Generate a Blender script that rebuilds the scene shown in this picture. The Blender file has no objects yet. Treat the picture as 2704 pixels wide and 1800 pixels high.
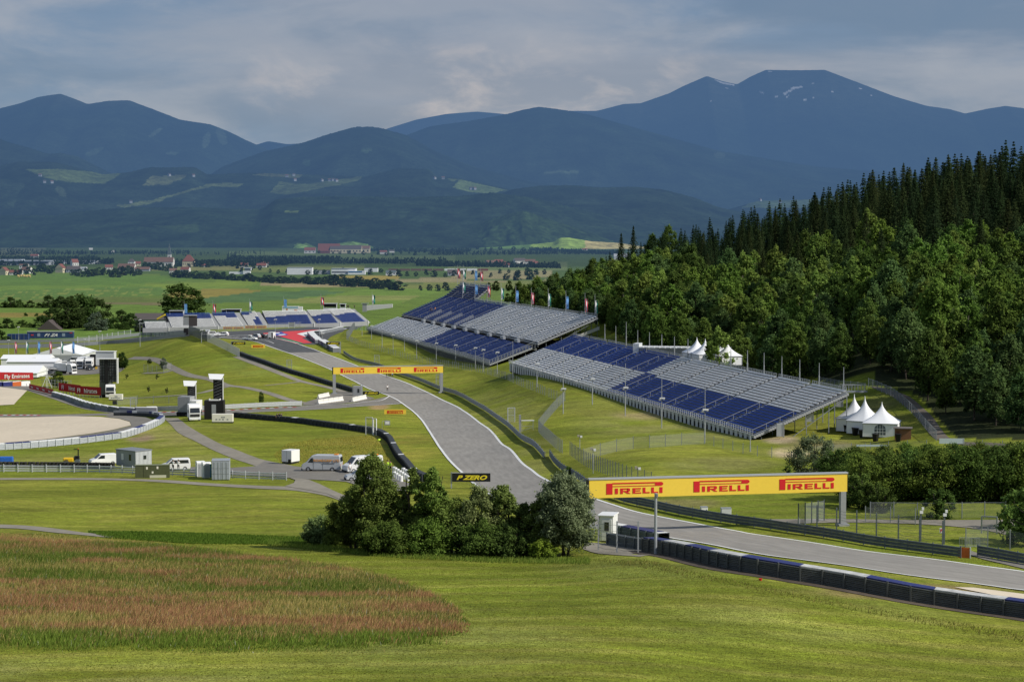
import bpy, bmesh, math, random
import numpy as np
from mathutils import Vector, Matrix
random.seed(7); rng = np.random.default_rng(7)
PI = math.pi
scene = bpy.context.scene
COL = scene.collection
F = 5258.0; CX = 1352.0; CY = 900.0
TH = math.atan(300.0 / F); CAMZ = 70.0
SC = 1.0

# ------------------------------------------------------------------ camera
cam_d = bpy.data.cameras.new("camera"); cam = bpy.data.objects.new("camera", cam_d); COL.objects.link(cam)
cam.location = (0, 0, CAMZ); cam.rotation_euler = (PI / 2 - TH, 0, 0)
cam_d.sensor_width = 36.0; cam_d.lens = 36.0 * F / 2704.0
cam_d.clip_start = 1.0; cam_d.clip_end = 120000.0
scene.camera = cam

def ray(px, py):
    x = (px - CX) / F; up = (CY - py) / F
    return x, math.cos(TH) + up * math.sin(TH), -math.sin(TH) + up * math.cos(TH)
def at(px, py, Y):
    x, y, z = ray(px, py); k = Y / y
    return Vector((x * k, Y, CAMZ + z * k))
def proj(X, Y, Z):
    Z = Z - CAMZ
    zc = Y * math.cos(TH) - Z * math.sin(TH); yc = Z * math.cos(TH) + Y * math.sin(TH)
    return CX + F * X / zc, CY - F * yc / zc

# ------------------------------------------------------------------ objects
def tag(o, label=None, cat=None, group=None, kind=None):
    if label: o['label'] = label
    if cat: o['category'] = cat
    if group: o['group'] = group
    if kind: o['kind'] = kind
    return o
def thing(name, label, cat, loc=(0, 0, 0), rz=0.0, group=None):
    o = bpy.data.objects.new(name, None); COL.objects.link(o)
    o.empty_display_size = 0.5
    o.location = loc; o.rotation_euler = (0, 0, rz)
    return tag(o, label, cat, group)
def link(name, me, parent=None, loc=(0, 0, 0), rot=(0, 0, 0)):
    o = bpy.data.objects.new(name, me); COL.objects.link(o)
    if parent is not None: o.parent = parent
    o.location = loc; o.rotation_euler = rot
    return o
KIDS = {}
def dup(root, loc, rz=0.0, s=1.0, label=None, group=None, sx=None):
    r = root.copy(); COL.objects.link(r); r.location = loc; r.rotation_euler = (0, 0, rz)
    r.scale = (s if sx is None else sx, s if sx is None else sx, s)
    if label: r['label'] = label
    if group: r['group'] = group
    for ch in KIDS.get(root.name) or KIDS.setdefault(root.name, list(root.children)):
        c = ch.copy(); COL.objects.link(c); c.parent = r
        for g in KIDS.get(ch.name) or KIDS.setdefault(ch.name, list(ch.children)):
            d = g.copy(); COL.objects.link(d); d.parent = c
    return r

# ------------------------------------------------------------------ materials
MATS = {}
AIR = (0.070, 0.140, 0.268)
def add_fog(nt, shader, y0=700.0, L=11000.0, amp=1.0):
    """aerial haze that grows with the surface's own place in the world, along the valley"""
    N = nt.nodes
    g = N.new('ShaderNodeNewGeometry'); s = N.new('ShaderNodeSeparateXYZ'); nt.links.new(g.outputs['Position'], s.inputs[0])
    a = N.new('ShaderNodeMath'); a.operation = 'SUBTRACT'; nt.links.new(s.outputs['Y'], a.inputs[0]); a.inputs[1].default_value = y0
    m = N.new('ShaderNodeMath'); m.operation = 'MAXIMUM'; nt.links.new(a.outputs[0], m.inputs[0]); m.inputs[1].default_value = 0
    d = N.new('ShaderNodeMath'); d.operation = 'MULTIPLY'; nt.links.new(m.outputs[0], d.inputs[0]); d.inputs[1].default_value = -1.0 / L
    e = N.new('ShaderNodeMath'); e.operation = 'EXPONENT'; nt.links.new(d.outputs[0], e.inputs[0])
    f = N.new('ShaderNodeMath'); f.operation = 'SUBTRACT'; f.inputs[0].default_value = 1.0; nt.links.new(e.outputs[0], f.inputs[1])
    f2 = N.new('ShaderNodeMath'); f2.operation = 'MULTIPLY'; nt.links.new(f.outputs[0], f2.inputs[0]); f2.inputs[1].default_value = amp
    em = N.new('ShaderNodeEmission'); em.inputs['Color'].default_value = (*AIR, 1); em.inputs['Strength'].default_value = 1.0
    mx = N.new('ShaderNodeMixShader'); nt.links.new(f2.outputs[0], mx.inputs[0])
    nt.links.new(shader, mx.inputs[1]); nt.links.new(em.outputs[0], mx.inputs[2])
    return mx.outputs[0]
def mat(name, col, rough=0.7, metal=0.0, noise=0.0, nscale=3.0, fog=False, attr=None, spec=0.3, bump=0.0, stretch=None, emit=None):
    key = name
    if key in MATS: return MATS[key]
    m = bpy.data.materials.new(name); m.use_nodes = True; nt = m.node_tree; N = nt.nodes; L = nt.links
    b = N['Principled BSDF']; out = N['Material Output']
    b.inputs['Roughness'].default_value = rough; b.inputs['Metallic'].default_value = metal
    b.inputs['Specular IOR Level'].default_value = spec
    b.inputs['Base Color'].default_value = (*col, 1)
    src = None
    if attr:
        a = N.new('ShaderNodeAttribute'); a.attribute_name = attr; src = a.outputs['Color']
    if noise > 0:
        tc = N.new('ShaderNodeTexCoord'); mp = N.new('ShaderNodeMapping'); L.new(tc.outputs['Object'], mp.inputs[0])
        if stretch: mp.inputs['Scale'].default_value = stretch
        n = N.new('ShaderNodeTexNoise'); n.inputs['Scale'].default_value = nscale; n.inputs['Detail'].default_value = 5
        n.inputs['Roughness'].default_value = 0.65
        L.new(mp.outputs[0], n.inputs['Vector'])
        r = N.new('ShaderNodeMapRange'); r.inputs['From Min'].default_value = 0.3; r.inputs['From Max'].default_value = 0.7
        r.inputs['To Min'].default_value = 1 - noise; r.inputs['To Max'].default_value = 1 + noise
        L.new(n.outputs['Fac'], r.inputs['Value'])
        mm = N.new('ShaderNodeVectorMath'); mm.operation = 'SCALE'
        if src: L.new(src, mm.inputs[0])
        else: mm.inputs[0].default_value = col
        L.new(r.outputs[0], mm.inputs['Scale']); src = mm.outputs[0]
        if bump > 0:
            bp = N.new('ShaderNodeBump'); bp.inputs['Strength'].default_value = bump; bp.inputs['Distance'].default_value = 0.1
            L.new(n.outputs['Fac'], bp.inputs['Height']); L.new(bp.outputs[0], b.inputs['Normal'])
    if src: L.new(src, b.inputs['Base Color'])
    if emit: b.inputs['Emission Color'].default_value = (*emit[:3], 1); b.inputs['Emission Strength'].default_value = emit[3]
    if fog: L.new(add_fog(nt, b.outputs[0]), out.inputs['Surface'])
    MATS[key] = m
    return m
def leafmat(name, fog=False, trans=0.35):
    if name in MATS: return MATS[name]
    m = bpy.data.materials.new(name); m.use_nodes = True; nt = m.node_tree; N = nt.nodes; L = nt.links
    N.remove(N['Principled BSDF']); out = N['Material Output']
    a = N.new('ShaderNodeAttribute'); a.attribute_name = 'Col'
    oi = N.new('ShaderNodeObjectInfo')
    hs = N.new('ShaderNodeHueSaturation')
    mr = N.new('ShaderNodeMapRange'); mr.inputs['To Min'].default_value = 0.495; mr.inputs['To Max'].default_value = 0.522
    L.new(oi.outputs['Random'], mr.inputs['Value']); L.new(mr.outputs[0], hs.inputs['Hue'])
    mv = N.new('ShaderNodeMath'); mv.operation = 'MULTIPLY_ADD'; mv.inputs[1].default_value = 7.31; mv.inputs[2].default_value = 0
    L.new(oi.outputs['Random'], mv.inputs[0]); fr = N.new('ShaderNodeMath'); fr.operation = 'FRACT'; L.new(mv.outputs[0], fr.inputs[0])
    m2 = N.new('ShaderNodeMapRange'); m2.inputs['To Min'].default_value = 0.78; m2.inputs['To Max'].default_value = 1.25
    L.new(fr.outputs[0], m2.inputs['Value']); L.new(m2.outputs[0], hs.inputs['Value']); L.new(a.outputs['Color'], hs.inputs['Color'])
    d = N.new('ShaderNodeBsdfDiffuse'); t = N.new('ShaderNodeBsdfTranslucent'); mx = N.new('ShaderNodeMixShader')
    L.new(hs.outputs[0], d.inputs[0]); L.new(hs.outputs[0], t.inputs[0]); mx.inputs[0].default_value = trans
    L.new(d.outputs[0], mx.inputs[1]); L.new(t.outputs[0], mx.inputs[2])
    o = mx.outputs[0]
    if fog: o = add_fog(nt, o)
    L.new(o, out.inputs['Surface']); MATS[name] = m
    return m
def meshmat(name, col, alpha):
    if name in MATS: return MATS[name]
    m = bpy.data.materials.new(name); m.use_nodes = True; nt = m.node_tree; N = nt.nodes; L = nt.links
    b = N['Principled BSDF']; b.inputs['Base Color'].default_value = (*col, 1); b.inputs['Roughness'].default_value = 0.6
    tc = N.new('ShaderNodeTexCoord'); ck = N.new('ShaderNodeTexNoise'); ck.inputs['Scale'].default_value = 6.0
    L.new(tc.outputs['Object'], ck.inputs['Vector'])
    mr = N.new('ShaderNodeMapRange'); mr.inputs['To Min'].default_value = alpha * 0.6; mr.inputs['To Max'].default_value = alpha * 1.4
    L.new(ck.outputs['Fac'], mr.inputs['Value']); L.new(mr.outputs[0], b.inputs['Alpha'])
    MATS[name] = m
    return m

# ------------------------------------------------------------------ mesh builder
def np_mesh(name, V, Fc, mats, col=None, smooth=False, midx=None):
    """V (n,3) array, Fc (m,3|4) array"""
    V = np.asarray(V, dtype=np.float32); Fc = np.asarray(Fc, dtype=np.int32)
    me = bpy.data.meshes.new(name); k = Fc.shape[1]
    me.vertices.add(len(V)); me.vertices.foreach_set('co', V.ravel())
    me.loops.add(Fc.size); me.loops.foreach_set('vertex_index', Fc.ravel())
    me.polygons.add(len(Fc)); me.polygons.foreach_set('loop_start', np.arange(0, Fc.size, k, dtype=np.int32))
    me.polygons.foreach_set('loop_total', np.full(len(Fc), k, dtype=np.int32))
    if midx is not None: me.polygons.foreach_set('material_index', np.asarray(midx, dtype=np.int32))
    if smooth: me.polygons.foreach_set('use_smooth', np.ones(len(Fc), dtype=bool))
    me.update(calc_edges=True)
    if col is not None:
        ca = me.color_attributes.new('Col', 'FLOAT_COLOR', 'POINT')
        c = np.ones((len(V), 4), dtype=np.float32); c[:, :3] = col
        ca.data.foreach_set('color', c.ravel())
    for m in (mats if isinstance(mats, (list, tuple)) else [mats]): me.materials.append(m)
    return me

class MB:
    def __init__(s): s.v = []; s.f = []; s.mi = []; s.mats = []; s.cur = 0
    def m(s, material):
        if material not in s.mats: s.mats.append(material)
        s.cur = s.mats.index(material); return s
    def add(s, vs, fs):
        o = len(s.v); s.v.extend([tuple(p) for p in vs])
        for f in fs: s.f.append(tuple(i + o for i in f)); s.mi.append(s.cur)
        return s
    def box(s, c, d, rz=0.0, rx=0.0):
        hx, hy, hz = d[0] / 2, d[1] / 2, d[2] / 2; ca, sa = math.cos(rz), math.sin(rz)
        vs = []
        for z in (-hz, hz):
            for x, y in ((-hx, -hy), (hx, -hy), (hx, hy), (-hx, hy)):
                yy, zz = y, z
                if rx: yy, zz = y * math.cos(rx) - z * math.sin(rx), y * math.sin(rx) + z * math.cos(rx)
                vs.append((c[0] + x * ca - yy * sa, c[1] + x * sa + yy * ca, c[2] + zz))
        return s.add(vs, [(0, 3, 2, 1), (4, 5, 6, 7), (0, 1, 5, 4), (1, 2, 6, 5), (2, 3, 7, 6), (3, 0, 4, 7)])
    def b0(s, x0, x1, y0, y1, z0, z1):
        return s.box(((x0 + x1) / 2, (y0 + y1) / 2, (z0 + z1) / 2), (x1 - x0, y1 - y0, z1 - z0))
    def bar(s, p, q, w, h=None, n=4):
        h = h or w; p = Vector(p); q = Vector(q); d = (q - p)
        if d.length < 1e-6: return s
        d.normalize(); up = Vector((0, 0, 1)) if abs(d.z) < 0.95 else Vector((0, 1, 0))
        a = d.cross(up).normalized(); b = a.cross(d).normalized(); vs = []
        for c in (p, q):
            for k in range(n):
                t = 2 * PI * (k + 0.5) / n; r = math.sqrt(2) if n == 4 else 1
                vs.append(c + a * (w / 2 * r * math.cos(t)) + b * (h / 2 * r * math.sin(t)))
        fs = [(k, (k + 1) % n, n + (k + 1) % n, n + k) for k in range(n)]
        fs += [tuple(range(n - 1, -1, -1)), tuple(range(n, 2 * n))]
        return s.add(vs, fs)
    def lathe(s, c, prof, n=10, ax=None):
        """prof: [(r,z)]"""
        vs = []
        for r, z in prof:
            for k in range(n):
                t = 2 * PI * k / n; vs.append((c[0] + r * math.cos(t), c[1] + r * math.sin(t), c[2] + z))
        fs = []
        for i in range(len(prof) - 1):
            for k in range(n): fs.append((i * n + k, i * n + (k + 1) % n, (i + 1) * n + (k + 1) % n, (i + 1) * n + k))
        fs += [tuple(range(n - 1, -1, -1)), tuple(range((len(prof) - 1) * n, len(prof) * n))]
        return s.add(vs, fs)
    def prism(s, prof, x0, x1, axis='x'):
        """profile [(a,b)] in the plane across the axis, extruded from x0 to x1; axis x: (y,z), axis y: (x,z)"""
        n = len(prof); vs = []
        for x in (x0, x1):
            for a, b in prof: vs.append((x, a, b) if axis == 'x' else (a, x, b))
        fs = [(k, (k + 1) % n, n + (k + 1) % n, n + k) for k in range(n)] + [tuple(range(n - 1, -1, -1)), tuple(range(n, 2 * n))]
        return s.add(vs, fs)
    def quad(s, a, b, c, d): return s.add([a, b, c, d], [(0, 1, 2, 3)])
    def mesh(s, name, material=None, origin=(0, 0, 0), smooth=False):
        me = bpy.data.meshes.new(name); o = origin
        me.from_pydata([(p[0] - o[0], p[1] - o[1], p[2] - o[2]) for p in s.v], [], s.f)
        if material is not None: me.materials.append(material)
        else:
            for mt in s.mats: me.materials.append(mt)
            me.polygons.foreach_set('material_index', s.mi)
        bm = bmesh.new(); bm.from_mesh(me); bmesh.ops.recalc_face_normals(bm, faces=bm.faces); bm.to_mesh(me); bm.free()
        if smooth: me.polygons.foreach_set('use_smooth', [True] * len(me.polygons))
        me.update(); return me
    def build(s, name, material=None, parent=None, origin=(0, 0, 0), loc=None, smooth=False, bevel=0.0, rz=0.0):
        me = s.mesh(name, material, origin, smooth)
        o = link(name, me, parent, loc if loc is not None else ((0, 0, 0) if parent is not None else origin), (0, 0, rz))
        if bevel > 0:
            md = o.modifiers.new('edge', 'BEVEL'); md.width = bevel; md.segments = 2; md.limit_method = 'ANGLE'
        return o

def tread(pts, n):
    """resample a polyline evenly, smoothed (Catmull-Rom)"""
    P = [Vector(p) for p in pts]
    if len(P) > 2:
        Q = []
        for i in range(len(P) - 1):
            p0 = P[max(i - 1, 0)]; p1 = P[i]; p2 = P[i + 1]; p3 = P[min(i + 2, len(P) - 1)]
            for k in range(12):
                t = k / 12
                Q.append(0.5 * ((2 * p1) + (-p0 + p2) * t + (2 * p0 - 5 * p1 + 4 * p2 - p3) * t * t + (-p0 + 3 * p1 - 3 * p2 + p3) * t ** 3))
        Q.append(P[-1]); P = Q
    L = [0]
    for i in range(1, len(P)): L.append(L[-1] + (P[i] - P[i - 1]).length)
    out = []; j = 0
    for k in range(n):
        s = L[-1] * k / (n - 1)
        while j < len(P) - 2 and L[j + 1] < s: j += 1
        t = 0 if L[j + 1] == L[j] else (s - L[j]) / (L[j + 1] - L[j])
        out.append(P[j].lerp(P[j + 1], min(max(t, 0), 1)))
    return out
def plen(P): return sum((P[i] - P[i - 1]).length for i in range(1, len(P)))

# ------------------------------------------------------------------ value noise (numpy)
_tab = rng.random((256, 256))
def vnoise(x, y):
    x = np.asarray(x, float); y = np.asarray(y, float)
    xi = np.floor(x).astype(int); yi = np.floor(y).astype(int); fx = x - xi; fy = y - yi
    fx = fx * fx * (3 - 2 * fx); fy = fy * fy * (3 - 2 * fy)
    a = _tab[xi % 256, yi % 256]; b = _tab[(xi + 1) % 256, yi % 256]; c = _tab[xi % 256, (yi + 1) % 256]; d = _tab[(xi + 1) % 256, (yi + 1) % 256]
    return (a * (1 - fx) + b * fx) * (1 - fy) + (c * (1 - fx) + d * fx) * fy
def fbm(x, y, o=4):
    s = 0; a = 0.5
    for k in range(o): s = s + a * vnoise(x * 2 ** k + 17 * k, y * 2 ** k + 31 * k); a *= 0.5
    return s / (1 - 0.5 ** o)
def inpoly(px, py, poly):
    px = np.asarray(px); py = np.asarray(py); r = np.zeros(px.shape, bool); n = len(poly)
    for i in range(n):
        x1, y1 = poly[i]; x2, y2 = poly[(i + 1) % n]
        c = ((y1 > py) != (y2 > py)) & (px < (x2 - x1) * (py - y1) / ((y2 - y1) or 1e-9) + x1)
        r ^= c
    return r
# ------------------------------------------------------------------ terrain: one height field, columns by bearing, rows by distance
CP = []
def cps(px, lst):
    for py, D in lst: CP.append((px, D, (py - 600.0) * D / F))
def cph(px, lst):
    for D, H in lst: CP.append((px, D, H))
near = [(1800, 100), (1650, 126), (1550, 150), (1450, 181)]
far = [(1300, 55), (1600, 60), (2000, 64), (2600, 66), (3600, 67), (5000, 69), (6500, 71), (12000, 73), (40000, 80)]
for c in (-900, 0):
    cps(c, near + [(1418, 196), (1400, 211), (1330, 238), (1265, 288), (1245, 305), (1187, 375), (1100, 450), (1060, 492), (1030, 535), (1014, 560), (975, 690), (940, 760), (905, 880), (882, 950), (840, 1100)]); cph(c, far[1:])
cph(0, [(70, 19)]); cph(1352, [(70, 19)]); cph(2704, [(80, 20.5)]); cph(-900, [(70, 19)]); cph(3600, [(80, 20.5)])
cps(250, [(1418, 199), (1398, 213), (1330, 240), (1265, 286), (1245, 305), (1185, 372), (1090, 450), (1060, 500), (1040, 540), (1010, 590), (975, 690), (930, 775), (900, 880), (880, 960), (850, 1060)]); cph(250, far)
cps(380, [(1090, 448), (1050, 520), (1000, 600), (960, 655), (912, 745), (897, 860), (875, 960)])
cps(500, near + [(1425, 196), (1403, 211), (1330, 238), (1275, 278), (1245, 302), (1200, 345), (1130, 400), (1090, 440), (1060, 480), (1030, 525), (1000, 575), (950, 630), (910, 672), (887, 705)]); cph(500, [(770, 41), (845, 44), (900, 47), (1050, 53)] + far)
cps(700, [(1430, 196), (1405, 208), (1330, 236), (1280, 276), (1240, 305), (1200, 342), (1120, 412), (1060, 475), (1020, 522), (960, 592), (920, 655), (893, 720), (868, 850)]); cph(700, [(900, 45), (1050, 52)] + far)
cps(850, [(1120, 412), (1060, 480), (1010, 545), (960, 610), (925, 665), (900, 740), (868, 845)]); cph(850, [(900, 45)])
cps(1000, near[:3] + [(1462, 180), (1420, 200), (1340, 235), (1280, 278), (1240, 303), (1180, 350), (1130, 400), (1090, 440), (1030, 520), (980, 600), (940, 655), (905, 700), (880, 775)]); cph(1000, [(900, 47), (1050, 53)] + far)
cps(1150, [(1466, 180), (1350, 235), (1250, 300), (1180, 350), (1100, 440), (1062, 490), (1020, 530), (960, 615)]); cph(1150, [(760, 39), (900, 45)])
cps(1300, near[:3] + [(1472, 179), (1400, 205), (1330, 250), (1250, 302), (1180, 350), (1100, 422), (1050, 468), (1010, 505), (975, 553)]); cph(1300, [(700, 36), (900, 43), (1100, 53)] + far)
cps(1400, [(1180, 330), (1110, 392), (1040, 445), (985, 492)]); cph(1400, [(600, 34), (720, 33), (820, 34), (1000, 45), (1300, 56)])
cps(1500, near[:3] + [(1472, 179), (1425, 192), (1330, 240), (1250, 290), (1180, 332), (1100, 385), (1040, 430)]); cph(1500, [(560, 34), (650, 30), (760, 27.5), (900, 38), (1150, 52), (1600, 60)])
cps(1700, [(1550, 148), (1480, 168), (1420, 207), (1370, 227), (1300, 250), (1250, 268), (1195, 300), (1150, 345), (1078, 397)]); cph(1700, [(440, 35.5), (500, 32), (560, 28), (650, 21), (740, 16), (830, 20), (1000, 38), (1300, 54), (1700, 61)])
cps(2000, [(1800, 108), (1650, 130), (1560, 148), (1510, 163), (1475, 186), (1450, 195), (1395, 216), (1350, 232), (1290, 256), (1250, 274), (1200, 300), (1165, 330)]); cph(2000, [(390, 35), (440, 33.5), (490, 29.5), (560, 21), (640, 11), (700, 6.5), (800, 8), (1000, 30), (1300, 50), (1700, 61), (3000, 66)])
cps(2300, [(1800, 112), (1650, 136), (1570, 155), (1525, 172), (1500, 180), (1450, 199), (1400, 213), (1375, 222), (1340, 235), (1250, 268), (1200, 297), (1165, 325), (1110, 344), (1020, 365), (960, 390), (900, 420), (800, 472), (700, 540), (620, 625)]); cph(2300, [(680, -1), (800, 2), (1000, 22), (1300, 46), (1800, 61), (3000, 66)])
for c in (2704, 3600):
    cps(c, [(1800, 118), (1700, 134), (1640, 148), (1590, 166), (1560, 175), (1500, 187), (1450, 200), (1400, 212), (1375, 220), (1330, 240), (1250, 270), (1190, 294), (1150, 310), (1080, 335), (1000, 368), (900, 415), (800, 460), (700, 515), (620, 575), (565, 640)]); cph(c, [(740, -11), (900, -6), (1100, 15), (1500, 45), (2000, 62), (3000, 66), (5000, 69), (6500, 71), (12000, 73), (40000, 80)])
cph(2000, [(5000, 69), (6500, 71), (12000, 73), (40000, 80)])
CP = np.array(CP)
def _uv(px, D): return np.stack([np.asarray(px) / 900.0, np.log(np.asarray(D)) * 2.2], -1)
_c = _uv(CP[:, 0], CP[:, 1]); _r = np.linalg.norm(_c[:, None] - _c[None], axis=-1)
_K = np.sqrt(_r ** 2 + 0.075 ** 2); _n = len(CP)
_A = np.zeros((_n + 3, _n + 3)); _A[:_n, :_n] = -_K - 0.0 * np.eye(_n) + 0.012 * np.eye(_n); _P = np.c_[np.ones(_n), _c]; _A[:_n, _n:] = _P; _A[_n:, :_n] = _P.T
_w = np.linalg.solve(_A, np.r_[CP[:, 2], 0, 0, 0])
def rbfH(px, D):
    q = _uv(px, D); sh = q.shape[:-1]; q = q.reshape(-1, 2); out = np.empty(len(q))
    for i in range(0, len(q), 20000):
        s = q[i:i + 20000]; r = np.linalg.norm(s[:, None] - _c[None], axis=-1)
        out[i:i + 20000] = -np.sqrt(r ** 2 + 0.075 ** 2) @ _w[:_n] + np.c_[np.ones(len(s)), s] @ _w[_n:]
    return out.reshape(sh)
gpx = np.r_[np.arange(-1400, -60, 30), np.arange(-60, 2766, 5.0), np.arange(2770, 4100, 30)]
ga = (gpx - CX) / F
rows = [60.0]
while rows[-1] < 45000:
    d = rows[-1]; Hh = 22 + (min(d, 1500) / 1500) ** 0.7 * 38
    stp = 4.5 if d > 1100 else 5.0
    rows.append(d + max(0.35, min(stp * d * d / (Hh * F), 3.0 if d < 800 else 1e9, d * 0.06)))
gD = np.array(rows)
GA, GD = np.meshgrid(ga, gD)
# coarse RBF then upsample by direct evaluation
GH = rbfH(GA * F + CX, GD)
# small natural undulation, stronger on the meadows, none on the far plain
_und = (fbm(GA * GD / 22.0 + 50, GD / 22.0 + 50, 3) - 0.5) * 0.9 * np.clip(1 - GD / 1500, 0, 1) * np.clip((GD - 60) / 60, 0, 1)
GZ = CAMZ - GH + _und * 0.35
GX = GA * GD
def ground(x, y):
    """height of the ground sheet under a point"""
    x = np.asarray(x, float); y = np.asarray(y, float); a = x / y
    i = np.clip(np.searchsorted(gD, y) - 1, 0, len(gD) - 2); j = np.clip(np.searchsorted(ga, a) - 1, 0, len(ga) - 2)
    t = (y - gD[i]) / (gD[i + 1] - gD[i]); s = (a - ga[j]) / (ga[j + 1] - ga[j])
    t = np.clip(t, 0, 1); s = np.clip(s, 0, 1)
    return (GZ[i, j] * (1 - s) + GZ[i, j + 1] * s) * (1 - t) + (GZ[i + 1, j] * (1 - s) + GZ[i + 1, j + 1] * s) * t
def G(x, y): return float(ground(x, y))
_D2 = np.exp(np.linspace(math.log(85), math.log(30000), 5000))
def P(px, py, dmin=85.0, ofs=0.0):
    """the point of the ground seen along this bearing and dip"""
    x, y, z = ray(px, py); D = _D2[_D2 >= dmin]
    zr = CAMZ + z / y * D; zg = ground(x / y * D, D)
    k = np.argmax(zg >= zr) if (zg >= zr).any() else len(D) - 1
    if k > 0:
        a0 = zr[k - 1] - zg[k - 1]; a1 = zg[k] - zr[k]; t = a0 / (a0 + a1) if a0 + a1 > 1e-9 else 1
        d = D[k - 1] + (D[k] - D[k - 1]) * t
    else: d = D[0]
    return Vector((x / y * d, d, G(x / y * d, d) + ofs))
def onG(v, ofs=0.0): return Vector((v[0], v[1], G(v[0], v[1]) + ofs))
def sc(D): return F / D          # source pixels per metre at a distance

# land cover colours of the sheet
PXg, PYg = proj(GX, GD, GZ)
C = np.empty(GX.shape + (3,)); 
base = np.array([0.180, 0.208, 0.021]); dry = np.array([0.31, 0.275, 0.050]); deep = np.array([0.088, 0.142, 0.010])
n1 = fbm(GX / 14, GD / 14, 4); n2 = fbm(GX / 45 + 9, GD / 45 + 9, 3); n3 = fbm(GX / 5 + 3, GD / 2.2, 3)
w = np.clip((n1 - 0.5) * 3.2 + (n3 - 0.5) * 1.8 + 0.28, 0, 1)[..., None]
C[:] = base * (1 - w * 0.30) + dry * w * 0.30
w = np.clip((n2 - 0.5) * 4, 0, 1)[..., None]; C[:] = C * (1 - 0.4 * w) + deep * 0.4 * w
# mowing lanes on the near meadow
ln = np.sin(GD * 0.55 + GX * 0.10 + 2.5 * n2) * np.clip(1.2 - GD / 260, 0, 1)
C *= (1 + 0.09 * ln)[..., None]
wl = (np.clip(np.sin(GD * 1.15 - GX * 0.22 + 7 * n2) * (n3 + n1 - 0.55) * 2.2, 0, 1) * np.clip(1.5 - GD / 260, 0, 1) * 0.30)[..., None]; C[:] = C * (1 - wl) + np.array((0.36, 0.32, 0.085)) * wl
def blob(cx, cy, rx, ry, col, k=1.0, ns=30.0):
    d = ((PXg - cx) / rx) ** 2 + ((PYg - cy) / ry) ** 2
    nn = fbm(GX / ns * 4 + 5, GD / ns * 4 + 5, 4)
    ww = (np.clip(1.3 - d, 0, 1) * k * np.clip(0.35 + (nn - 0.38) * 3.5, 0, 1))[..., None]
    C[:] = C * (1 - ww) + np.array(col) * ww
# tall-grass patches (dry, reddish), flower meadows, worn ground
blob(1000, 1180, 170, 45, (0.30, 0.26, 0.045), 0.85); blob(900, 1190, 120, 30, (0.27, 0.25, 0.05), 0.7)
blob(430, 1150, 110, 30, (0.33, 0.30, 0.09), 0.7); blob(300, 1215, 330, 22, (0.30, 0.28, 0.07), 0.6)
blob(560, 1200, 110, 35, (0.28, 0.28, 0.07), 0.5); blob(370, 1155, 40, 12, (0.28, 0.20, 0.13), 0.9)
blob(1850, 1120, 330, 50, (0.24, 0.23, 0.07), 0.7); blob(1700, 1095, 90, 12, (0.36, 0.28, 0.14), 0.6); blob(1560, 1070, 120, 30, (0.22, 0.22, 0.05), 0.5)
blob(2060, 1158, 50, 14, (0.40, 0.32, 0.20), 1.0); blob(2090, 1195, 60, 16, (0.42, 0.34, 0.20), 1.0)
blob(1330, 1090, 120, 60, (0.26, 0.25, 0.08), 0.45); blob(1000, 1073, 30, 9, (0.36, 0.25, 0.12), 1.0)
blob(1420, 1200, 60, 60, (0.26, 0.25, 0.08), 0.5); blob(700, 960, 130, 40, (0.20, 0.26, 0.05), 0.5)
blob(2180, 1170, 120, 14, (0.22, 0.18, 0.10), 0.7); blob(2330, 1090, 80, 50, (0.13, 0.12, 0.05), 0.7)
blob(1900, 1225, 160, 20, (0.26, 0.24, 0.09), 0.5); blob(1800, 1330, 120, 16, (0.24, 0.20, 0.09), 0.6)
blob(330, 1130, 330, 16, (0.27, 0.26, 0.07), 0.5)
blob(1050, 1690, 500, 90, (0.25, 0.27, 0.07), 0.45); blob(2100, 1640, 420, 60, (0.26, 0.27, 0.07), 0.5); blob(300, 1770, 500, 40, (0.29, 0.29, 0.09), 0.5)
blob(1700, 1500, 260, 40, (0.25, 0.27, 0.07), 0.35); blob(2400, 1560, 330, 22, (0.24, 0.15, 0.09), 0.6)
blob(1600, 950, 200, 60, (0.12, 0.14, 0.03), 0.6)
# + 1296 + 6 * (n3 - 0.5) * 10 - PYg) / 14 * -1, 0, 1)  # placeholder weight keeps arrays aligned
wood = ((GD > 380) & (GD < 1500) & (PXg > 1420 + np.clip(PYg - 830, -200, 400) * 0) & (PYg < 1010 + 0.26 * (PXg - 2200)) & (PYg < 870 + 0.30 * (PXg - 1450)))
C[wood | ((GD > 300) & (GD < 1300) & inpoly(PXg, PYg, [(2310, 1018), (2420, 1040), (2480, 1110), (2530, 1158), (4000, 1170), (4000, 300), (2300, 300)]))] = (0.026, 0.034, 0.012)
# strip of shadow under the meadow edge, painted as darker green
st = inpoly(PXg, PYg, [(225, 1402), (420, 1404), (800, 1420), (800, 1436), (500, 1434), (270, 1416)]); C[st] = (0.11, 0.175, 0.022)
st = inpoly(PXg, PYg, [(-1500, 1425), (0, 1425), (0, 1400), (0, 1416), (280, 1425), (0, 1430)]); C[st] = (0.14, 0.2, 0.03)
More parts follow.
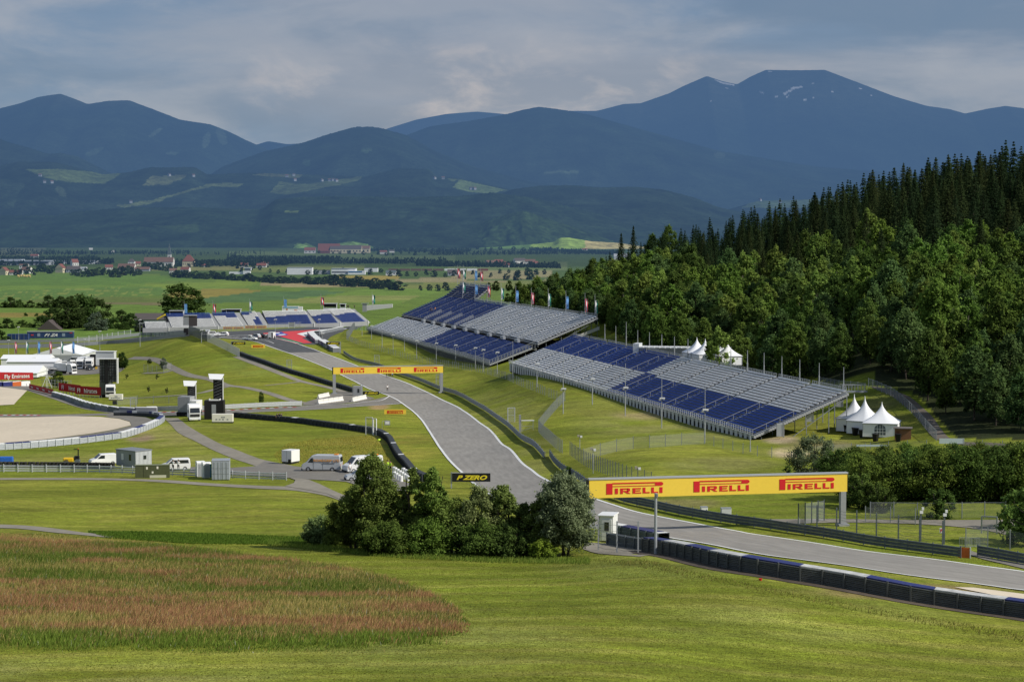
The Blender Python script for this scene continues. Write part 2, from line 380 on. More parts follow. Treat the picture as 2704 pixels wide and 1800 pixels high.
# the valley fields
def field(poly, col, stripes=None, k=1.0):
    s = inpoly(PXg, PYg, poly) & (GD > 900)
    cc = np.broadcast_to(np.array(col), C.shape).copy()
    cc *= (1 + 0.13 * (fbm(PXg / 60, PYg / 2.5 + 7, 3) - 0.5) * 2)[..., None]
    if stripes is not None:
        z = np.clip((fbm(PXg / 9, PYg * 0.55 + 0.03 * PXg, 2) - 0.56) * 9, 0, 0.55)[..., None] * (np.abs(np.sin(PYg * 0.42 + 0.02 * PXg)) > 0.72)[..., None]
        cc[:] = cc * (1 - z) + np.array(stripes) * z
    C[s] = cc[s] * k + C[s] * (1 - k)
pl = GD > 1000; far3 = GD > 3300; C[pl] = (np.array([0.075, 0.135, 0.030]) * (1 + 0.5 * (n2[pl] - 0.5))[:, None])
field([(-1500, 725), (330, 720), (560, 734), (820, 747), (1200, 765), (1600, 765), (4000, 760), (4000, 1000), (-1500, 900)], (0.12, 0.20, 0.030))
field([(-1500, 726), (300, 722), (540, 735), (330, 752), (0, 756), (-1500, 756)], (0.105, 0.20, 0.030))
field([(-1500, 756), (330, 752), (640, 742), (820, 748), (600, 760), (0, 768), (-1500, 770)], (0.135, 0.235, 0.035))
field([(-1500, 768), (0, 768), (330, 757), (480, 757), (470, 765), (430, 780), (0, 795), (-1500, 795)], (0.10, 0.19, 0.035), stripes=(0.30, 0.33, 0.08))
field([(380, 752), (640, 740), (700, 742), (640, 758), (440, 762)], (0.17, 0.26, 0.035))
field([(460, 766), (610, 762), (700, 766), (640, 776), (520, 789), (430, 786)], (0.24, 0.22, 0.045))
field([(520, 789), (660, 772), (850, 766), (910, 772), (800, 788), (660, 797), (500, 803)], (0.085, 0.165, 0.055))
field([(0, 795), (300, 783), (520, 789), (470, 797), (200, 800)], (0.115, 0.165, 0.035))
field([(270, 797), (420, 797), (440, 806), (290, 808)], (0.16, 0.155, 0.07))
field([(-1500, 806), (0, 800), (150, 800), (430, 806), (430, 832), (0, 832), (-1500, 840)], (0.12, 0.21, 0.03))
field([(0, 826), (140, 826), (140, 836), (0, 838)], (0.22, 0.2, 0.05))
field([(680, 748), (760, 745), (1050, 749), (1060, 757), (760, 757), (690, 753)], (0.30, 0.275, 0.14))
field([(820, 790), (960, 764), (1180, 760), (1170, 766), (1120, 782), (800, 785)], (0.14, 0.24, 0.035))
field([(760, 790), (930, 779), (1110, 781), (1060, 799), (760, 800)], (0.21, 0.26, 0.07))
field([(980, 795), (1080, 792), (1040, 805), (960, 806)], (0.14, 0.24, 0.035))
field([(1060, 753), (1180, 742), (1460, 742), (1470, 756), (1250, 765), (1060, 760)], (0.17, 0.215, 0.055))
field([(1040, 738), (1230, 728), (1390, 730), (1460, 742), (1180, 745), (1050, 747)], (0.26, 0.25, 0.13))
field([(880, 728), (1060, 728), (1050, 738), (900, 744)], (0.30, 0.26, 0.06))
field([(1180, 716), (1460, 716), (1460, 730), (1200, 730)], (0.25, 0.25, 0.13))
field([(1180, 690), (1500, 690), (1500, 714), (1180, 714)], (0.13, 0.19, 0.07))
field([(860, 676), (1200, 676), (1200, 690), (860, 692)], (0.12, 0.19, 0.06))
field([(1230, 735), (1440, 735), (1440, 741), (1230, 741)], (0.09, 0.15, 0.04))
field([(380, 704), (640, 702), (640, 712), (380, 712)], (0.20, 0.22, 0.08))
field([(640, 700), (960, 700), (960, 712), (640, 720)], (0.15, 0.20, 0.05))
field([(0, 655), (120, 655), (110, 672), (0, 675)], (0.14, 0.18, 0.09))
field([(600, 662), (1000, 672), (1000, 680), (600, 672)], (0.14, 0.22, 0.07))
C[far3] *= 0.62; C[pl] *= np.array([1.05, 0.95, 0.85])  # first factor paints cloud shadow into the far fields
nr, nc = GX.shape
idx = np.arange(nr * nc).reshape(nr, nc)
FQ = np.stack([idx[:-1, :-1], idx[:-1, 1:], idx[1:, 1:], idx[1:, :-1]], -1).reshape(-1, 4)
# ground material: colour map of the land x fine noise
def ground_mat():
    m = bpy.data.materials.new("meadow and fields"); m.use_nodes = True; nt = m.node_tree; N = nt.nodes; L = nt.links
    b = N['Principled BSDF']; b.inputs['Roughness'].default_value = 0.95; b.inputs['Specular IOR Level'].default_value = 0.1
    a = N.new('ShaderNodeAttribute'); a.attribute_name = 'Col'; tc = N.new('ShaderNodeTexCoord')
    cur = a.outputs['Color']
    for sc_, amp, st in ((8.0, 0.8, (1, 1, 1)), (1.6, 0.35, (0.6, 1, 1)), (0.22, 0.28, (0.35, 1, 1)), (0.05, 0.22, (1, 1, 1))):
        mp = N.new('ShaderNodeMapping'); mp.inputs['Scale'].default_value = st; L.new(tc.outputs['Object'], mp.inputs[0])
        n = N.new('ShaderNodeTexNoise'); n.inputs['Scale'].default_value = sc_; n.inputs['Detail'].default_value = 4; n.inputs['Roughness'].default_value = 0.7
        L.new(mp.outputs[0], n.inputs['Vector'])
        r = N.new('ShaderNodeMapRange'); r.inputs['From Min'].default_value = 0.3; r.inputs['From Max'].default_value = 0.7
        r.inputs['To Min'].default_value = 1 - amp; r.inputs['To Max'].default_value = 1 + amp; L.new(n.outputs['Fac'], r.inputs['Value'])
        v = N.new('ShaderNodeVectorMath'); v.operation = 'SCALE'; L.new(cur, v.inputs[0]); L.new(r.outputs[0], v.inputs['Scale']); cur = v.outputs[0]
        if sc_ == 1.6:
            bp = N.new('ShaderNodeBump'); bp.inputs['Strength'].default_value = 0.5; bp.inputs['Distance'].default_value = 0.25
            L.new(n.outputs['Fac'], bp.inputs['Height']); L.new(bp.outputs[0], b.inputs['Normal'])
    # straw-coloured flecks
    n = N.new('ShaderNodeTexNoise'); n.inputs['Scale'].default_value = 2.6; n.inputs['Detail'].default_value = 6; n.inputs['Roughness'].default_value = 0.75
    mp = N.new('ShaderNodeMapping'); mp.inputs['Scale'].default_value = (0.25, 1.0, 1); mp.inputs['Rotation'].default_value = (0, 0, 0.25); L.new(tc.outputs['Object'], mp.inputs[0]); L.new(mp.outputs[0], n.inputs['Vector'])
    r = N.new('ShaderNodeMapRange'); r.inputs['From Min'].default_value = 0.54; r.inputs['From Max'].default_value = 0.72; r.inputs['To Max'].default_value = 0.45; L.new(n.outputs['Fac'], r.inputs['Value'])
    mx = N.new('ShaderNodeMix'); mx.data_type = 'RGBA'; L.new(r.outputs[0], mx.inputs['Factor']); L.new(cur, mx.inputs['A'])
    gs = N.new('ShaderNodeVectorMath'); gs.operation = 'MULTIPLY_ADD'; L.new(a.outputs['Color'], gs.inputs[0]); gs.inputs[1].default_value = (1.35, 1.1, 1.4); gs.inputs[2].default_value = (0.045, 0.03, 0.004)
    L.new(gs.outputs[0], mx.inputs['B'])
    L.new(mx.outputs['Result'], b.inputs['Base Color'])
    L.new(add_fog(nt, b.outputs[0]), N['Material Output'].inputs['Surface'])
    return m
GM = ground_mat()
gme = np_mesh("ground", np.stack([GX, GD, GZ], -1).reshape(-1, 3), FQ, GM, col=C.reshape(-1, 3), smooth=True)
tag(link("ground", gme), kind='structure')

# ------------------------------------------------------------------ mountains and wooded hills across the valley
def hill_mat(name, snow=False):
    m = bpy.data.materials.new(name); m.use_nodes = True; nt = m.node_tree; N = nt.nodes; L = nt.links
    b = N['Principled BSDF']; b.inputs['Roughness'].default_value = 1.0; b.inputs['Specular IOR Level'].default_value = 0.0
    a = N.new('ShaderNodeAttribute'); a.attribute_name = 'Col'; tc = N.new('ShaderNodeTexCoord')
    cur = a.outputs['Color']
    for sc_, amp in ((0.045, 0.55), (0.006, 0.35)):
        n = N.new('ShaderNodeTexNoise'); n.inputs['Scale'].default_value = sc_; n.inputs['Detail'].default_value = 5; n.inputs['Roughness'].default_value = 0.7
        L.new(tc.outputs['Object'], n.inputs['Vector'])
        r = N.new('ShaderNodeMapRange'); r.inputs['From Min'].default_value = 0.3; r.inputs['From Max'].default_value = 0.7
        r.inputs['To Min'].default_value = 1 - amp; r.inputs['To Max'].default_value = 1 + amp; L.new(n.outputs['Fac'], r.inputs['Value'])
        v = N.new('ShaderNodeVectorMath'); v.operation = 'SCALE'; L.new(cur, v.inputs[0]); L.new(r.outputs[0], v.inputs['Scale']); cur = v.outputs[0]
    L.new(cur, b.inputs['Base Color'])
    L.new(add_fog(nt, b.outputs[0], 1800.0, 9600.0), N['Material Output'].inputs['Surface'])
    return m
HM = hill_mat("wooded hillside")
def hills(name, prof, D, depth, patches=(), forest=(0.020, 0.032, 0.018), rough=0.035, jag=1.5, foot=0.0, seed=1.0, step=3.0, nr=70, alpine=None):  # default forest colour lowered to paint cloud shade on the mountains
    prof = sorted(prof); x0, x1 = prof[0][0], prof[-1][0]
    xs = np.arange(x0, x1 + step, step); py = np.interp(xs, [p[0] for p in prof], [p[1] for p in prof])
    k = 5; ker = np.ones(k) / k; pad = np.pad(py, k // 2, mode='edge'); py = np.convolve(pad, ker, 'valid')
    py_s = py.copy(); py = py - jag * (np.abs(fbm(xs / 7 + seed * 13, xs * 0 + seed, 3) - 0.5) * 2.2) + jag * 0.5
    # distance rows: from the foot to the ridge and down the back
    tt = np.r_[np.linspace(0, 1, nr), [1.06, 1.2]]
    YY = (D - depth) + depth * tt
    T, XSS = np.meshgrid(tt, xs, indexing='ij')
    Yg = (D - depth) + depth * T
    zr = CAMZ - (py - 600) / F * D            # ridge height
    zs_ = CAMZ - (py_s - 600) / F * D; zr = zs_[None] + (zr - zs_)[None] * np.clip((T - 0.93) / 0.07, 0, 1)
    base = -20.0 + foot
    sh = np.where(T <= 1, (1 - np.cos(np.clip(T, 0, 1) * PI / 1.0)) * 0.5 * 0.35 + np.clip(T, 0, 1) ** 1.3 * 0.65, 1 - (T - 1) * 2.0)
    A = (XSS - CX) / F; Xg = A * D * (0.4 + 0.6 * Yg / D)
    rid = fbm(Xg / (depth * 0.28) + seed * 7, Yg / (depth * 0.5) + seed * 3, 5) - 0.5
    rid2 = np.abs(fbm(Xg / (depth * 0.16) + seed * 5, Yg / (depth * 0.6) + seed, 4) - 0.5)
    Zg = base + (zr - base) * sh + (rid * 1.0 - rid2 * 0.8) * (zr - base) * np.sin(np.clip(T, 0, 1) * PI) * rough * 10
    px, py2 = proj(Xg, Yg, Zg)
    Cc = np.empty(Xg.shape + (3,)); Cc[:] = forest
    Cc *= (1 + 1.2 * (fbm(Xg / (depth * 0.05) + 3, Yg / (depth * 0.07) + 3, 4) - 0.5))[..., None]
    if alpine:
        k = np.clip((Zg - alpine[0]) / alpine[1], 0, 1)[..., None]; Cc[:] = Cc * (1 - k) + np.array((0.075, 0.085, 0.055)) * k
    for poly, col in patches:
        if col is SN: mx_, my_ = np.mean(poly, axis=0); poly = [(mx_ + (a - mx_) * 0.8, my_ + (b - my_) * 0.65) for a, b in poly]
        wob = (fbm(Xg / 60 + 9, Yg / 60, 4) - 0.5) * (9 if D < 13000 else 4)
        s = inpoly(px + wob, py2 + wob * 0.4, poly); k_ = 0.52 if 7900 < D < 12000 else 1; fr = (0.75 + 0.5 * fbm(Xg / 40, Yg / 40, 3))[..., None]; Cc[:] = np.where(s[..., None], np.array(col) * k_ * fr, Cc)
    n_r, n_c = Xg.shape; ix = np.arange(n_r * n_c).reshape(n_r, n_c)
    fq = np.stack([ix[:-1, :-1], ix[:-1, 1:], ix[1:, 1:], ix[1:, :-1]], -1).reshape(-1, 4)
    me = np_mesh(name, np.stack([Xg, Yg, Zg], -1).reshape(-1, 3), fq, HM, col=Cc.reshape(-1, 3), smooth=True)
    return tag(link(name, me), kind='structure')
SN = (0.9, 0.9, 0.9); FG = (0.14, 0.24, 0.06)
def ell(cx, cy, rx, ry, rot=0, n=12):
    return [(cx + rx * math.cos(t) * math.cos(rot) - ry * math.sin(t) * math.sin(rot), cy + rx * math.cos(t) * math.sin(rot) + ry * math.sin(t) * math.cos(rot)) for t in [2 * PI * k / n for k in range(n)]]
bigm = [(900, 420), (1200, 380), (1430, 310), (1490, 295), (1576, 295), (1645, 277), (1690, 275), (1765, 249), (1800, 231), (1863, 204), (1903, 217), (1943, 226), (1977, 206), (2018, 188), (2098, 189), (2173, 188), (2213, 203), (2282, 229), (2356, 257), (2442, 282), (2500, 290), (2543, 302), (2603, 289), (2649, 282), (2704, 289), (3400, 330)]
snow = [([(1880, 206), (1905, 215), (1945, 226), (1945, 231), (1900, 220)], SN), (ell(1918, 233, 6, 2), SN), (ell(2010, 244, 12, 2.2, 0.6), SN), (ell(2086, 240, 20, 4, -0.5), SN), (ell(2105, 231, 22, 4, -0.15), SN), (ell(2072, 247, 7, 5, 0.5), SN), (ell(2080, 256, 9, 2, -0.9), SN), (ell(2147, 220, 6, 2, -0.2), SN), (ell(2148, 258, 3, 3), SN), (ell(2125, 264, 5, 2), SN), (ell(2054, 256, 9, 1.6), SN), (ell(2198, 243, 5, 2), SN), (ell(2272, 234, 7, 2, 0.3), SN), (ell(2033, 189, 8, 1.5), SN), (ell(1876, 266, 2, 2), SN), (ell(2300, 252, 4, 2), SN)]
hills("mountain_range", bigm, 23000, 7500, snow, alpine=(1050, 500), jag=0.6, seed=2.0, step=2.0, nr=150, rough=0.02)
hills("mountain_range", [(950, 380), (1022, 342), (1100, 318), (1180, 303), (1260, 297), (1330, 303), (1400, 320), (1500, 360)], 26000, 5000, alpine=(900, 300), jag=0.3, seed=3.0)
hills("mountain_range", [(600, 400), (685, 382), (710, 374), (760, 382), (830, 379), (900, 400)], 20000, 4000, jag=0.6, seed=4.0)
hills("mountain_range", [(-900, 330), (-200, 300), (0, 290), (60, 275), (110, 258), (165, 250), (200, 262), (237, 277), (290, 269), (345, 267), (400, 287), (480, 318), (560, 330), (610, 350), (650, 370), (700, 392), (760, 420), (840, 460)], 17000, 5500,
      [(ell(410, 350, 22, 5, -0.6), (0.06, 0.085, 0.05)), (ell(545, 370, 10, 22, 0.3), (0.06, 0.085, 0.05)), (ell(585, 360, 12, 25, -0.4), (0.06, 0.085, 0.05)), (ell(250, 400, 28, 7, -0.4), (0.06, 0.09, 0.05)), (ell(455, 405, 16, 4), (0.06, 0.09, 0.05))], jag=1.0, seed=5.0, step=2.5, nr=110, rough=0.03, alpine=(1000, 300))
hills("mountain_range", [(1000, 420), (1075, 358), (1137, 335), (1240, 321), (1335, 304), (1380, 292), (1424, 284), (1493, 293), (1560, 306), (1700, 345), (1900, 400), (2150, 440), (2400, 460), (2704, 440), (3300, 430)], 15500, 4500,
      [(ell(1480, 455, 60, 3), (0.08, 0.11, 0.06)), (ell(1900, 410, 16, 8), (0.05, 0.07, 0.04))], jag=1.3, seed=6.0, step=2.5, nr=100)
hills("wooded_hill", [(480, 500), (560, 460), (590, 440), (650, 418), (700, 400), (740, 392), (800, 378), (860, 358), (930, 338), (975, 335), (1010, 340), (1075, 358), (1150, 400), (1250, 440), (1400, 480), (1550, 500)], 12500, 3600,
      [(ell(965, 395, 14, 6), (0.05, 0.08, 0.04)), (ell(810, 430, 10, 10), (0.04, 0.07, 0.035))], jag=2.6, seed=7.0, step=2.5, nr=90)
hills("wooded_hill", [(-600, 340), (0, 366), (34, 378), (86, 392), (132, 407), (166, 404), (212, 415), (258, 438), (300, 460), (400, 490), (520, 520)], 11800, 3000, jag=2.0, seed=8.0)
hills("wooded_hill", [(-900, 420), (0, 440), (52, 427), (150, 428), (275, 461), (344, 455), (402, 441), (425, 443), (516, 441), (551, 461), (660, 456), (803, 461), (964, 467), (1050, 444), (1136, 447), (1153, 467), (1205, 470), (1352, 500), (1450, 530), (1600, 560), (1750, 580)], 10000, 2600,
      [([(68, 447), (150, 446), (320, 459), (275, 486), (180, 482), (120, 470)], (0.17, 0.23, 0.08)), ([(375, 490), (400, 465), (470, 462), (500, 464), (440, 490)], (0.20, 0.23, 0.10)),
       ([(300, 543), (400, 528), (500, 500), (560, 484), (640, 484), (635, 494), (560, 492), (480, 510), (400, 538), (330, 548)], (0.19, 0.24, 0.09)), ([(712, 508), (740, 480), (810, 486), (870, 478), (955, 466), (950, 475), (890, 490), (830, 500), (760, 515)], (0.15, 0.20, 0.08)),
       ([(664, 462), (710, 458), (800, 460), (790, 470), (700, 466)], (0.17, 0.20, 0.09)), ([(1195, 495), (1215, 474), (1260, 484), (1340, 503), (1290, 512), (1230, 505)], (0.20, 0.28, 0.10)), ([(1180, 470), (1215, 474), (1195, 480)], (0.15, 0.2, 0.08)), (ell(160, 505, 10, 18, -0.8), (0.10, 0.14, 0.08))], jag=2.4, seed=9.0, step=2.5, nr=110)
hills("wooded_hill", [(-900, 500), (0, 470), (60, 480), (120, 500), (160, 530), (200, 555), (240, 580)], 9300, 1500, jag=2.2, seed=10.0)
hills("wooded_hill", [(1200, 560), (1352, 500), (1420, 491), (1513, 489), (1580, 495), (1673, 493), (1754, 501), (1840, 524), (1897, 547), (1983, 565), (2040, 582), (2200, 600), (2400, 640)], 9000, 2000, jag=2.2, seed=11.0)
hills("wooded_hill", [(1750, 600), (1950, 545), (2000, 530), (2100, 528), (2200, 522), (2300, 526), (2500, 530), (3200, 540)], 10500, 1800,
      [([(1960, 548), (2000, 528), (2060, 520), (2150, 524), (2200, 520), (2330, 518), (2330, 540), (2100, 550)], (0.17, 0.24, 0.10))], jag=1.5, seed=12.0)
hills("wooded_hill", [(-900, 560), (0, 568), (155, 568), (200, 558), (344, 547), (499, 547), (690, 552), (735, 524), (860, 518), (1050, 520), (1200, 518), (1300, 508), (1400, 520), (1500, 545), (1640, 580), (1800, 600), (2100, 610), (2900, 600)], 8000, 1400,
      [([(400, 595), (525, 592), (525, 612), (470, 612)], (0.06, 0.10, 0.035)), ([(750, 556), (790, 556), (785, 562), (752, 562)], (0.2, 0.27, 0.08)), ([(775, 645), (810, 642), (840, 655), (830, 663), (780, 662)], (0.16, 0.27, 0.08)), ([(866, 664), (880, 645), (930, 636), (970, 645), (990, 655), (940, 664)], (0.14, 0.24, 0.07))],
      forest=(0.020, 0.034, 0.016), jag=3.2, seed=13.0, step=2.0, nr=120, rough=0.03)
hills("wooded_hill", [(1180, 660), (1230, 610), (1300, 575), (1352, 562), (1386, 556), (1427, 570), (1478, 587), (1541, 607), (1610, 633), (1700, 655)], 7200, 500, forest=(0.030, 0.052, 0.018), jag=3.0, seed=14.0, step=2.0, rough=0.05)
hills("hill_meadow", [(1200, 662), (1260, 655), (1400, 645), (1460, 640), (1478, 628), (1500, 627), (1560, 637), (1640, 642), (1720, 655), (1800, 662)], 6700, 300,
      [([(1400, 700), (1400, 600), (1800, 600), (1800, 700)], (0.25, 0.36, 0.07)), ([(1545, 700), (1545, 632), (1800, 632), (1800, 700)], (0.42, 0.36, 0.15)), ([(1200, 700), (1200, 600), (1400, 600), (1400, 700)], (0.13, 0.23, 0.06))],
      forest=(0.16, 0.26, 0.06), jag=0.2, seed=15.0, step=2.0, rough=0.0)
hills("hill_meadow", [(760, 664), (775, 652), (790, 644), (830, 650), (870, 655), (885, 645), (930, 638), (975, 645), (1000, 662)], 6900, 260, forest=(0.15, 0.25, 0.07), jag=0.2, seed=16.0, step=2.0, rough=0.0)

# ------------------------------------------------------------------ sky and light
SUN_EL = math.radians(37); SUN_TO = Vector((0.94, -0.34, 0)).normalized()
wd = bpy.data.worlds.new("World"); scene.world = wd; wd.use_nodes = True; nt = wd.node_tree; N = nt.nodes; L = nt.links
for n in list(N): N.remove(n)
sky = N.new('ShaderNodeTexSky'); sky.sky_type = 'NISHITA'; sky.sun_disc = False; sky.sun_elevation = SUN_EL; sky.sun_rotation = math.atan2(SUN_TO.x, SUN_TO.y); sky.altitude = 700
tc = N.new('ShaderNodeTexCoord')
def wnoise(scale, detail, st, off=(0, 0, 0), dist=0.0, rg=0.55):
    mp = N.new('ShaderNodeMapping'); mp.inputs['Scale'].default_value = st; mp.inputs['Location'].default_value = off; L.new(tc.outputs['Generated'], mp.inputs[0])
    n = N.new('ShaderNodeTexNoise'); n.inputs['Scale'].default_value = scale; n.inputs['Detail'].default_value = detail; n.inputs['Distortion'].default_value = dist; n.inputs['Roughness'].default_value = rg
    L.new(mp.outputs[0], n.inputs['Vector']); return n.outputs['Fac']
def wmr(v, a, b, c=0.0, d=1.0):
    r = N.new('ShaderNodeMapRange'); r.interpolation_type = 'SMOOTHSTEP'; r.inputs['From Min'].default_value = a; r.inputs['From Max'].default_value = b; r.inputs['To Min'].default_value = c; r.inputs['To Max'].default_value = d
    L.new(v, r.inputs['Value']); return r.outputs[0]
def wmix(f, a, b):
    m = N.new('ShaderNodeMix'); m.data_type = 'RGBA'
    L.new(f, m.inputs['Factor'])
    for k, c in (('A', a), ('B', b)):
        if isinstance(c, tuple): m.inputs[k].default_value = (*c, 1)
        else: L.new(c, m.inputs[k])
    return m.outputs['Result']
def wmath(op, a, b):
    m = N.new('ShaderNodeMath'); m.operation = op
    for i, c in ((0, a), (1, b)):
        if isinstance(c, (int, float)): m.inputs[i].default_value = c
        else: L.new(c, m.inputs[i])
    return m.outputs[0]
big = wmr(wnoise(5.2, 8, (1.0, 1.0, 3.6), (0.7, 0, 0.15), 0.35, 0.55), 0.38, 0.62)
med = wmr(wnoise(12, 8, (1.0, 1.0, 2.8), (2.0, 0, 1.2), 0.4, 0.58), 0.44, 0.70, 0.0, 0.85)
c0 = wmix(big, (0.165, 0.245, 0.375), (0.285, 0.320, 0.400))
c1 = wmix(med, c0, (0.34, 0.365, 0.43))
dk = wmr(wnoise(5.0, 7, (1.0, 1.0, 4.4), (5.3, 0, 2.2), 0.3, 0.52), 0.46, 0.62, 0.0, 0.9)
c2 = wmix(dk, c1, (0.135, 0.205, 0.320))
# warm lit edges low in the middle of the view
sep = N.new('ShaderNodeSeparateXYZ'); L.new(tc.outputs['Generated'], sep.inputs[0])
gx = wmath('MULTIPLY', wmath('SUBTRACT', sep.outputs['X'], 0.0), 7.0); gz = wmath('MULTIPLY', wmath('SUBTRACT', sep.outputs['Z'], 0.070), 42.0)
gd = wmath('ADD', wmath('MULTIPLY', gx, gx), wmath('MULTIPLY', gz, gz))
gm = wmr(gd, 0.0, 1.8, 1.0, 0.0)
pk = wmr(wnoise(20, 8, (1.0, 1.0, 2.2), (1.0, 0, 3.1), 0.35, 0.58), 0.46, 0.74)
front = wmr(sep.outputs['Y'], 0.0, 0.5)
c3 = wmix(wmath('MULTIPLY', wmath('MULTIPLY', gm, front), 0.5), c2, (0.35, 0.35, 0.40))
c4 = wmix(wmath('MULTIPLY', wmath('MULTIPLY', wmath('MULTIPLY', gm, pk), front), 0.8), c3, (0.56, 0.50, 0.49))
b1 = N.new('ShaderNodeBackground'); b1.inputs['Strength'].default_value = 0.10; L.new(sky.outputs[0], b1.inputs['Color'])
b2 = N.new('ShaderNodeBackground'); b2.inputs['Strength'].default_value = 1.0; L.new(c4, b2.inputs['Color'])
mx = N.new('ShaderNodeMixShader'); mx.inputs[0].default_value = 0.86; L.new(b1.outputs[0], mx.inputs[1]); L.new(b2.outputs[0], mx.inputs[2])
wo = N.new('ShaderNodeOutputWorld'); L.new(mx.outputs[0], wo.inputs['Surface'])
sd = bpy.data.lights.new("sun", 'SUN'); sd.energy = 4.4; sd.angle = math.radians(0.53); sd.color = (1.0, 0.95, 0.86)
so = bpy.data.objects.new("sun", sd); COL.objects.link(so)
sv = Vector((SUN_TO.x * math.cos(SUN_EL), SUN_TO.y * math.cos(SUN_EL), math.sin(SUN_EL)))
so.rotation_euler = sv.to_track_quat('Z', 'Y').to_euler(); so.location = (200, -100, 200)
scene.view_settings.view_transform = 'Standard'; scene.view_settings.look = 'None'; scene.view_settings.exposure = 0
scene.render.engine = 'CYCLES'; scene.cycles.max_bounces = 5; scene.cycles.transparent_max_bounces = 16; scene.cycles.diffuse_bounces = 2; scene.cycles.glossy_bounces = 2
scene.cycles.use_denoising = True
# ------------------------------------------------------------------ roads, runoffs, painted lines
def road_mat(name, col, noise=0.12, fleck=0.0, streak=True):
    if name in MATS: return MATS[name]
    m = bpy.data.materials.new(name); m.use_nodes = True; nt = m.node_tree; N = nt.nodes; L = nt.links
    b = N['Principled BSDF']; b.inputs['Roughness'].default_value = 0.85; b.inputs['Specular IOR Level'].default_value = 0.25
    tc = N.new('ShaderNodeTexCoord'); cur = None
    for sc_, amp, st in ((0.06, noise, (1, 1, 1)), (0.9, noise * 0.8, (1, 0.35, 1)), (14.0, noise * 0.9, (1, 1, 1))):
        mp = N.new('ShaderNodeMapping'); mp.inputs['Scale'].default_value = st; L.new(tc.outputs['Object'], mp.inputs[0])
        n = N.new('ShaderNodeTexNoise'); n.inputs['Scale'].default_value = sc_; n.inputs['Detail'].default_value = 5; n.inputs['Roughness'].default_value = 0.65
        L.new(mp.outputs[0], n.inputs['Vector'])
        r = N.new('ShaderNodeMapRange'); r.inputs['From Min'].default_value = 0.3; r.inputs['From Max'].default_value = 0.7
        r.inputs['To Min'].default_value = 1 - amp; r.inputs['To Max'].default_value = 1 + amp; L.new(n.outputs['Fac'], r.inputs['Value'])
        v = N.new('ShaderNodeVectorMath'); v.operation = 'SCALE'
        if cur is None: v.inputs[0].default_value = col
        else: L.new(cur, v.inputs[0])
        L.new(r.outputs[0], v.inputs['Scale']); cur = v.outputs[0]
    if streak:   # rubber laid along the racing line, from the strip's own across/along coordinates
        uv = N.new('ShaderNodeUVMap'); mp = N.new('ShaderNodeMapping'); mp.inputs['Scale'].default_value = (9.0, 1.2, 1); L.new(uv.outputs[0], mp.inputs[0])
        n = N.new('ShaderNodeTexNoise'); n.inputs['Scale'].default_value = 1.6; n.inputs['Detail'].default_value = 4; L.new(mp.outputs[0], n.inputs['Vector'])
        r = N.new('ShaderNodeMapRange'); r.inputs['From Min'].default_value = 0.35; r.inputs['From Max'].default_value = 0.65; r.inputs['To Min'].default_value = 0.86; r.inputs['To Max'].default_value = 1.06
        L.new(n.outputs['Fac'], r.inputs['Value'])
        v = N.new('ShaderNodeVectorMath'); v.operation = 'SCALE'; L.new(cur, v.inputs[0]); L.new(r.outputs[0], v.inputs['Scale']); cur = v.outputs[0]
    L.new(cur, b.inputs['Base Color']); MATS[name] = m
    return m
ASPH = road_mat("pale racing asphalt", (0.285, 0.268, 0.242), 0.07); ASPHD = road_mat("dark new asphalt", (0.085, 0.088, 0.092)); ASPHM = road_mat("service asphalt", (0.205, 0.190, 0.165), streak=False)
GRAV = road_mat("beige gravel bed", (0.64, 0.55, 0.42), 0.07, streak=False); PATH = road_mat("grey gravel path", (0.26, 0.235, 0.19), 0.15, streak=False)
DIRT = road_mat("dark earth strip", (0.085, 0.066, 0.050), 0.3, streak=False)
WHT = mat("white road paint", (0.74, 0.74, 0.72), 0.6, noise=0.12, nscale=2.0); RED = mat("red road paint", (0.62, 0.045, 0.05), 0.6, noise=0.08); GRN = mat("green road paint", (0.03, 0.22, 0.11), 0.6, noise=0.08); BLU = mat("blue road paint", (0.03, 0.06, 0.33), 0.6, noise=0.08)
def gp(pts): return [P(*p) for p in pts]
def ruled(name, Lp, Rp, m, ofs, n=None, k=6, kind='structure'):
    n = n or max(8, int(max(plen(Lp), plen(Rp)) / 2.5)); a = tread(Lp, n); b = tread(Rp, n); V = []; UV = []
    s = 0
    for i in range(n):
        if i: s += (a[i] - a[i - 1]).length
        for j in range(k + 1):
            t = j / k; x = a[i].x * (1 - t) + b[i].x * t; y = a[i].y * (1 - t) + b[i].y * t
            V.append((x, y, 0)); UV.append((t, s / 12.0))
    V = np.array(V); V[:, 2] = ground(V[:, 0], V[:, 1]) + ofs
    ix = np.arange(n * (k + 1)).reshape(n, k + 1)
    fq = np.stack([ix[:-1, :-1], ix[:-1, 1:], ix[1:, 1:], ix[1:, :-1]], -1).reshape(-1, 4)
    me = np_mesh(name, V, fq, m, smooth=True)
    uvl = me.uv_layers.new(name='UVMap'); U = np.array(UV)[fq.ravel()]; uvl.data.foreach_set('uv', U.astype(np.float32).ravel())
    if me.polygons[0].normal.z < 0: me.flip_normals()
    o = link(name, me)
    if kind: o['kind'] = kind
    return o
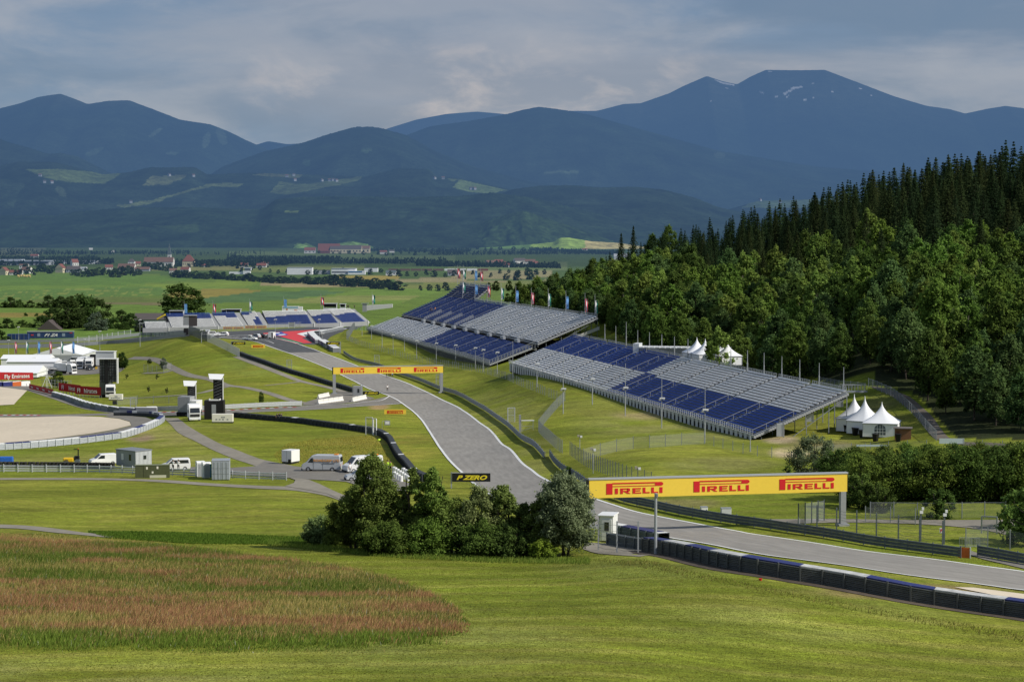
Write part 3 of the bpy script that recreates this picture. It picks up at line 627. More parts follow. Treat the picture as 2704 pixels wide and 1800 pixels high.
def area(name, pts, m, ofs, maxe=5.0, world=False):
    pts = pts if world else gp(pts)
    bm = bmesh.new(); vs = [bm.verts.new((p.x, p.y, 0)) for p in pts]; bm.faces.new(vs)
    bmesh.ops.triangulate(bm, faces=bm.faces[:])
    for _ in range(7):
        es = [e for e in bm.edges if e.calc_length() > maxe]
        if not es or len(bm.faces) > 30000: break
        bmesh.ops.subdivide_edges(bm, edges=es, cuts=1); bmesh.ops.triangulate(bm, faces=bm.faces[:])
    for v in bm.verts: v.co.z = G(v.co.x, v.co.y) + ofs
    bmesh.ops.recalc_face_normals(bm, faces=bm.faces)
    me = bpy.data.meshes.new(name); bm.to_mesh(me); bm.free(); me.materials.append(m)
    if me.polygons[0].normal.z < 0: me.flip_normals()
    o = link(name, me); o['kind'] = 'structure'
    return o
def smooth_px(pts, per=6):
    q = tread([Vector((p[0], p[1], 0)) for p in pts], max(4, per * len(pts))); return [(p.x, p.y) for p in q]
def offs(pts, d):
    """shift a ground polyline sideways by d metres (to its right in plan)"""
    out = []
    for i, p in enumerate(pts):
        a = pts[max(i - 1, 0)]; b = pts[min(i + 1, len(pts) - 1)]; t = Vector((b.x - a.x, b.y - a.y, 0)).normalized()
        out.append(Vector((p.x + t.y * d, p.y - t.x * d, 0)))
    return out
def line(name, pts, w, m, ofs, side=1.0, n=None):
    n = n or max(8, int(plen(pts) / 1.8)); a = tread(pts, n)
    return ruled(name, a, offs(a, w * side), m, ofs, n=n, k=1)
# the race track, far corner to the right-hand edge of the view
TL = gp([(579, 891), (665, 900), (718, 917), (790, 942), (879, 978), (932, 1004), (980, 1028), (1033, 1047), (1063, 1064), (1093, 1086), (1117, 1110), (1139, 1142), (1166, 1184), (1193, 1218), (1228, 1252), (1290, 1300), (1400, 1347), (1560, 1387), (1736, 1415), (1816, 1427), (1950, 1452), (2004, 1462), (2157, 1483), (2310, 1505), (2432, 1523), (2704, 1558), (3000, 1590)])
TR = gp([(722, 892), (781, 907), (810, 917), (866, 937), (927, 960), (1001, 987), (1049, 1003), (1102, 1025), (1155, 1051), (1197, 1071), (1237, 1096), (1268, 1120), (1300, 1146), (1361, 1207), (1400, 1242), (1433, 1265), (1534, 1307), (1638, 1341), (1757, 1369), (1935, 1402), (2004, 1414), (2310, 1460), (2704, 1511), (3000, 1540)])
ruled("race_track", TL, TR, ASPH, 0.06, n=240, k=10)
a_ = tread(TL, 420); b_ = tread(TR, 420)
line("white_edge_line", a_, 0.42, WHT, 0.085, side=1); line("white_edge_line", b_, 0.42, WHT, 0.085, side=-1)
# corner apron and the coloured runoff
area("track_apron", [(497, 882), (577, 877), (700, 870), (800, 865), (928, 860), (972, 855), (940, 866), (905, 876), (872, 890), (855, 905), (832, 910), (781, 908), (722, 893), (690, 905), (665, 901), (579, 893), (540, 893)], ASPHD, 0.045)
def zz(pts): return [(560 + x / 5.89, 820 + y / 5.89) for x, y in pts]
area("red_runoff", zz([(560, 375), (880, 345), (1100, 328), (1400, 312), (1690, 296), (1500, 325), (1320, 362), (1470, 412), (1400, 428), (1560, 503), (1420, 512), (1250, 460), (1060, 405), (955, 380), (870, 365), (700, 366)]), RED, 0.10)
area("white_runoff", zz([(1320, 364), (1500, 325), (1700, 300), (1900, 288), (2100, 278), (2090, 290), (1900, 305), (1700, 325), (1560, 350), (1490, 385), (1460, 412)]), WHT, 0.115)
area("blue_runoff", zz([(950, 345), (1080, 334), (1120, 355), (1190, 380), (1060, 400), (960, 380)]), BLU, 0.13)
area("white_lettering", zz([(965, 352), (1040, 345), (1060, 356), (985, 364)]), WHT, 0.15); area("white_lettering", zz([(1020, 378), (1130, 368), (1150, 380), (1050, 390)]), WHT, 0.15)
area("green_runoff", zz([(1060, 425), (1120, 436), (1250, 462), (1425, 512), (1310, 514), (1180, 475), (1090, 450)]), GRN, 0.125)
ruled("dark_track_section", gp([(579, 891), (640, 897), (700, 909), (760, 931)]), gp([(722, 892), (760, 901), (792, 910), (850, 930)]), ASPHD, 0.075, k=5)
line("white_lane_line", gp([(617, 890), (660, 895), (700, 899), (725, 907)]), 0.35, WHT, 0.10)
line("white_lane_line", gp([(577, 892), (613, 887), (660, 885), (708, 882)]), 0.35, WHT, 0.13)
k_ = tread(gp([(722, 893), (745, 898), (765, 903), (782, 908)]), 27)
for i in range(26):
    ruled("kerb_block", [k_[i], k_[i + 1]], offs([k_[i], k_[i + 1]], -1.3), RED if i % 2 else WHT, 0.15, n=3, k=1)
# link loop to the left with its kerb
ruled("link_track", gp([(-400, 1096), (0, 1094), (178, 1094), (303, 1091), (401, 1087), (463, 1086), (594, 1082), (700, 1077), (796, 1072), (914, 1066), (974, 1057), (1031, 1044)]), gp([(-400, 1104), (0, 1101), (178, 1100), (303, 1097), (440, 1098), (540, 1096), (600, 1092), (700, 1087), (800, 1083), (900, 1077), (1000, 1070), (1066, 1066)]), ASPHM, 0.05, k=4)
line("white_edge_line", gp([(1031, 1045), (1010, 1057), (974, 1061), (914, 1067), (850, 1070), (790, 1074)]), 0.3, WHT, 0.09)
line("white_edge_line", gp([(1063, 1065), (1000, 1070), (900, 1077), (800, 1083), (700, 1087), (600, 1092)]), 0.28, WHT, 0.09)
for seq in ([(594, 1084), (700, 1078), (780, 1075)], [(400, 1089), (500, 1087), (594, 1084)], [(-60, 1096), (40, 1096), (110, 1097)]):
    k_ = tread(gp(seq), 17)
    for i in range(16): ruled("kerb_block", [k_[i], k_[i + 1]], offs([k_[i], k_[i + 1]], 1.0), RED if i % 2 else WHT, 0.12, n=3, k=1)
# gravel beds and asphalt round them
area("gravel_bed", [(-500, 1106), (0, 1102), (178, 1099), (267, 1101), (315, 1106), (342, 1114), (346, 1123), (297, 1135), (238, 1145), (119, 1160), (0, 1170), (-500, 1200)], GRAV, 0.07)
area("asphalt_band", [(290, 1097), (345, 1098), (385, 1102), (405, 1109), (405, 1118), (380, 1130), (330, 1141), (238, 1155), (119, 1168), (0, 1177), (-400, 1205), (-400, 1196), (0, 1171), (119, 1161), (238, 1146), (297, 1136), (347, 1124), (343, 1113), (316, 1105), (275, 1100)], ASPHM, 0.055)
area("gravel_bed", [(-400, 1020), (0, 1022), (72, 1031), (37, 1068), (0, 1070), (-400, 1075)], GRAV, 0.07)
area("asphalt_band", [(-200, 1016), (0, 1018), (76, 1017), (140, 1041), (200, 1060), (253, 1073), (309, 1085), (400, 1089), (300, 1092), (226, 1081), (143, 1054), (90, 1037), (72, 1031), (0, 1022), (-200, 1020)], ASPHM, 0.055)
# service roads and paths
ruled("service_road", gp([(431, 1103), (452, 1122), (475, 1145), (535, 1175), (609, 1208), (677, 1231), (740, 1252)]), gp([(470, 1104), (488, 1118), (505, 1130), (564, 1163), (630, 1190), (700, 1215), (775, 1230)]), PATH, 0.05)
area("service_yard", [(505, 1233), (600, 1236), (677, 1231), (700, 1217), (757, 1229), (807, 1234), (914, 1240), (1000, 1250), (1080, 1276), (1110, 1300), (1000, 1296), (914, 1272), (815, 1266), (760, 1262), (700, 1259), (600, 1254), (500, 1249)], ASPHM, 0.07)
ruled("footpath", gp([(-300, 1263), (0, 1262), (200, 1262), (340, 1264), (450, 1268), (560, 1276), (700, 1283), (780, 1286), (864, 1301), (960, 1334)]), gp([(-300, 1268), (0, 1267), (200, 1267), (340, 1269), (450, 1275), (560, 1283), (700, 1291), (776, 1295), (864, 1310), (940, 1343)]), PATH, 0.05, k=3)
area("footpath", [(762, 1261), (815, 1267), (845, 1279), (878, 1295), (918, 1312), (905, 1322), (864, 1304), (776, 1288), (752, 1284), (776, 1276), (780, 1268)], PATH, 0.09)
ruled("footpath", gp([(-200, 1383), (0, 1385), (60, 1387), (150, 1396), (220, 1406), (300, 1417)]), gp([(-200, 1393), (0, 1394), (60, 1397), (150, 1407), (220, 1413), (290, 1420)]), PATH, 0.05, k=3)
def track_path(name, pts, w, m=PATH, ofs=0.05):
    a = tread(gp(smooth_px(pts, 4)), max(10, int(plen(gp(pts)) / 3))); return ruled(name, offs(a, -w / 2), offs(a, w / 2), m, ofs, k=2)
track_path("hill_path", [(345, 945), (403, 948), (433, 960), (457, 972), (498, 990), (558, 1002), (597, 1017), (647, 1023), (707, 1037), (772, 1058), (830, 1066)], 2.6)
track_path("hill_path", [(600, 1021), (560, 1030), (516, 1040), (410, 1048), (350, 1052), (322, 1051)], 2.4, ofs=0.07)
track_path("hill_path", [(625, 941), (680, 962), (766, 996), (800, 1008), (880, 1026), (930, 1042)], 2.6)
track_path("hill_path", [(800, 1007), (760, 1012), (700, 1018)], 1.2, ofs=0.07)
track_path("hill_path", [(470, 973), (440, 983), (400, 985), (380, 985)], 2.0, ofs=0.07)
area("service_yard", [(796, 1070), (812, 1060), (850, 1050), (885, 1034), (932, 1036), (990, 1052), (960, 1060), (900, 1066), (850, 1070)], ASPHM, 0.075)
ruled("service_road", gp([(2030, 1371), (2100, 1371), (2175, 1370), (2300, 1372), (2460, 1373), (2600, 1373), (2720, 1374)]), gp([(2040, 1378), (2110, 1383), (2200, 1380), (2400, 1383), (2540, 1392), (2640, 1408), (2720, 1432)]), PATH, 0.06)
area("service_yard", [(2548, 1462), (2565, 1455), (2620, 1475), (2704, 1489), (2900, 1520), (2900, 1532), (2704, 1502), (2600, 1478)], ASPHM, 0.07)
area("gravel_bed", [(2520, 1551), (2570, 1552), (2704, 1569), (2900, 1592), (2900, 1620), (2704, 1584), (2620, 1571)], GRAV, 0.07)
ruled("hill_road", gp([(2295, 1020), (2330, 1034), (2360, 1048), (2400, 1080), (2430, 1112), (2473, 1160), (2550, 1176), (2720, 1190)]), gp([(2320, 1022), (2346, 1028), (2400, 1047), (2440, 1080), (2467, 1107), (2518, 1163), (2600, 1168), (2720, 1176)]), road_mat("brown hill road", (0.15, 0.125, 0.10), 0.15, streak=False), 0.06, k=4)
# earth strip behind the near barrier
NB = gp([(1699, 1455), (1816, 1477), (1950, 1507), (2100, 1533), (2188, 1547), (2371, 1582), (2524, 1607), (2704, 1632), (2950, 1668)])
nb = tread(NB, 60); ruled("earth_strip", offs(nb, -0.4), offs(nb, 2.3), DIRT, 0.04, k=4)
area("earth_strip", [(1545, 1432), (1620, 1436), (1700, 1452), (1740, 1462), (1690, 1470), (1580, 1462), (1540, 1450)], PATH, 0.05)
# circuit beyond, on the left
ruled("far_track", gp([(-300, 914), (0, 910), (200, 905), (300, 898), (400, 889), (500, 883)]), gp([(-300, 924), (0, 919), (200, 914), (300, 907), (400, 897), (500, 888)]), ASPHD, 0.08)
area("paddock_yard", [(-200, 990), (0, 985), (150, 968), (200, 955), (260, 955), (300, 960), (330, 972), (318, 982), (270, 986), (180, 990), (60, 992)], ASPHM, 0.08)

# ------------------------------------------------------------------ barriers and fences
STEEL = mat("galvanised steel", (0.42, 0.44, 0.46), 0.45, metal=0.35, noise=0.15, nscale=1.5); STEELD = mat("dark weathered steel", (0.125, 0.148, 0.160), 0.5, metal=0.2, noise=0.2, nscale=1.5)
STEELM = mat("grey steel", (0.26, 0.28, 0.30), 0.5, metal=0.3, noise=0.15); BLACKR = mat("black rubber", (0.045, 0.05, 0.054), 0.75, noise=0.3, nscale=4)
WHITEP = mat("white plastic", (0.78, 0.78, 0.76), 0.5, noise=0.06); BLUEP = mat("blue plastic cover", (0.030, 0.038, 0.15), 0.5, noise=0.25); GREYP = mat("grey conveyor belt", (0.22, 0.235, 0.26), 0.6, noise=0.12)
WIRE = meshmat("wire mesh", (0.30, 0.32, 0.33), 0.20); WIRED = meshmat("dense wire mesh", (0.26, 0.29, 0.31), 0.33); WIREK = meshmat("dark netting", (0.05, 0.065, 0.075), 0.85)
def sweep(mb, path, prof, side=1.0):
    """profile of (offset, height) carried along a ground path"""
    n = len(prof); vs = []
    for i, p in enumerate(path):
        a = path[max(i - 1, 0)]; b = path[min(i + 1, len(path) - 1)]; t = Vector((b.x - a.x, b.y - a.y, 0)); t.normalize()
        for o, z in prof: vs.append((p.x + t.y * o * side, p.y - t.x * o * side, p.z + z))
    fs = []
    for i in range(len(path) - 1):
        for k in range(n - 1): fs.append((i * n + k, i * n + k + 1, (i + 1) * n + k + 1, (i + 1) * n + k))
    return mb.add(vs, fs)
WB = [(0, 0), (0.05, 0.03), (0.05, 0.10), (0, 0.14), (0, 0.17), (0.05, 0.21), (0.05, 0.28), (0, 0.31), (-0.03, 0.31), (-0.03, 0.0), (0, 0)]
_pm = {}
def post_mesh(h, w, m, key='post'):
    k = (round(h, 2), round(w, 3), m.name)
    if k not in _pm: _pm[k] = MB().box((0, 0, h / 2), (w, w, h)).mesh(key, m)
    return _pm[k]
def yaw(a, b): return math.atan2(b.y - a.y, b.x - a.x)
def guardrail(label, pts, nr=3, gap=0.33, m=STEELD, postw=0.10, sp=2.0, side=1.0, group=None, name='guardrail', base=0.12, cat='guardrail', ps=0.12, rh=1.0):
    pts = tread([onG(p) for p in pts], max(3, int(plen(pts) / sp) + 1)); pts = [onG(p) for p in pts]
    t = thing(name, label, cat, pts[0], group=group); o = pts[0]
    for k in range(nr):
        mb = MB(); sweep(mb, pts, [(a * 1.0, b * rh + base + k * gap) for a, b in WB], side); mb.build('rail', m, t, origin=o)
    h = base + nr * gap + 0.06
    me = post_mesh(h, postw, m)
    sel = pts if len(pts) <= 98 else [pts[int(i * (len(pts) - 1) / 97)] for i in range(98)]
    for i, p in enumerate(sel):
        q = sel[i + 1] if i < len(sel) - 1 else sel[i - 1]
        tt = Vector((q.x - p.x, q.y - p.y, 0)).normalized() * (1 if i < len(sel) - 1 else -1)
        link('post', me, t, (p.x - o.x - tt.y * ps * side, p.y - o.y + tt.x * ps * side, p.z - o.z), (0, 0, yaw(p, q)))
    return t
def fence(label, pts, h, sp=3.0, m=WIRE, pm=STEELM, pw=0.09, group=None, cables=0, exact=False, name='wire_fence', cat='fence', rail=False):
    pts = [onG(p) for p in pts]
    if not exact: pts = [onG(p) for p in tread(pts, max(2, int(plen(pts) / sp) + 1))]
    t = thing(name, label, cat, pts[0], group=group); o = pts[0]
    mb = MB()
    for i in range(len(pts) - 1):
        a, b = pts[i] - o, pts[i + 1] - o
        mb.quad((a.x, a.y, a.z + 0.03), (b.x, b.y, b.z + 0.03), (b.x, b.y, b.z + h), (a.x, a.y, a.z + h))
    mb.build('wire_mesh', m, t)
    sel = pts if len(pts) <= 98 else [pts[int(i * (len(pts) - 1) / 97)] for i in range(98)]
    me = post_mesh(h + 0.12, pw, pm)
    for p in sel: link('post', me, t, p - o)
    if rail:
        mb = MB()
        for i in range(len(pts) - 1): mb.bar(pts[i] - o + Vector((0, 0, h)), pts[i + 1] - o + Vector((0, 0, h)), 0.05)
        mb.build('top_rail', pm, t)
    for c in range(cables):
        mb = MB(); z = h * (c + 0.6) / cables
        for i in range(len(pts) - 1):
            a, b = pts[i] - o, pts[i + 1] - o; prev = None
            for k in range(7):
                u = k / 6; q = a.lerp(b, u); q.z += z - 0.10 * math.sin(u * PI) * (1 + 0.6 * math.sin(c * 3 + i)) + 0.03 * math.sin(u * 13 + c)
                if prev is not None: mb.bar(prev, q, 0.022)
                prev = q
        mb.build('cable', STEELD, t)
    return t
guardrail("dark triple guardrail along the right side of the track beside the big grandstand slope", gp([(907, 934), (939, 953), (1004, 970), (1075, 996), (1155, 1027), (1212, 1046), (1271, 1079), (1310, 1106), (1375, 1160), (1437, 1211)]), m=STEELM, side=1)
guardrail("long guardrail curving behind the near yellow gantry to the orange panel", gp([(1451, 1205), (1462, 1222), (1480, 1240), (1520, 1264), (1556, 1290), (1610, 1313), (1660, 1330), (1727, 1344), (1905, 1379), (2004, 1393), (2100, 1408), (2237, 1430), (2400, 1455), (2535, 1473)]), m=STEELD, side=1, sp=3.0)
guardrail("short dark guardrail at the right edge past the orange panel", gp([(2580, 1468), (2640, 1478), (2704, 1490), (2800, 1506)]), nr=3, m=STEELD)
guardrail("pale grey triple guardrail in front of the tyre stacks and cabins", gp([(-60, 1246), (0, 1246), (200, 1247), (330, 1250), (445, 1255), (620, 1263), (757, 1268)]), m=mat("bright steel", (0.62, 0.64, 0.66), 0.4, metal=0.2, noise=0.1), sp=2.15, ps=-0.1, gap=0.36, rh=0.68)
guardrail("grey double guardrail behind the white truck by the link track", gp([(416, 1086), (520, 1084), (590, 1081), (700, 1075), (797, 1071)]), nr=3, gap=0.34, m=mat("light steel", (0.5, 0.52, 0.53), 0.4, metal=0.2, noise=0.1), sp=3)
guardrail("guardrail along the far side of the circuit on the left", gp([(-100, 921), (0, 920), (200, 915), (300, 908), (400, 899), (490, 890)]), nr=4, gap=0.36, m=STEELM, sp=4.5)
guardrail("rear guardrail of the circuit on the left beyond the paddock", gp([(-100, 908), (0, 907), (200, 902), (300, 895), (400, 886), (500, 881)]), nr=4, gap=0.36, m=STEELM, sp=4.5)
guardrail("short curved white guardrail by the hilltop fence end", gp([(556, 896), (562, 890), (578, 884)]), nr=3, m=STEEL, sp=2)
def belt_barrier(label, pts, h, d, seq, sp=1.6, face=STEELD, panels=True, side=1.0, cap=True, name='tyre_barrier', rails=4):
    """tyre wall with capped top and corrugated steel boards between posts"""
    n = max(3, int(plen(pts) / sp) + 1); pts = [onG(p) for p in tread(pts, n)]
    t = thing(name, label, 'tyre barrier', pts[0]); o = pts[0]
    mb = MB(); sweep(mb, pts, [(0, 0.02), (0, h - 0.12), (-d, h - 0.12), (-d, 0.02), (0, 0.02)], side); mb.build('tyre_wall', BLACKR, t, origin=o)
    if panels:
        for k in range(rails):
            z = 0.04 + k * (h - 0.14) / rails; q = (h - 0.14) / rails / 0.33
            mb = MB(); sweep(mb, pts, [(a + 0.04, b * q + z) for a, b in WB], side); mb.build('rail', face, t, origin=o)
        me = post_mesh(h, 0.13, face)
        for i, p in enumerate(pts[:98]):
            q = pts[i + 1] if i < len(pts) - 1 else pts[i - 1]
            tt = Vector((q.x - p.x, q.y - p.y, 0)).normalized() * (1 if i < len(pts) - 1 else -1)
            link('post', me, t, (p.x - o.x + tt.y * 0.14 * side, p.y - o.y - tt.x * 0.14 * side, p.z - o.z), (0, 0, yaw(p, q)))
    if cap:
        i = 0; j = 0
        while i < len(pts) - 1:
            m, c = seq[j % len(seq)]; e = min(i + c, len(pts) - 1)
            mb = MB(); sweep(mb, pts[i:e + 1], [(0.02, h - 0.25 if not panels else h - 0.10), (0.02, h), (-d - 0.04, h + 0.03), (-d - 0.04, h - 0.45), (-d - 0.0, h - 0.45), (0.0, h - 0.11)], side); mb.build('cover_panel', m, t, origin=o)
            i = e; j += 1
    return t
belt_barrier("long dark steel-faced tyre barrier with blue and white top along the foreground meadow", NB, 1.28, 0.9, [(BLUEP, 3), (mat('scuffed white cover', (0.52, 0.52, 0.50), 0.6, noise=0.35, nscale=1.2), 3)], sp=1.75, face=mat('slate steel boards', (0.105, 0.112, 0.105), 0.55, metal=0.1, noise=0.2))
belt_barrier("short rear tyre barrier with blue and white top next to the white cabin", gp([(1604, 1414), (1660, 1424), (1725, 1437), (1740, 1441)]), 1.25, 1.0, [(WHITEP, 1), (BLUEP, 4), (WHITEP, 5)], sp=1.7)
belt_barrier("overlapping front piece of tyre barrier by the fence posts", gp([(1606, 1437), (1650, 1445), (1700, 1453)]), 1.2, 0.5, [(WHITEP, 2)], sp=1.7, cap=False)
belt_barrier("pale steel barrier along the near edge of the gravel bed with blue and white caps", gp([(-60, 1192), (0, 1188), (128, 1179), (238, 1168), (300, 1160), (336, 1154), (386, 1137), (420, 1122), (433, 1112)]), 1.25, 0.8, [(WHITEP, 4), (BLUEP, 3), (WHITEP, 6), (BLUEP, 5)], sp=1.7, face=mat("pale steel boards", (0.52, 0.55, 0.58), 0.45, metal=0.2, noise=0.12))
belt_barrier("grey barrier curving round the end of the gravel bed", gp([(434, 1112), (428, 1105), (410, 1100), (380, 1098), (345, 1097), (303, 1097)]), 1.15, 0.7, [(GREYP, 3), (WHITEP, 1), (BLUEP, 1)], sp=1.6, panels=False)
belt_barrier("black tyre barrier curving across the grass towards the willow trees", gp([(617, 1102), (706, 1110), (796, 1118), (885, 1130), (968, 1142), (1000, 1150), (1021, 1165), (1030, 1180), (1046, 1209), (1067, 1233), (1085, 1255), (1118, 1272)]), 1.1, 0.8, [(BLACKR, 10), (WHITEP, 1), (BLACKR, 4)], sp=1.7, face=BLACKR, rails=3)
belt_barrier("black tyre barrier along the left side of the track below the hilltop fence", gp([(632, 937), (706, 964), (766, 985), (820, 1001), (885, 1021), (932, 1036)]), 1.05, 0.8, [(BLACKR, 12)], sp=2.4, face=BLACKR, rails=3)
def box_barrier(label, pts, h, d, mats, n, gap=0.15, nm='barrier_block', cat='barrier'):
    pts = [onG(p) for p in tread(pts, n + 1)]; t = thing('foam_barrier', label, cat, pts[0]); o = pts[0]
    for i in range(n):
        a, b = pts[i] - o, pts[i + 1] - o; c = (a + b) / 2; L_ = (b - a).length - gap
        mb = MB(); mb.m(mats[i % len(mats)]).box((c.x, c.y, c.z + h / 2 - 0.05), (L_, d, h - 0.1), yaw(a, b)); mb.m(WHITEP).box((c.x, c.y, c.z + h - 0.05), (L_ * 0.96, d * 0.96, 0.1), yaw(a, b))
        mb.build('barrier_block', None, t)
    return t
box_barrier("row of grey and blue barrier blocks with white tops along the left run-off", gp([(141, 1046), (184, 1058), (226, 1073), (267, 1082), (309, 1088), (357, 1090), (416, 1088)]), 1.25, 1.1, [GREYP, GREYP, STEELD], 17, 0.25)
box_barrier("stacked blue grey and white barrier blocks at the tip of the red run-off", gp([(820, 884), (826, 892), (834, 899), (842, 906)]), 1.4, 2.6, [GREYP, BLUEP, GREYP, BLUEP], 5, 0.9)
box_barrier("stacked blue and white barrier blocks behind the far black sign", gp([(849, 907), (862, 914), (876, 922), (890, 931)]), 1.5, 2.6, [GREYP, BLUEP], 5, 0.9)
box_barrier("grey barrier wall curving behind the white run-off", gp([(842, 884), (860, 879), (880, 875), (905, 870)]), 1.3, 0.8, [GREYP, STEELM], 14, 0.2)
box_barrier("blue and grey barrier blocks beside the orange panel at the far left", gp([(-60, 1020), (0, 1020), (40, 1019), (76, 1019)]), 1.35, 1.2, [GREYP, BLUEP, BLUEP, mat('orange block', (0.5, 0.12, 0.03), 0.6), WHITEP], 5, 0.05)
box_barrier("dark blue end of the barrier next to the link track guardrail", gp([(357, 1090), (386, 1089), (415, 1087)]), 1.3, 1.0, [BLUEP], 2, 0.1)
# fences
fence("dark netting fence on the hilltop by the screen", gp([(499, 886), (520, 892), (548, 902)]), 3.4, 3, WIREK, STEELD)
fence("grey slatted mesh fence running down from the hilltop towards the track", gp([(548, 902), (575, 914), (608, 930), (632, 943)]), 2.6, 1.5, WIRED, STEEL, 0.16)
fence("tall mesh fence on the slope at the left end of the big grandstand", gp([(947, 860), (930, 877), (915, 896)]), 3.0, 2.4, WIRED, STEELM)
fence("long safety fence below the big grandstand", gp([(915, 897), (945, 910), (1000, 926), (1060, 944), (1150, 964), (1220, 976), (1286, 988), (1363, 1014), (1430, 1040), (1464, 1054), (1492, 1060)]), 1.9, 2.8, WIRE, STEELM)
fence("mesh fence cutting down the slope to the guardrail gap", gp([(1492, 1057), (1465, 1085), (1440, 1115), (1422, 1138)]), 2.1, 2.4, WIRED, STEELM)
fence("mesh fence above the guardrail left of the fence gate", gp([(1422, 1140), (1445, 1163), (1465, 1182), (1485, 1197)]), 2.1, 1.8, WIRED, STEELM)
fence("slanting mesh fence right of the fence gate behind the near gantry", gp([(1505, 1201), (1530, 1220), (1560, 1237), (1610, 1256), (1655, 1272), (1720, 1290)]), 2.1, 2.0, WIRE, STEELD)
fence("thin wire fence along the top of the grassy mound", gp([(1540, 1218), (1585, 1203), (1628, 1192), (1672, 1185), (1715, 1182), (1757, 1179), (1800, 1175), (1860, 1172)]), 1.9, 4, WIRE, STEELM, exact=True)
fence("low wire fence between the mound and the grandstand end", gp([(1860, 1172), (1885, 1178), (1909, 1184), (1935, 1190), (1962, 1197), (2000, 1204), (2038, 1208)]), 1.5, 3, WIRE, STEELM, exact=True)
fence("wire fence in front of the white tents above the bushes", gp([(2090, 1208), (2140, 1196), (2200, 1191), (2248, 1188), (2298, 1186), (2346, 1184), (2396, 1181), (2447, 1180)]), 1.0, 3, WIRE, STEELM, exact=True)
fence("wire fence at the right edge below the hill road", gp([(2543, 1188), (2594, 1191), (2647, 1193), (2698, 1195), (2760, 1198)]), 1.6, 3, WIRE, STEELM, exact=True)
fence("mesh fence following the uphill road behind the tents", gp([(2293, 1022), (2330, 1036), (2362, 1052), (2400, 1084), (2432, 1118), (2473, 1164)]), 1.6, 1.8, WIRED, STEELM, rail=True)
fence("wire fence on the far side of the service road behind the gantry", gp([(2298, 1367), (2360, 1367), (2422, 1368), (2480, 1368), (2540, 1368), (2600, 1367), (2655, 1367)]), 1.75, 3, WIRE, STEELM, exact=True, rail=True)
fence("short wire fence between the service road and the gantry leg", gp([(2285, 1378), (2351, 1380), (2417, 1384)]), 1.7, 3, WIRE, STEELM, exact=True)
fence("dark post and cable safety fence right of the gantry leg", gp([(2157, 1392), (2209, 1400), (2262, 1408), (2314, 1415), (2372, 1422), (2428, 1430), (2489, 1438)]), 2.35, 3, meshmat("sparse wire", (0.2, 0.2, 0.2), 0.05), STEELD, 0.13, cables=7, exact=True)
fence("dark mesh fence turning away from the track beside the gantry leg", gp([(2108, 1386), (2126, 1383), (2143, 1381), (2160, 1378), (2176, 1375)]), 2.3, 3, WIRED, STEELD, 0.12, exact=True)
fence("wire fence at the bottom right beside the steel gate", gp([(2550, 1446), (2608, 1444), (2667, 1450), (2720, 1460)]), 1.9, 3, WIRE, STEELM, exact=True)
fence("cable fence with galvanised posts in front of the white cabin", gp([(1580, 1453), (1629, 1459), (1685, 1459)]), 2.75, 3, meshmat("sparse wire", (0.2, 0.2, 0.2), 0.05), STEEL, 0.13, cables=5, exact=True)
fence("cable fence standing behind the white cabin", gp([(1570, 1412), (1600, 1408), (1623, 1412)]), 2.4, 3, meshmat("sparse wire", (0.2, 0.2, 0.2), 0.05), STEEL, 0.1, cables=4, exact=True)
fence("tall fence with white posts along the far left circuit", gp([(205, 905), (250, 901), (300, 893), (345, 886)]), 2.6, 6.5, WIRE, mat("pale post paint", (0.6, 0.62, 0.62), 0.5), 0.25)
fence("wire fence across the grass near the two black screens", gp([(310, 1070), (370, 1066), (430, 1066), (500, 1064)]), 2.0, 5, WIRE, STEELM)
fence("short wire fence on the slope left of the hill path", gp([(380, 982), (405, 985), (430, 986), (452, 978)]), 2.4, 4, WIRE, STEELM)
fence("safety fence in front of the far grandstand", gp([(380, 890), (450, 886), (560, 878), (700, 869), (800, 863), (915, 857)]), 2.4, 9, WIRE, STEELM)
fence("mesh fence of the footbridge behind the grandstand", gp([(2165, 1012), (2220, 1022), (2285, 1030)]), 1.2, 2.5, WIRED, STEELM, rail=True)
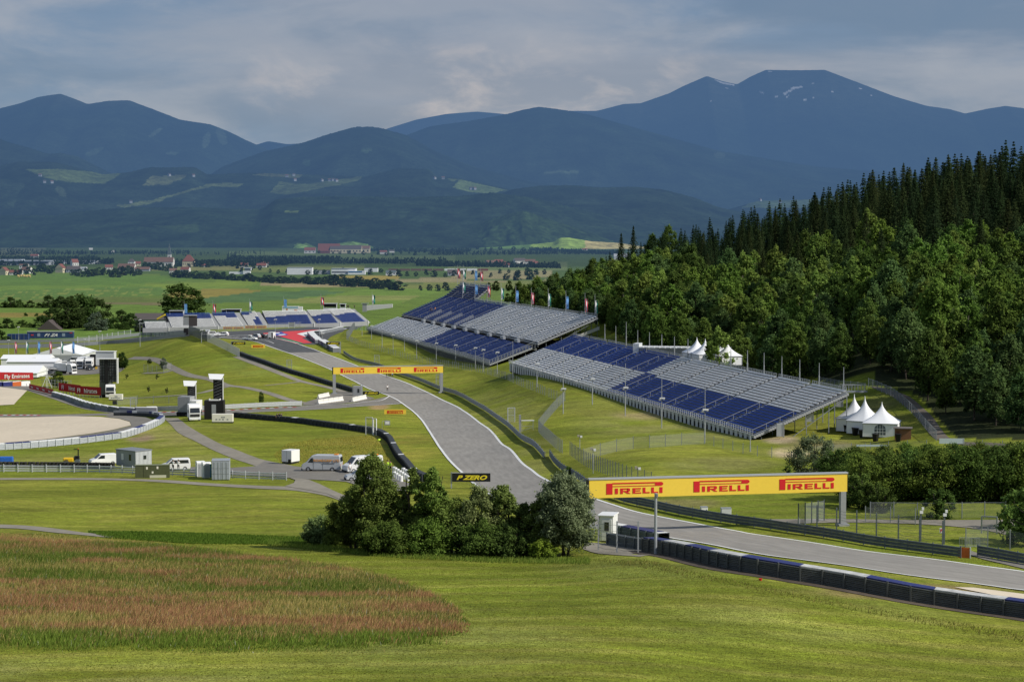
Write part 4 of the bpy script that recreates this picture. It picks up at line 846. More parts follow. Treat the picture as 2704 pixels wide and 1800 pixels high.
# ------------------------------------------------------------------ grandstands
SW = mat("white seat plastic", (0.88, 0.89, 0.90), 0.45, noise=0.05, nscale=0.6); SB = mat("blue seat plastic", (0.030, 0.082, 0.36), 0.45, noise=0.18, nscale=0.6)
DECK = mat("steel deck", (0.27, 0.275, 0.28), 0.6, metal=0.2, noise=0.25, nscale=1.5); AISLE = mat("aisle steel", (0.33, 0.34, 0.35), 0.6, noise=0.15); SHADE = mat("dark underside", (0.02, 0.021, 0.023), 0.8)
YEL = mat("yellow step edge", (0.55, 0.42, 0.08), 0.6)
_rm = {}
def row_mesh(L_, m, style):
    k = (round(L_, 1), m.name, style)
    if k in _rm: return _rm[k]
    V = []; Fq = []
    def bx(x0, x1, y0, y1, z0, z1):
        o = len(V)
        for z in (z0, z1):
            for x, y in ((x0, y0), (x1, y0), (x1, y1), (x0, y1)): V.append((x, y, z))
        for f in ((0, 3, 2, 1), (4, 5, 6, 7), (0, 1, 5, 4), (1, 2, 6, 5), (2, 3, 7, 6), (3, 0, 4, 7)): Fq.append([i + o for i in f])
    if style == 'seat':
        n = max(1, int(L_ / 0.5)); w = L_ / n
        for i in range(n):
            x = -L_ / 2 + i * w
            bx(x + 0.03, x + w - 0.03, -0.20, 0.20, 0.38, 0.43); bx(x + 0.03, x + w - 0.03, 0.16, 0.21, 0.43, 0.59)
    else:
        n = max(1, round(L_ / 4.2)); w = L_ / n
        for i in range(n):
            x = -L_ / 2 + i * w
            bx(x + 0.12, x + w - 0.12, -0.28, 0.20, 0.34, 0.46); bx(x + 0.12, x + w - 0.12, 0.18, 0.23, 0.47, 0.60)
    _rm[k] = np_mesh('seat_row', np.array(V), np.array(Fq), m); return _rm[k]
def stand(name, label, segs, rows, rd, rise, z0, colour, style, aisle=1.2, back=1.1, walk=None, fascia='panel', group=None, backrail=True, rails=True, sub=None):
    """segs: list of (A, B) front-edge ends, ground points with heights; rows step back to the left of A->B"""
    t = thing(name, label, 'grandstand', segs[0][0]); o = segs[0][0]; total = len(segs)
    for si, (A, B) in enumerate(segs):
        d = Vector((B.x - A.x, B.y - A.y, 0)); L_ = d.length; d.normalize(); rz = math.atan2(d.y, d.x); nv = Vector((-d.y, d.x, 0))
        mid = (A + B) / 2
        nrow = rows(si) if callable(rows) else rows
        mb = MB(); mb.m(DECK)
        v = 0.0; z = z0; Wd = L_ - aisle; prof = []
        yz = []
        for r in range(nrow):
            if walk and r == walk[0]: v += walk[1]; z += walk[2]
            yz.append((v, z)); v += rd; z += rise(r) if callable(rise) else rise
        for r, (vv, zz_) in enumerate(yz):
            dv = rd if r == nrow - 1 else yz[r + 1][0] - vv
            mb.b0(-Wd / 2, Wd / 2, vv, vv + dv, zz_ - 0.5, zz_)
        sec = mb.build('seating_deck', DECK, t, loc=mid - o, rz=rz)
        sec.rotation_euler = (0, 0, rz)
        for r, (vv, zz_) in enumerate(yz):
            for x0, x1, m in colour(si, r, Wd, nrow):
                link('seat_row', row_mesh(x1 - x0, m, style(si, r) if callable(style) else style), sec, ((x0 + x1) / 2, vv + rd * 0.62, zz_))
        # aisle steps
        ab = MB(); x0 = Wd / 2; ab.m(AISLE)
        for r, (vv, zz_) in enumerate(yz):
            ab.b0(x0, x0 + aisle, vv, vv + rd * 0.5, zz_ - 0.45, zz_ + 0.02); ab.b0(x0, x0 + aisle, vv + rd * 0.5, vv + rd, zz_ - 0.25, zz_ + rise_half)
        if rails:
            for r in range(0, nrow - 2, 3): ab.bar((x0 + aisle / 2, yz[r][0], yz[r][1]), (x0 + aisle / 2, yz[r][0], yz[r][1] + 0.95), 0.06)
            for r in range(0, nrow - 5, 3): ab.bar((x0 + aisle / 2, yz[r][0], yz[r][1] + 0.95), (x0 + aisle / 2, yz[r + 3][0], yz[r + 3][1] + 0.95), 0.06)
        ab.build('aisle_steps', AISLE, t, loc=mid - o, rz=rz)
        if backrail:
            bb = MB(); vb, zb = yz[-1]; vb += rd
            n = int(Wd / 0.9)
            for k in range(n + 1): x = -Wd / 2 + Wd * k / n; bb.b0(x - 0.03, x + 0.03, vb, vb + 0.06, zb - 0.4, zb + back)
            for z_ in (0.1, back * 0.5, back): bb.b0(-Wd / 2, Wd / 2, vb, vb + 0.05, zb + z_ - 0.03, zb + z_ + 0.03)
            k_ = bb.build('back_railing', STEEL, t, loc=mid - o, rz=rz)
            bb = MB(); bb.quad((-Wd / 2, vb + 0.03, zb), (Wd / 2, vb + 0.03, zb), (Wd / 2, vb + 0.03, zb + back), (-Wd / 2, vb + 0.03, zb + back)); bb.build('mesh_panel', WIRED, k_)
        fb = MB()
        if fascia == 'panel':      # pale boards over dark openings, railing above
            n = int(L_ / 2.3)
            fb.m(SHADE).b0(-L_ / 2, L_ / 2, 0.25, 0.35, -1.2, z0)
            fb.m(mat("pale fascia board", (0.55, 0.57, 0.58), 0.5, noise=0.1))
            for k in range(n): x = -L_ / 2 + L_ * (k + 0.2) / n; fb.b0(x, x + L_ / n * 0.58, -0.05, 0.03, -0.9, z0 - 0.05)
            fb.b0(-L_ / 2, L_ / 2, -0.1, 0.0, z0 - 0.04, z0 + 0.12)
            for k in range(n * 2): x = -L_ / 2 + L_ * k / (n * 2); fb.b0(x - 0.03, x + 0.03, -0.1, -0.04, z0, z0 + 1.0)
            for z_ in (0.35, 0.68, 1.0): fb.b0(-L_ / 2, L_ / 2, -0.1, -0.05, z0 + z_ - 0.03, z0 + z_ + 0.03)
        elif fascia == 'rail':
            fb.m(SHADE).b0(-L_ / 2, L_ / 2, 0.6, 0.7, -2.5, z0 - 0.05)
            fb.m(STEEL).b0(-L_ / 2, L_ / 2, -0.1, 0.0, z0 - 0.25, z0 + 0.05)
            n = int(L_ / 1.2)
            for k in range(n + 1): x = -L_ / 2 + L_ * k / n; fb.b0(x - 0.04, x + 0.04, -0.1, -0.03, -2.0, z0 + 1.2)
            for z_ in (0.3, 0.6, 0.9, 1.2): fb.b0(-L_ / 2, L_ / 2, -0.09, -0.05, z0 + z_ - 0.03, z0 + z_ + 0.03)
            fb.m(WIRED).quad((-L_ / 2, -0.12, z0 - 0.2), (L_ / 2, -0.12, z0 - 0.2), (L_ / 2, -0.12, z0 + 1.2), (-L_ / 2, -0.12, z0 + 1.2))
        else:
            fb.m(mat("concrete fascia", (0.30, 0.31, 0.32), 0.8, noise=0.1)).b0(-L_ / 2, L_ / 2, -0.15, 0.1, -1.0, z0 + 0.35)
            fb.m(WHITEP).b0(L_ / 2 - 0.35, L_ / 2 - 0.1, -0.4, 0.3, -0.6, z0 + 0.7)
        fb.build('fascia', None, t, loc=mid - o, rz=rz)
        # carrying frame behind and below
        fr = MB(); vb, zb = yz[-1]; fr.m(STEELM)
        drop = lambda x, v_: G((mid + d * x + nv * v_).x, (mid + d * x + nv * v_).y) - mid.z
        nf = 3
        for k in range(nf + 1):
            x = -L_ / 2 + 0.3 + (L_ - 0.6) * k / nf
            for r in range(2, nrow, 5):
                fr.bar((x, yz[r][0], drop(x, yz[r][0]) - 0.2), (x, yz[r][0], yz[r][1] - 0.45), 0.12)
            fr.bar((x, vb + rd, drop(x, vb) - 0.2), (x, vb + rd, zb - 0.4), 0.14)
            if si == total - 1 and k == nf or si == 0 and k == 0 or k % 2:
                fr.bar((x, vb * 0.45, drop(x, vb * .45)), (x, vb + rd, zb - 0.6), 0.12)
        fr.build('support_frame', STEELM, t, loc=mid - o, rz=rz)
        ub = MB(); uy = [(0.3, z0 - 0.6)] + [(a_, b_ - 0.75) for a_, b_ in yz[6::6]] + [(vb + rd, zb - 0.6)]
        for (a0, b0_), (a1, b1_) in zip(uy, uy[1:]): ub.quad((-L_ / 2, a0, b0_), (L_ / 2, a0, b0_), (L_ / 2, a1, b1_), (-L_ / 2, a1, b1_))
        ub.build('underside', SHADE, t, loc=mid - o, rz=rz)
    return t
rise_half = 0.18
def lerpseg(A, B, n, skip=0.0):
    return [(A.lerp(B, i / n), A.lerp(B, (i + 1) / n)) for i in range(n)]
# near stand
A2 = Vector((-0.7, 511, CAMZ - 36.0)); B2 = Vector((40.2, 331, CAMZ - 35.7))
def colN(si, r, Wd, nrow):
    lo = r < (11 if si < 6 else 10); u = (si + 0.5) / 11
    if si == 5:
        f = 0.5; return [(-Wd / 2, -Wd / 2 + Wd * f, SW if lo else SB), (-Wd / 2 + Wd * f, Wd / 2, SB if lo else SW)]
    left = si < 5; m = (SW if lo else SB) if left else (SB if lo else SW)
    return [(-Wd / 2, Wd / 2, m)]
segN = lerpseg(A2, B2, 11)
near_stand = stand('grandstand', "long low grandstand nearest the camera with blue and white seat blocks", segN, lambda si: 21, 0.80, 0.33, 1.05, colN, lambda si, r: 'seat' if si > 3 else 'bench')
# white door boxes under the stair ends of its open side
# main stand
A1 = Vector((-57.7, 790, CAMZ - 41.6)); B1 = Vector((-6.4, 560, CAMZ - 39.6))
nm = 12
def colM(si, r, Wd, nrow):
    lo = r < 14
    left = si < 6 if not lo else si < 5.5
    if lo: m = SW if si < 6 else SB
    else: m = SB if si < 6 else SW
    return [(-Wd / 2, Wd / 2, m)]
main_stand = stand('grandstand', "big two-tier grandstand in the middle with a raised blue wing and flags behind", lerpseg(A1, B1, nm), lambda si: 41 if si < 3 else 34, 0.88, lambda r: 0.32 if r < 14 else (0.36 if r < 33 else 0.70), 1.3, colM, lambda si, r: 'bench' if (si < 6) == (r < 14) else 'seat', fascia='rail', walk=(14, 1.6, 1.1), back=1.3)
# overhanging stair railings of the upper tier and the white wall down its open side
dM = (B1 - A1); dM.z = 0; dM.normalize(); nM = Vector((-dM.y, dM.x, 0)); rzM = math.atan2(dM.y, dM.x)
for k in range(3, 12):
    base = A1.lerp(B1, k / nm) + nM * 12.8 + Vector((0, 0, 6.6)); mb = MB(); mb.m(STEEL)
    for j in range(9):
        mb.bar((-0.75, j * 0.8, 0.36 * j), (-0.75, j * 0.8, 0.36 * j + 1.2), 0.07); mb.bar((0.75, j * 0.8, 0.36 * j), (0.75, j * 0.8, 0.36 * j + 1.2), 0.07)
    for s in (-0.75, 0.75): mb.bar((s, 0, 1.2), (s, 6.4, 4.1), 0.08); mb.bar((s, 0, 0.7), (s, 6.4, 3.6), 0.06)
    mb.bar((-0.75, 0, 1.2), (0.75, 0, 1.2), 0.08); mb.box((0, -0.3, 0.1), (4.2, 0.8, 0.9))
    mb.build('stair_railing', STEEL, main_stand, loc=base - A1, rz=rzM)
def side_wall(t, origin, A, rz, prof, name='side_wall', m=None, h=0.9):
    mb = MB()
    for i in range(len(prof) - 1):
        (v0, z0_), (v1, z1_) = prof[i], prof[i + 1]
        mb.add([(0.1, v0, z0_ - h), (0.1, v1, z1_ - h), (0.1, v1, z1_), (0.1, v0, z0_), (0.4, v0, z0_ - h), (0.4, v1, z1_ - h), (0.4, v1, z1_), (0.4, v0, z0_)], [(0, 1, 2, 3), (4, 7, 6, 5), (0, 4, 5, 1), (3, 2, 6, 7), (0, 3, 7, 4), (1, 5, 6, 2)])
    return mb.build(name, m or mat("cream side wall", (0.56, 0.55, 0.50), 0.7, noise=0.08), t, loc=A - origin, rz=rz)
side_wall(main_stand, A1, B1, rzM, [(-0.2, -0.1), (12, 3.2), (20, 6.8), (32, 11.4)])
mb = MB(); mb.m(STEEL)
for k in range(17): v = k * 0.88; mb.bar((0.2, v, 0.7 + 0.31 * k), (0.2, v, 2.2 + 0.31 * k), 0.08)
mb.bar((0.2, 0, 2.2), (0.2, 12.8, 7.2), 0.08); mb.bar((0.2, 0, 1.6), (0.2, 12.8, 6.6), 0.06); mb.build('side_railing', None, main_stand, loc=B1 - A1, rz=rzM)
# far stand round the corner: seven seating blocks
fs = [(377, 872, 855), (447, 872, 858), (577, 868, 866), (650, 869, 872), (703, 865, 876), (831, 861, 884), (900, 857, 890), (972, 849, 900)]
fp = [at(a, b, c) for a, b, c in fs]
for v in fp: v.z = CAMZ - 44.2 + (v.y - 855) * 0.02
def colF(si, r, Wd, nrow):
    q = Wd / 4
    if si == 0: return [(-Wd / 2, Wd / 2, SW)]
    if si in (1, 2, 3): 
        out = []
        for k in range(4): out.append((-Wd / 2 + q * k, -Wd / 2 + q * (k + 1), SB if r > nrow * 0.58 + (1 if k < 2 else 0) * 1.5 else SW))
        if si == 3: out = out[:2] + [(-Wd / 2 + q * 2, -Wd / 2 + 3 * q, SB if r < 6 or r > 12 else SW), (-Wd / 2 + 3 * q, Wd / 2, SB if r < 9 else SW)]
        return out
    return [(-Wd / 2 + q * k, -Wd / 2 + q * (k + 1), SB if r < nrow * 0.5 + k * 0.8 else SW) for k in range(4)]
far_stand = stand('grandstand', "distant curved grandstand behind the red run-off corner", [(fp[i], fp[i + 1]) for i in range(7)], lambda si: 7 if si == 0 else 15, 0.8, 0.38, 0.6, colF, 'seat', fascia='wall', aisle=2.3, back=0.6, backrail=False, rails=False)
# ------------------------------------------------------------------ signs, gantries, banners, poles
YELP = mat("yellow sign film", (0.95, 0.66, 0.075), 0.5, noise=0.03); REDP = mat("red sign film", (0.66, 0.02, 0.025), 0.5); BLKP = mat("black sign film", (0.012, 0.013, 0.014), 0.5)
YTXT = mat("yellow lettering", (0.80, 0.66, 0.03), 0.5); WTXT = mat("white lettering", (0.82, 0.80, 0.78), 0.5); BANR = mat("red banner cloth", (0.40, 0.014, 0.018), 0.6, noise=0.12, nscale=0.8)
ALU = mat("aluminium trim", (0.50, 0.51, 0.52), 0.45, metal=0.3); BLK = mat("black paint", (0.012, 0.012, 0.013), 0.5); GREY = mat("mid grey paint", (0.30, 0.31, 0.32), 0.5, noise=0.06)
WHITE = mat("white lacquer", (0.80, 0.80, 0.79), 0.4, noise=0.05, nscale=0.7); CREAM = mat("cream lacquer", (0.80, 0.77, 0.66), 0.5, noise=0.04); GLASSD = mat("dark window glass", (0.02, 0.026, 0.03), 0.08, spec=0.8)
_tc = {}
def text_mesh(s, h, m, bold=0.0, shear=0.0, xs=1.0, key='lettering', thick=0.02):
    k = (s, h, m.name, bold, shear, xs)
    if k in _tc: return _tc[k]
    cu = bpy.data.curves.new(key, 'FONT'); cu.body = s; cu.size = h * 1.38; cu.offset = bold * h; cu.shear = shear; cu.align_x = 'CENTER'; cu.extrude = thick; cu.resolution_u = 4
    ob = bpy.data.objects.new(key, cu); COL.objects.link(ob); bpy.context.view_layer.update()
    me = bpy.data.meshes.new_from_object(ob.evaluated_get(bpy.context.evaluated_depsgraph_get()))
    bpy.data.objects.remove(ob); bpy.data.curves.remove(cu)
    for v in me.vertices: v.co = Vector((v.co.x * xs, -v.co.z, v.co.y))
    me.flip_normals(); me.materials.clear(); me.materials.append(m); me.name = key; _tc[k] = me
    return me
def text(s, h, m, parent, loc, rz=0.0, **kw): return link('lettering', text_mesh(s, h, m, **kw), parent, loc, (0, 0, rz))
_lg = {}
def logo_mesh(w, m, y=0.0):
    """long-bowled P with the small capitals beneath, drawn in a 483 x 93 box"""
    if (w, m.name) in _lg: return _lg[(w, m.name)]
    mb = MB(); s = w / 483.0
    def pg(pts):
        n = len(pts); vs = [((x - 241) * s, -0.03, (46 - v) * s) for x, v in pts] + [((x - 241) * s, 0.0, (46 - v) * s) for x, v in pts]
        mb.add(vs, [tuple(range(n)), tuple(range(2 * n - 1, n - 1, -1))] + [(k, n + k, n + (k + 1) % n, (k + 1) % n) for k in range(n)])
    def rc(x0, x1, y0, y1): pg([(x0, y0), (x0, y1), (x1, y1), (x1, y0)])
    rc(0, 52, 4, 93); rc(52, 412, 0, 10); rc(52, 412, 26, 31)
    pg([(412, 0), (412, 31), (465, 31), (476, 26), (482, 16), (476, 5), (465, 0)])
    yb, yt = 91, 46
    rc(73, 98, yt, yb)                                                     # I
    rc(118, 140, yt, yb); rc(140, 182, yt, 55); rc(140, 182, 66, 74); pg([(176, 46), (176, 74), (192, 74), (200, 68), (200, 52), (192, 46)]); pg([(150, 74), (178, 91), (206, 91), (176, 74)])   # R
    rc(222, 244, yt, yb); rc(244, 292, yt, 55); rc(244, 286, 64, 72); rc(244, 294, 82, yb)      # E
    rc(308, 330, 44, yb); rc(330, 366, 81, yb)                              # L
    rc(380, 402, 44, yb); rc(402, 438, 81, yb)                              # L
    rc(450, 475, 44, yb)                                                    # I
    _lg[(w, m.name)] = mb.mesh('lettering', m); return _lg[(w, m.name)]
def logo(w, parent, loc, m=None): return link('lettering', logo_mesh(w, m or REDP), parent, loc)
def gantry(label, TLp, TRp, hgt, dl, dr, nlogo, lw, leg=0.6, legs=((0.3, 0), (-0.3, 0)), group=None, first=0.5):
    a = at(*TLp, dl); b = at(*TRp, dr); d = Vector((b.x - a.x, b.y - a.y, 0)); L_ = d.length; rz = math.atan2(d.y, d.x); zt = (a.z + b.z) / 2
    t = thing('track_gantry', label, 'gantry', (a.x, a.y, zt), rz)
    MB().m(YELP).b0(0, L_, -0.25, 0.25, -hgt, -0.12).build('sign_board', None, t)
    MB().m(ALU).b0(-0.05, L_ + 0.05, -0.32, 0.32, -0.12, 0.04).build('top_trim', None, t)
    mb = MB(); mb.m(BLK).b0(-0.22, -0.01, -0.3, 0.3, -hgt - 0.05, -0.12).b0(L_ + 0.01, L_ + 0.06, -0.28, 0.28, -hgt, -0.12).build('end_plate', None, t)
    for x in (0.25, L_ - 0.45):
        g = Vector((a.x, a.y, 0)) + d.normalized() * x; zg = G(g.x, g.y) - zt
        mb = MB(); mb.m(GREY).b0(x - leg / 2, x + leg / 2, -0.3, 0.3, zg - 0.3, -hgt - 0.003); mb.b0(x - leg, x + leg, -0.6, 0.6, zg - 0.3, zg + 0.25)
        mb.build('leg', None, t)
    # faint board joints
    for k in range(nlogo): logo(lw, t, ((k + first) * L_ / nlogo, -0.255, -hgt / 2 - 0.05))
    return t
g1 = gantry("yellow gantry in the foreground spanning the track, with three red logos", (1554.5, 1260), (2236, 1249.5), 2.08, 211, 216.5, 3, 6.3, first=0.52)
g2 = gantry("distant yellow gantry over the track with three red logos", (879.7, 965.5), (1170, 966.5), 1.9, 505, 510, 3, 6.1, leg=0.75, first=0.52)
def board(label, x0, x1, y0, y1, ybase, kind, posts=(), name='advertising_board'):
    """upright board standing on the ground at (x, ybase)"""
    g = P((x0 + x1) / 2, ybase); D = g.y; a = at(x0, y1, D); b = at(x1, y0, D); w = b.x - a.x; h = b.z - a.z
    t = thing(name, label, 'sign', (g.x, g.y, a.z)); zg = g.z - a.z
    MB().m(YELP if kind == 'y' else BLKP).b0(-w / 2, w / 2, -0.05, 0.05, 0, h).build('sign_board', None, t)
    mb = MB(); mb.m(ALU if kind != 'y' else YELP).b0(-w / 2 - 0.05, w / 2 + 0.05, -0.07, 0.07, h, h + 0.08).build('top_trim', None, t)
    if kind == 'y': logo(w * 0.74, t, (0, -0.06, h * 0.5))
    else: text("P ZERO", h * 0.50, YTXT, t, (0, -0.06, h * 0.25), bold=0.055, shear=0.35, xs=min(1.9, w / h / 3.0))
    for px_, yb in posts:
        q = at(px_, yb, D); MB().m(STEEL).b0(q.x - g.x - 0.09, q.x - g.x + 0.09, 0.08, 0.2, G(q.x, D) - a.z, h + 0.1).build('post', None, t)
    return t
board("small black board with yellow letters on the grass by the hilltop fence", 612, 648, 902, 909.5, 926, 'p', ((611, 930),))
board("small yellow logo board on the grass beside the far track bend", 664, 700, 910, 918.5, 921, 'y')
board("small black board with yellow letters above the far barrier blocks", 861, 897, 902.5, 910, 932, 'p', ((899.5, 930), (897, 930)))
board("small black board with yellow letters beside the grey cabin by the gantry leg", 958, 1001, 1033, 1041.5, 1043, 'p')
board("yellow logo board lying low on the grass left of the track", 1015, 1072, 1081.5, 1093, 1095, 'y')
board("largest black board with yellow letters, behind the trees", 1194, 1295, 1248.5, 1271, 1290, 'p', ((1192, 1290),))
# red airline banners
def banner(label, pts, dtop, h, words, cat='banner', name='red_banner', base=None):
    """pts: [(px, py_base)] along the ground, h metres"""
    a = P(*pts[0]); b = P(*pts[-1]); d = Vector((b.x - a.x, b.y - a.y, 0)); L_ = d.length; rz = math.atan2(d.y, d.x)
    t = thing(name, label, cat, a, rz); dz = (b.z - a.z) / L_; mb = MB(); mb.m(BANR)
    n = 10; vs = []; 
    for i in range(n + 1):
        x = L_ * i / n; w = 0.04 * math.sin(i * 1.7)
        vs += [(x, w, dtop + dz * x), (x, -w, dtop + h + dz * x)]
    mb.add(vs, [(2 * i, 2 * i + 2, 2 * i + 3, 2 * i + 1) for i in range(n)]); mb.build('banner_cloth', None, t)
    for f, s, hh, xs in words: text(s, hh, WTXT, t, (L_ * f, -0.12, dtop + dz * L_ * f + (h - hh) / 2), xs=xs, bold=0.012)
    m2 = MB(); m2.m(STEELM)
    for i in range(7): x = L_ * (i + 0.5) / 7; m2.bar((x, 0.1, -0.2), (x, 0.1, dtop + h + dz * x), 0.07); m2.bar((x, 0.1, dtop + h * 0.6), (x, 1.2, -0.1), 0.07)
    m2.build('support_frame', None, t)
    return t
banner("large red banner with big white airline lettering above the left gravel bed", [(-40, 1014), (88, 1015)], 1.35, 2.1, [(0.66, "Fly Emirates", 1.15, 0.95)])
banner("long low red banner with four faded white words along the left barrier", [(77, 1028), (141, 1044)], 0.25, 1.35, [(0.14, "Emirates", 0.5, 0.9), (0.38, "Emirates", 0.5, 0.9), (0.62, "Emirates", 0.5, 0.9), (0.86, "Emirates", 0.5, 0.9)])
banner("crumpled red banner with overlapping white letters, on a scaffold behind the barrier", [(155, 1041), (213, 1048)], 1.0, 2.15, [(0.2, "Fl", 1.2, 0.9), (0.62, "hirat", 1.2, 0.9)])
banner("crumpled red banner with overlapping white letters, nearest the tall screen truck", [(199, 1048), (267, 1052)], 0.8, 2.15, [(0.14, "Fl", 1.2, 0.9), (0.6, "hirates", 1.2, 0.9)])
for x0, x1, yb, i in ((589, 643, 870, 0), (647, 704, 867, 1)):
    g = P((x0 + x1) / 2, yb + 4, dmin=780); D = 848.0 + 8 * i; a = at(x0, yb, D); b = at(x1, yb - 7.5, D); w = b.x - a.x; h = b.z - a.z
    t = thing('advertising_board', ["yellow banner with two red logos on the left front wall of the far grandstand", "yellow banner with two red logos on the middle front wall of the far grandstand"][i], 'banner', ((a.x + b.x) / 2, D, a.z))
    MB().m(mat("deep yellow film", (0.62, 0.33, 0.03), 0.6)).b0(-w / 2, w / 2, -0.05, 0.05, 0, h).build('sign_board', None, t)
    for s in (-0.25, 0.25): logo(w * 0.40, t, (w * s, -0.06, h * 0.5), mat("dark red print", (0.30, 0.02, 0.02), 0.5))
# orange panel closing the rail end
g = P(2545, 1472); t = thing('orange_panel', "orange panel at the end of the long dark guardrail", 'panel', g, -0.3)
MB().m(mat("orange panel paint", (0.55, 0.13, 0.03), 0.6, noise=0.12)).b0(-0.55, 0.55, -0.05, 0.05, 0, 1.0).build('panel_face', None, t); MB().m(WHITE).b0(0.56, 0.66, -0.07, 0.07, -0.05, 1.05).build('edge_post', None, t)

# flags on poles: three kinds of banner
AR = mat("flag red", (0.58, 0.03, 0.07), 0.7); AW = mat("flag white", (0.75, 0.76, 0.78), 0.7); SBL = mat("flag blue", (0.16, 0.36, 0.70), 0.7, noise=0.35, nscale=3.0); SG = mat("flag green", (0.03, 0.22, 0.16), 0.7)
def flagpole(label, base, top, fx, f0, f1, kind, w=1.15, pole_m=None, name='flagpole', group=None):
    """base: ground or deck point, top: height of the pole, f0-f1 span of the cloth"""
    t = thing(name, label, 'flag', base, group=group)
    MB().m(pole_m or STEEL).lathe((0, 0, 0), [(0.09, -0.3), (0.075, top * 0.6), (0.04, top)], 8).build('pole', None, t)
    cols = {'a': [AR, AW, AR], 's': [AW, SG], 'b': [SBL]}[kind]
    for i, m in enumerate(cols):
        x0 = 0.1 + w * i / len(cols); x1 = 0.1 + w * (i + 1) / len(cols); mb = MB(); n = 8; vs = []
        for k in range(n + 1):
            z = f0 + (f1 - f0) * k / n
            for x in (x0, x1): vs.append((x + 0.05 * math.sin(k * 1.3), -0.02 + 0.16 * math.sin(k * 0.9 + x * 3.5), z + 0.05 * math.sin(x * 4)))
        mb.add(vs, [(2 * k, 2 * k + 1, 2 * k + 3, 2 * k + 2) for k in range(n)]); mb.m(m).build('flag_cloth', m, t)
    return t
names = {'a': 'red and white', 's': 'white and green', 'b': 'light blue'}
def flag_px(px, ybase, D, ytop, yf0, yf1, kind, place, w=None):
    b = at(px, ybase, D); k = D / F
    return flagpole("%s banner %s" % (names[kind], place), b, (ybase - ytop) * k, 0, (ybase - yf1) * k, (ybase - yf0) * k, kind, w or 1.3)
def Cz(x, y): return (900 + x / 3.366, 700 + y / 3.366)
# behind the big stand, from the raised wing to its near end
bk = [(1037, 0, 150, 30, 120, 'a', 812), (1087, 0, 160, 40, 125, 's', 806), (1190, 15, 165, 50, 135, 'b', 800), (1240, 15, 180, 55, 140, 'a', 795), (1083, 120, 275, 155, 247, 's', 745), (1192, 120, 300, 175, 260, 'b', 735),
      (1305, 145, 312, 187, 285, 'a', 706), (1425, 160, 335, 205, 305, 's', 680), (1555, 180, 358, 225, 327, 'b', 655), (1693, 197, 384, 245, 347, 'a', 632), (1843, 203, 398, 255, 365, 's', 612), (2000, 225, 420, 278, 388, 'b', 594), (2170, 245, 456, 300, 415, 'a', 578), (2258, 258, 505, 315, 432, 's', 570)]
pl_ = ["topmost left on the raised wing of the big grandstand", "second from the left at the top of the raised wing", "third from the left at the top of the raised wing", "right end of the raised wing top", "lower of the two left banners at the wing's foot", "lower of the two right banners at the wing's foot",
       "first on the rear rail right of the raised wing", "second on the rear rail right of the raised wing", "third on the rear rail, before the dark wood", "fourth on the rear rail of the big grandstand", "fifth on the rear rail of the big grandstand", "sixth on the rear rail of the big grandstand", "second last at the near end of the big grandstand", "last one at the near corner of the big grandstand"]
for (x, yt, yb, f0, f1, k, D), p in zip(bk, pl_):
    px, b = Cz(x, yb); _, tt = Cz(x, yt); _, a0 = Cz(x, f0); _, a1 = Cz(x, f1)
    flag_px(px, b + 3, D, tt, a0, a1, k, p, w=22 / 3.366 * D / F)
for (x, y0, y1, k), p in zip([(460, 210, 290, 'b'), (715, 210, 290, 'a'), (1040, 190, 270, 's'), (1345, 170, 235, 'b'), (1675, 150, 220, 'a'), (2130, 130, 210, 's')],
        ["behind the far stand by the big round tree", "behind the left third of the far grandstand", "behind the middle of the far grandstand", "beside the picture truck behind the far grandstand", "behind the right half of the far grandstand", "by the white ramp right of the far grandstand"]):
    px = 350 + x / 3.366; flag_px(px, 740 + (y1 + 45) / 3.366, 905, 740 + (y0 - 30) / 3.366, 740 + y0 / 3.366, 740 + y1 / 3.366, k, p, w=1.25)
for (x, k), p in zip([(39, 'a'), (69, 's'), (100, 'b'), (131, 'a'), (161, 's'), (191, 'b')], ["first from the left over the paddock", "second from the left over the paddock", "third from the left over the paddock", "fourth, in front of the marquee roof", "fifth, in front of the marquee roof", "last, at the marquee's right end"]):
    flag_px(x, 938, 722, 900, 902, 933, k, p, w=0.75)

# lamp and camera masts
def mast(label, px, ybase, ytop, yhead=None, group=None, base=None, D=None, r=0.075, name='lamp_post', head=True):
    g = P(px, ybase) if D is None else at(px, ybase, D); k = g.y / F; h = (ybase - ytop) * k
    t = thing(name, label, 'lamp post' if name == 'lamp_post' else 'mast', g, group=group)
    MB().m(STEEL).lathe((0, 0, 0), [(r * 1.4, -0.3), (r * 1.4, h * 0.35), (r, h * 0.36), (r * 0.6, h)], 7).build('pole', None, t)
    if head and yhead:
        z = (ybase - yhead) * k; mb = MB(); mb.m(WHITE).box((0.12, 0, z + 0.05), (0.95, 0.4, 0.2)); mb.m(GREY).box((-0.35, -0.1, z - 0.22), (0.35, 0.35, 0.35)); mb.box((0.4, -0.1, z - 0.15), (0.3, 0.35, 0.22)); mb.build('lamp_head', None, t)
    return t
ll = [(1418, 1022, 940, 960), (1487, 1092, 915, 1026), (1564, 1068, 950, 1000), (1651, 1098, 958, 1023), (1747, 1130, 993, 1051), (1861, 1169, 1024, 1081)]
wh = ["standing against the big grandstand's near corner", "with its foot on the bank left of the slanting fence end", "in the grass near the white seats of the low grandstand", "in the grass near the start of the lower blue seats", "in the middle of the grass before the lower blue seats", "nearest the right end of the low grandstand"]
for (x, a, b, c), w_ in zip(ll, wh): mast("tall grey lamp mast %s" % w_, x, a, b, c)
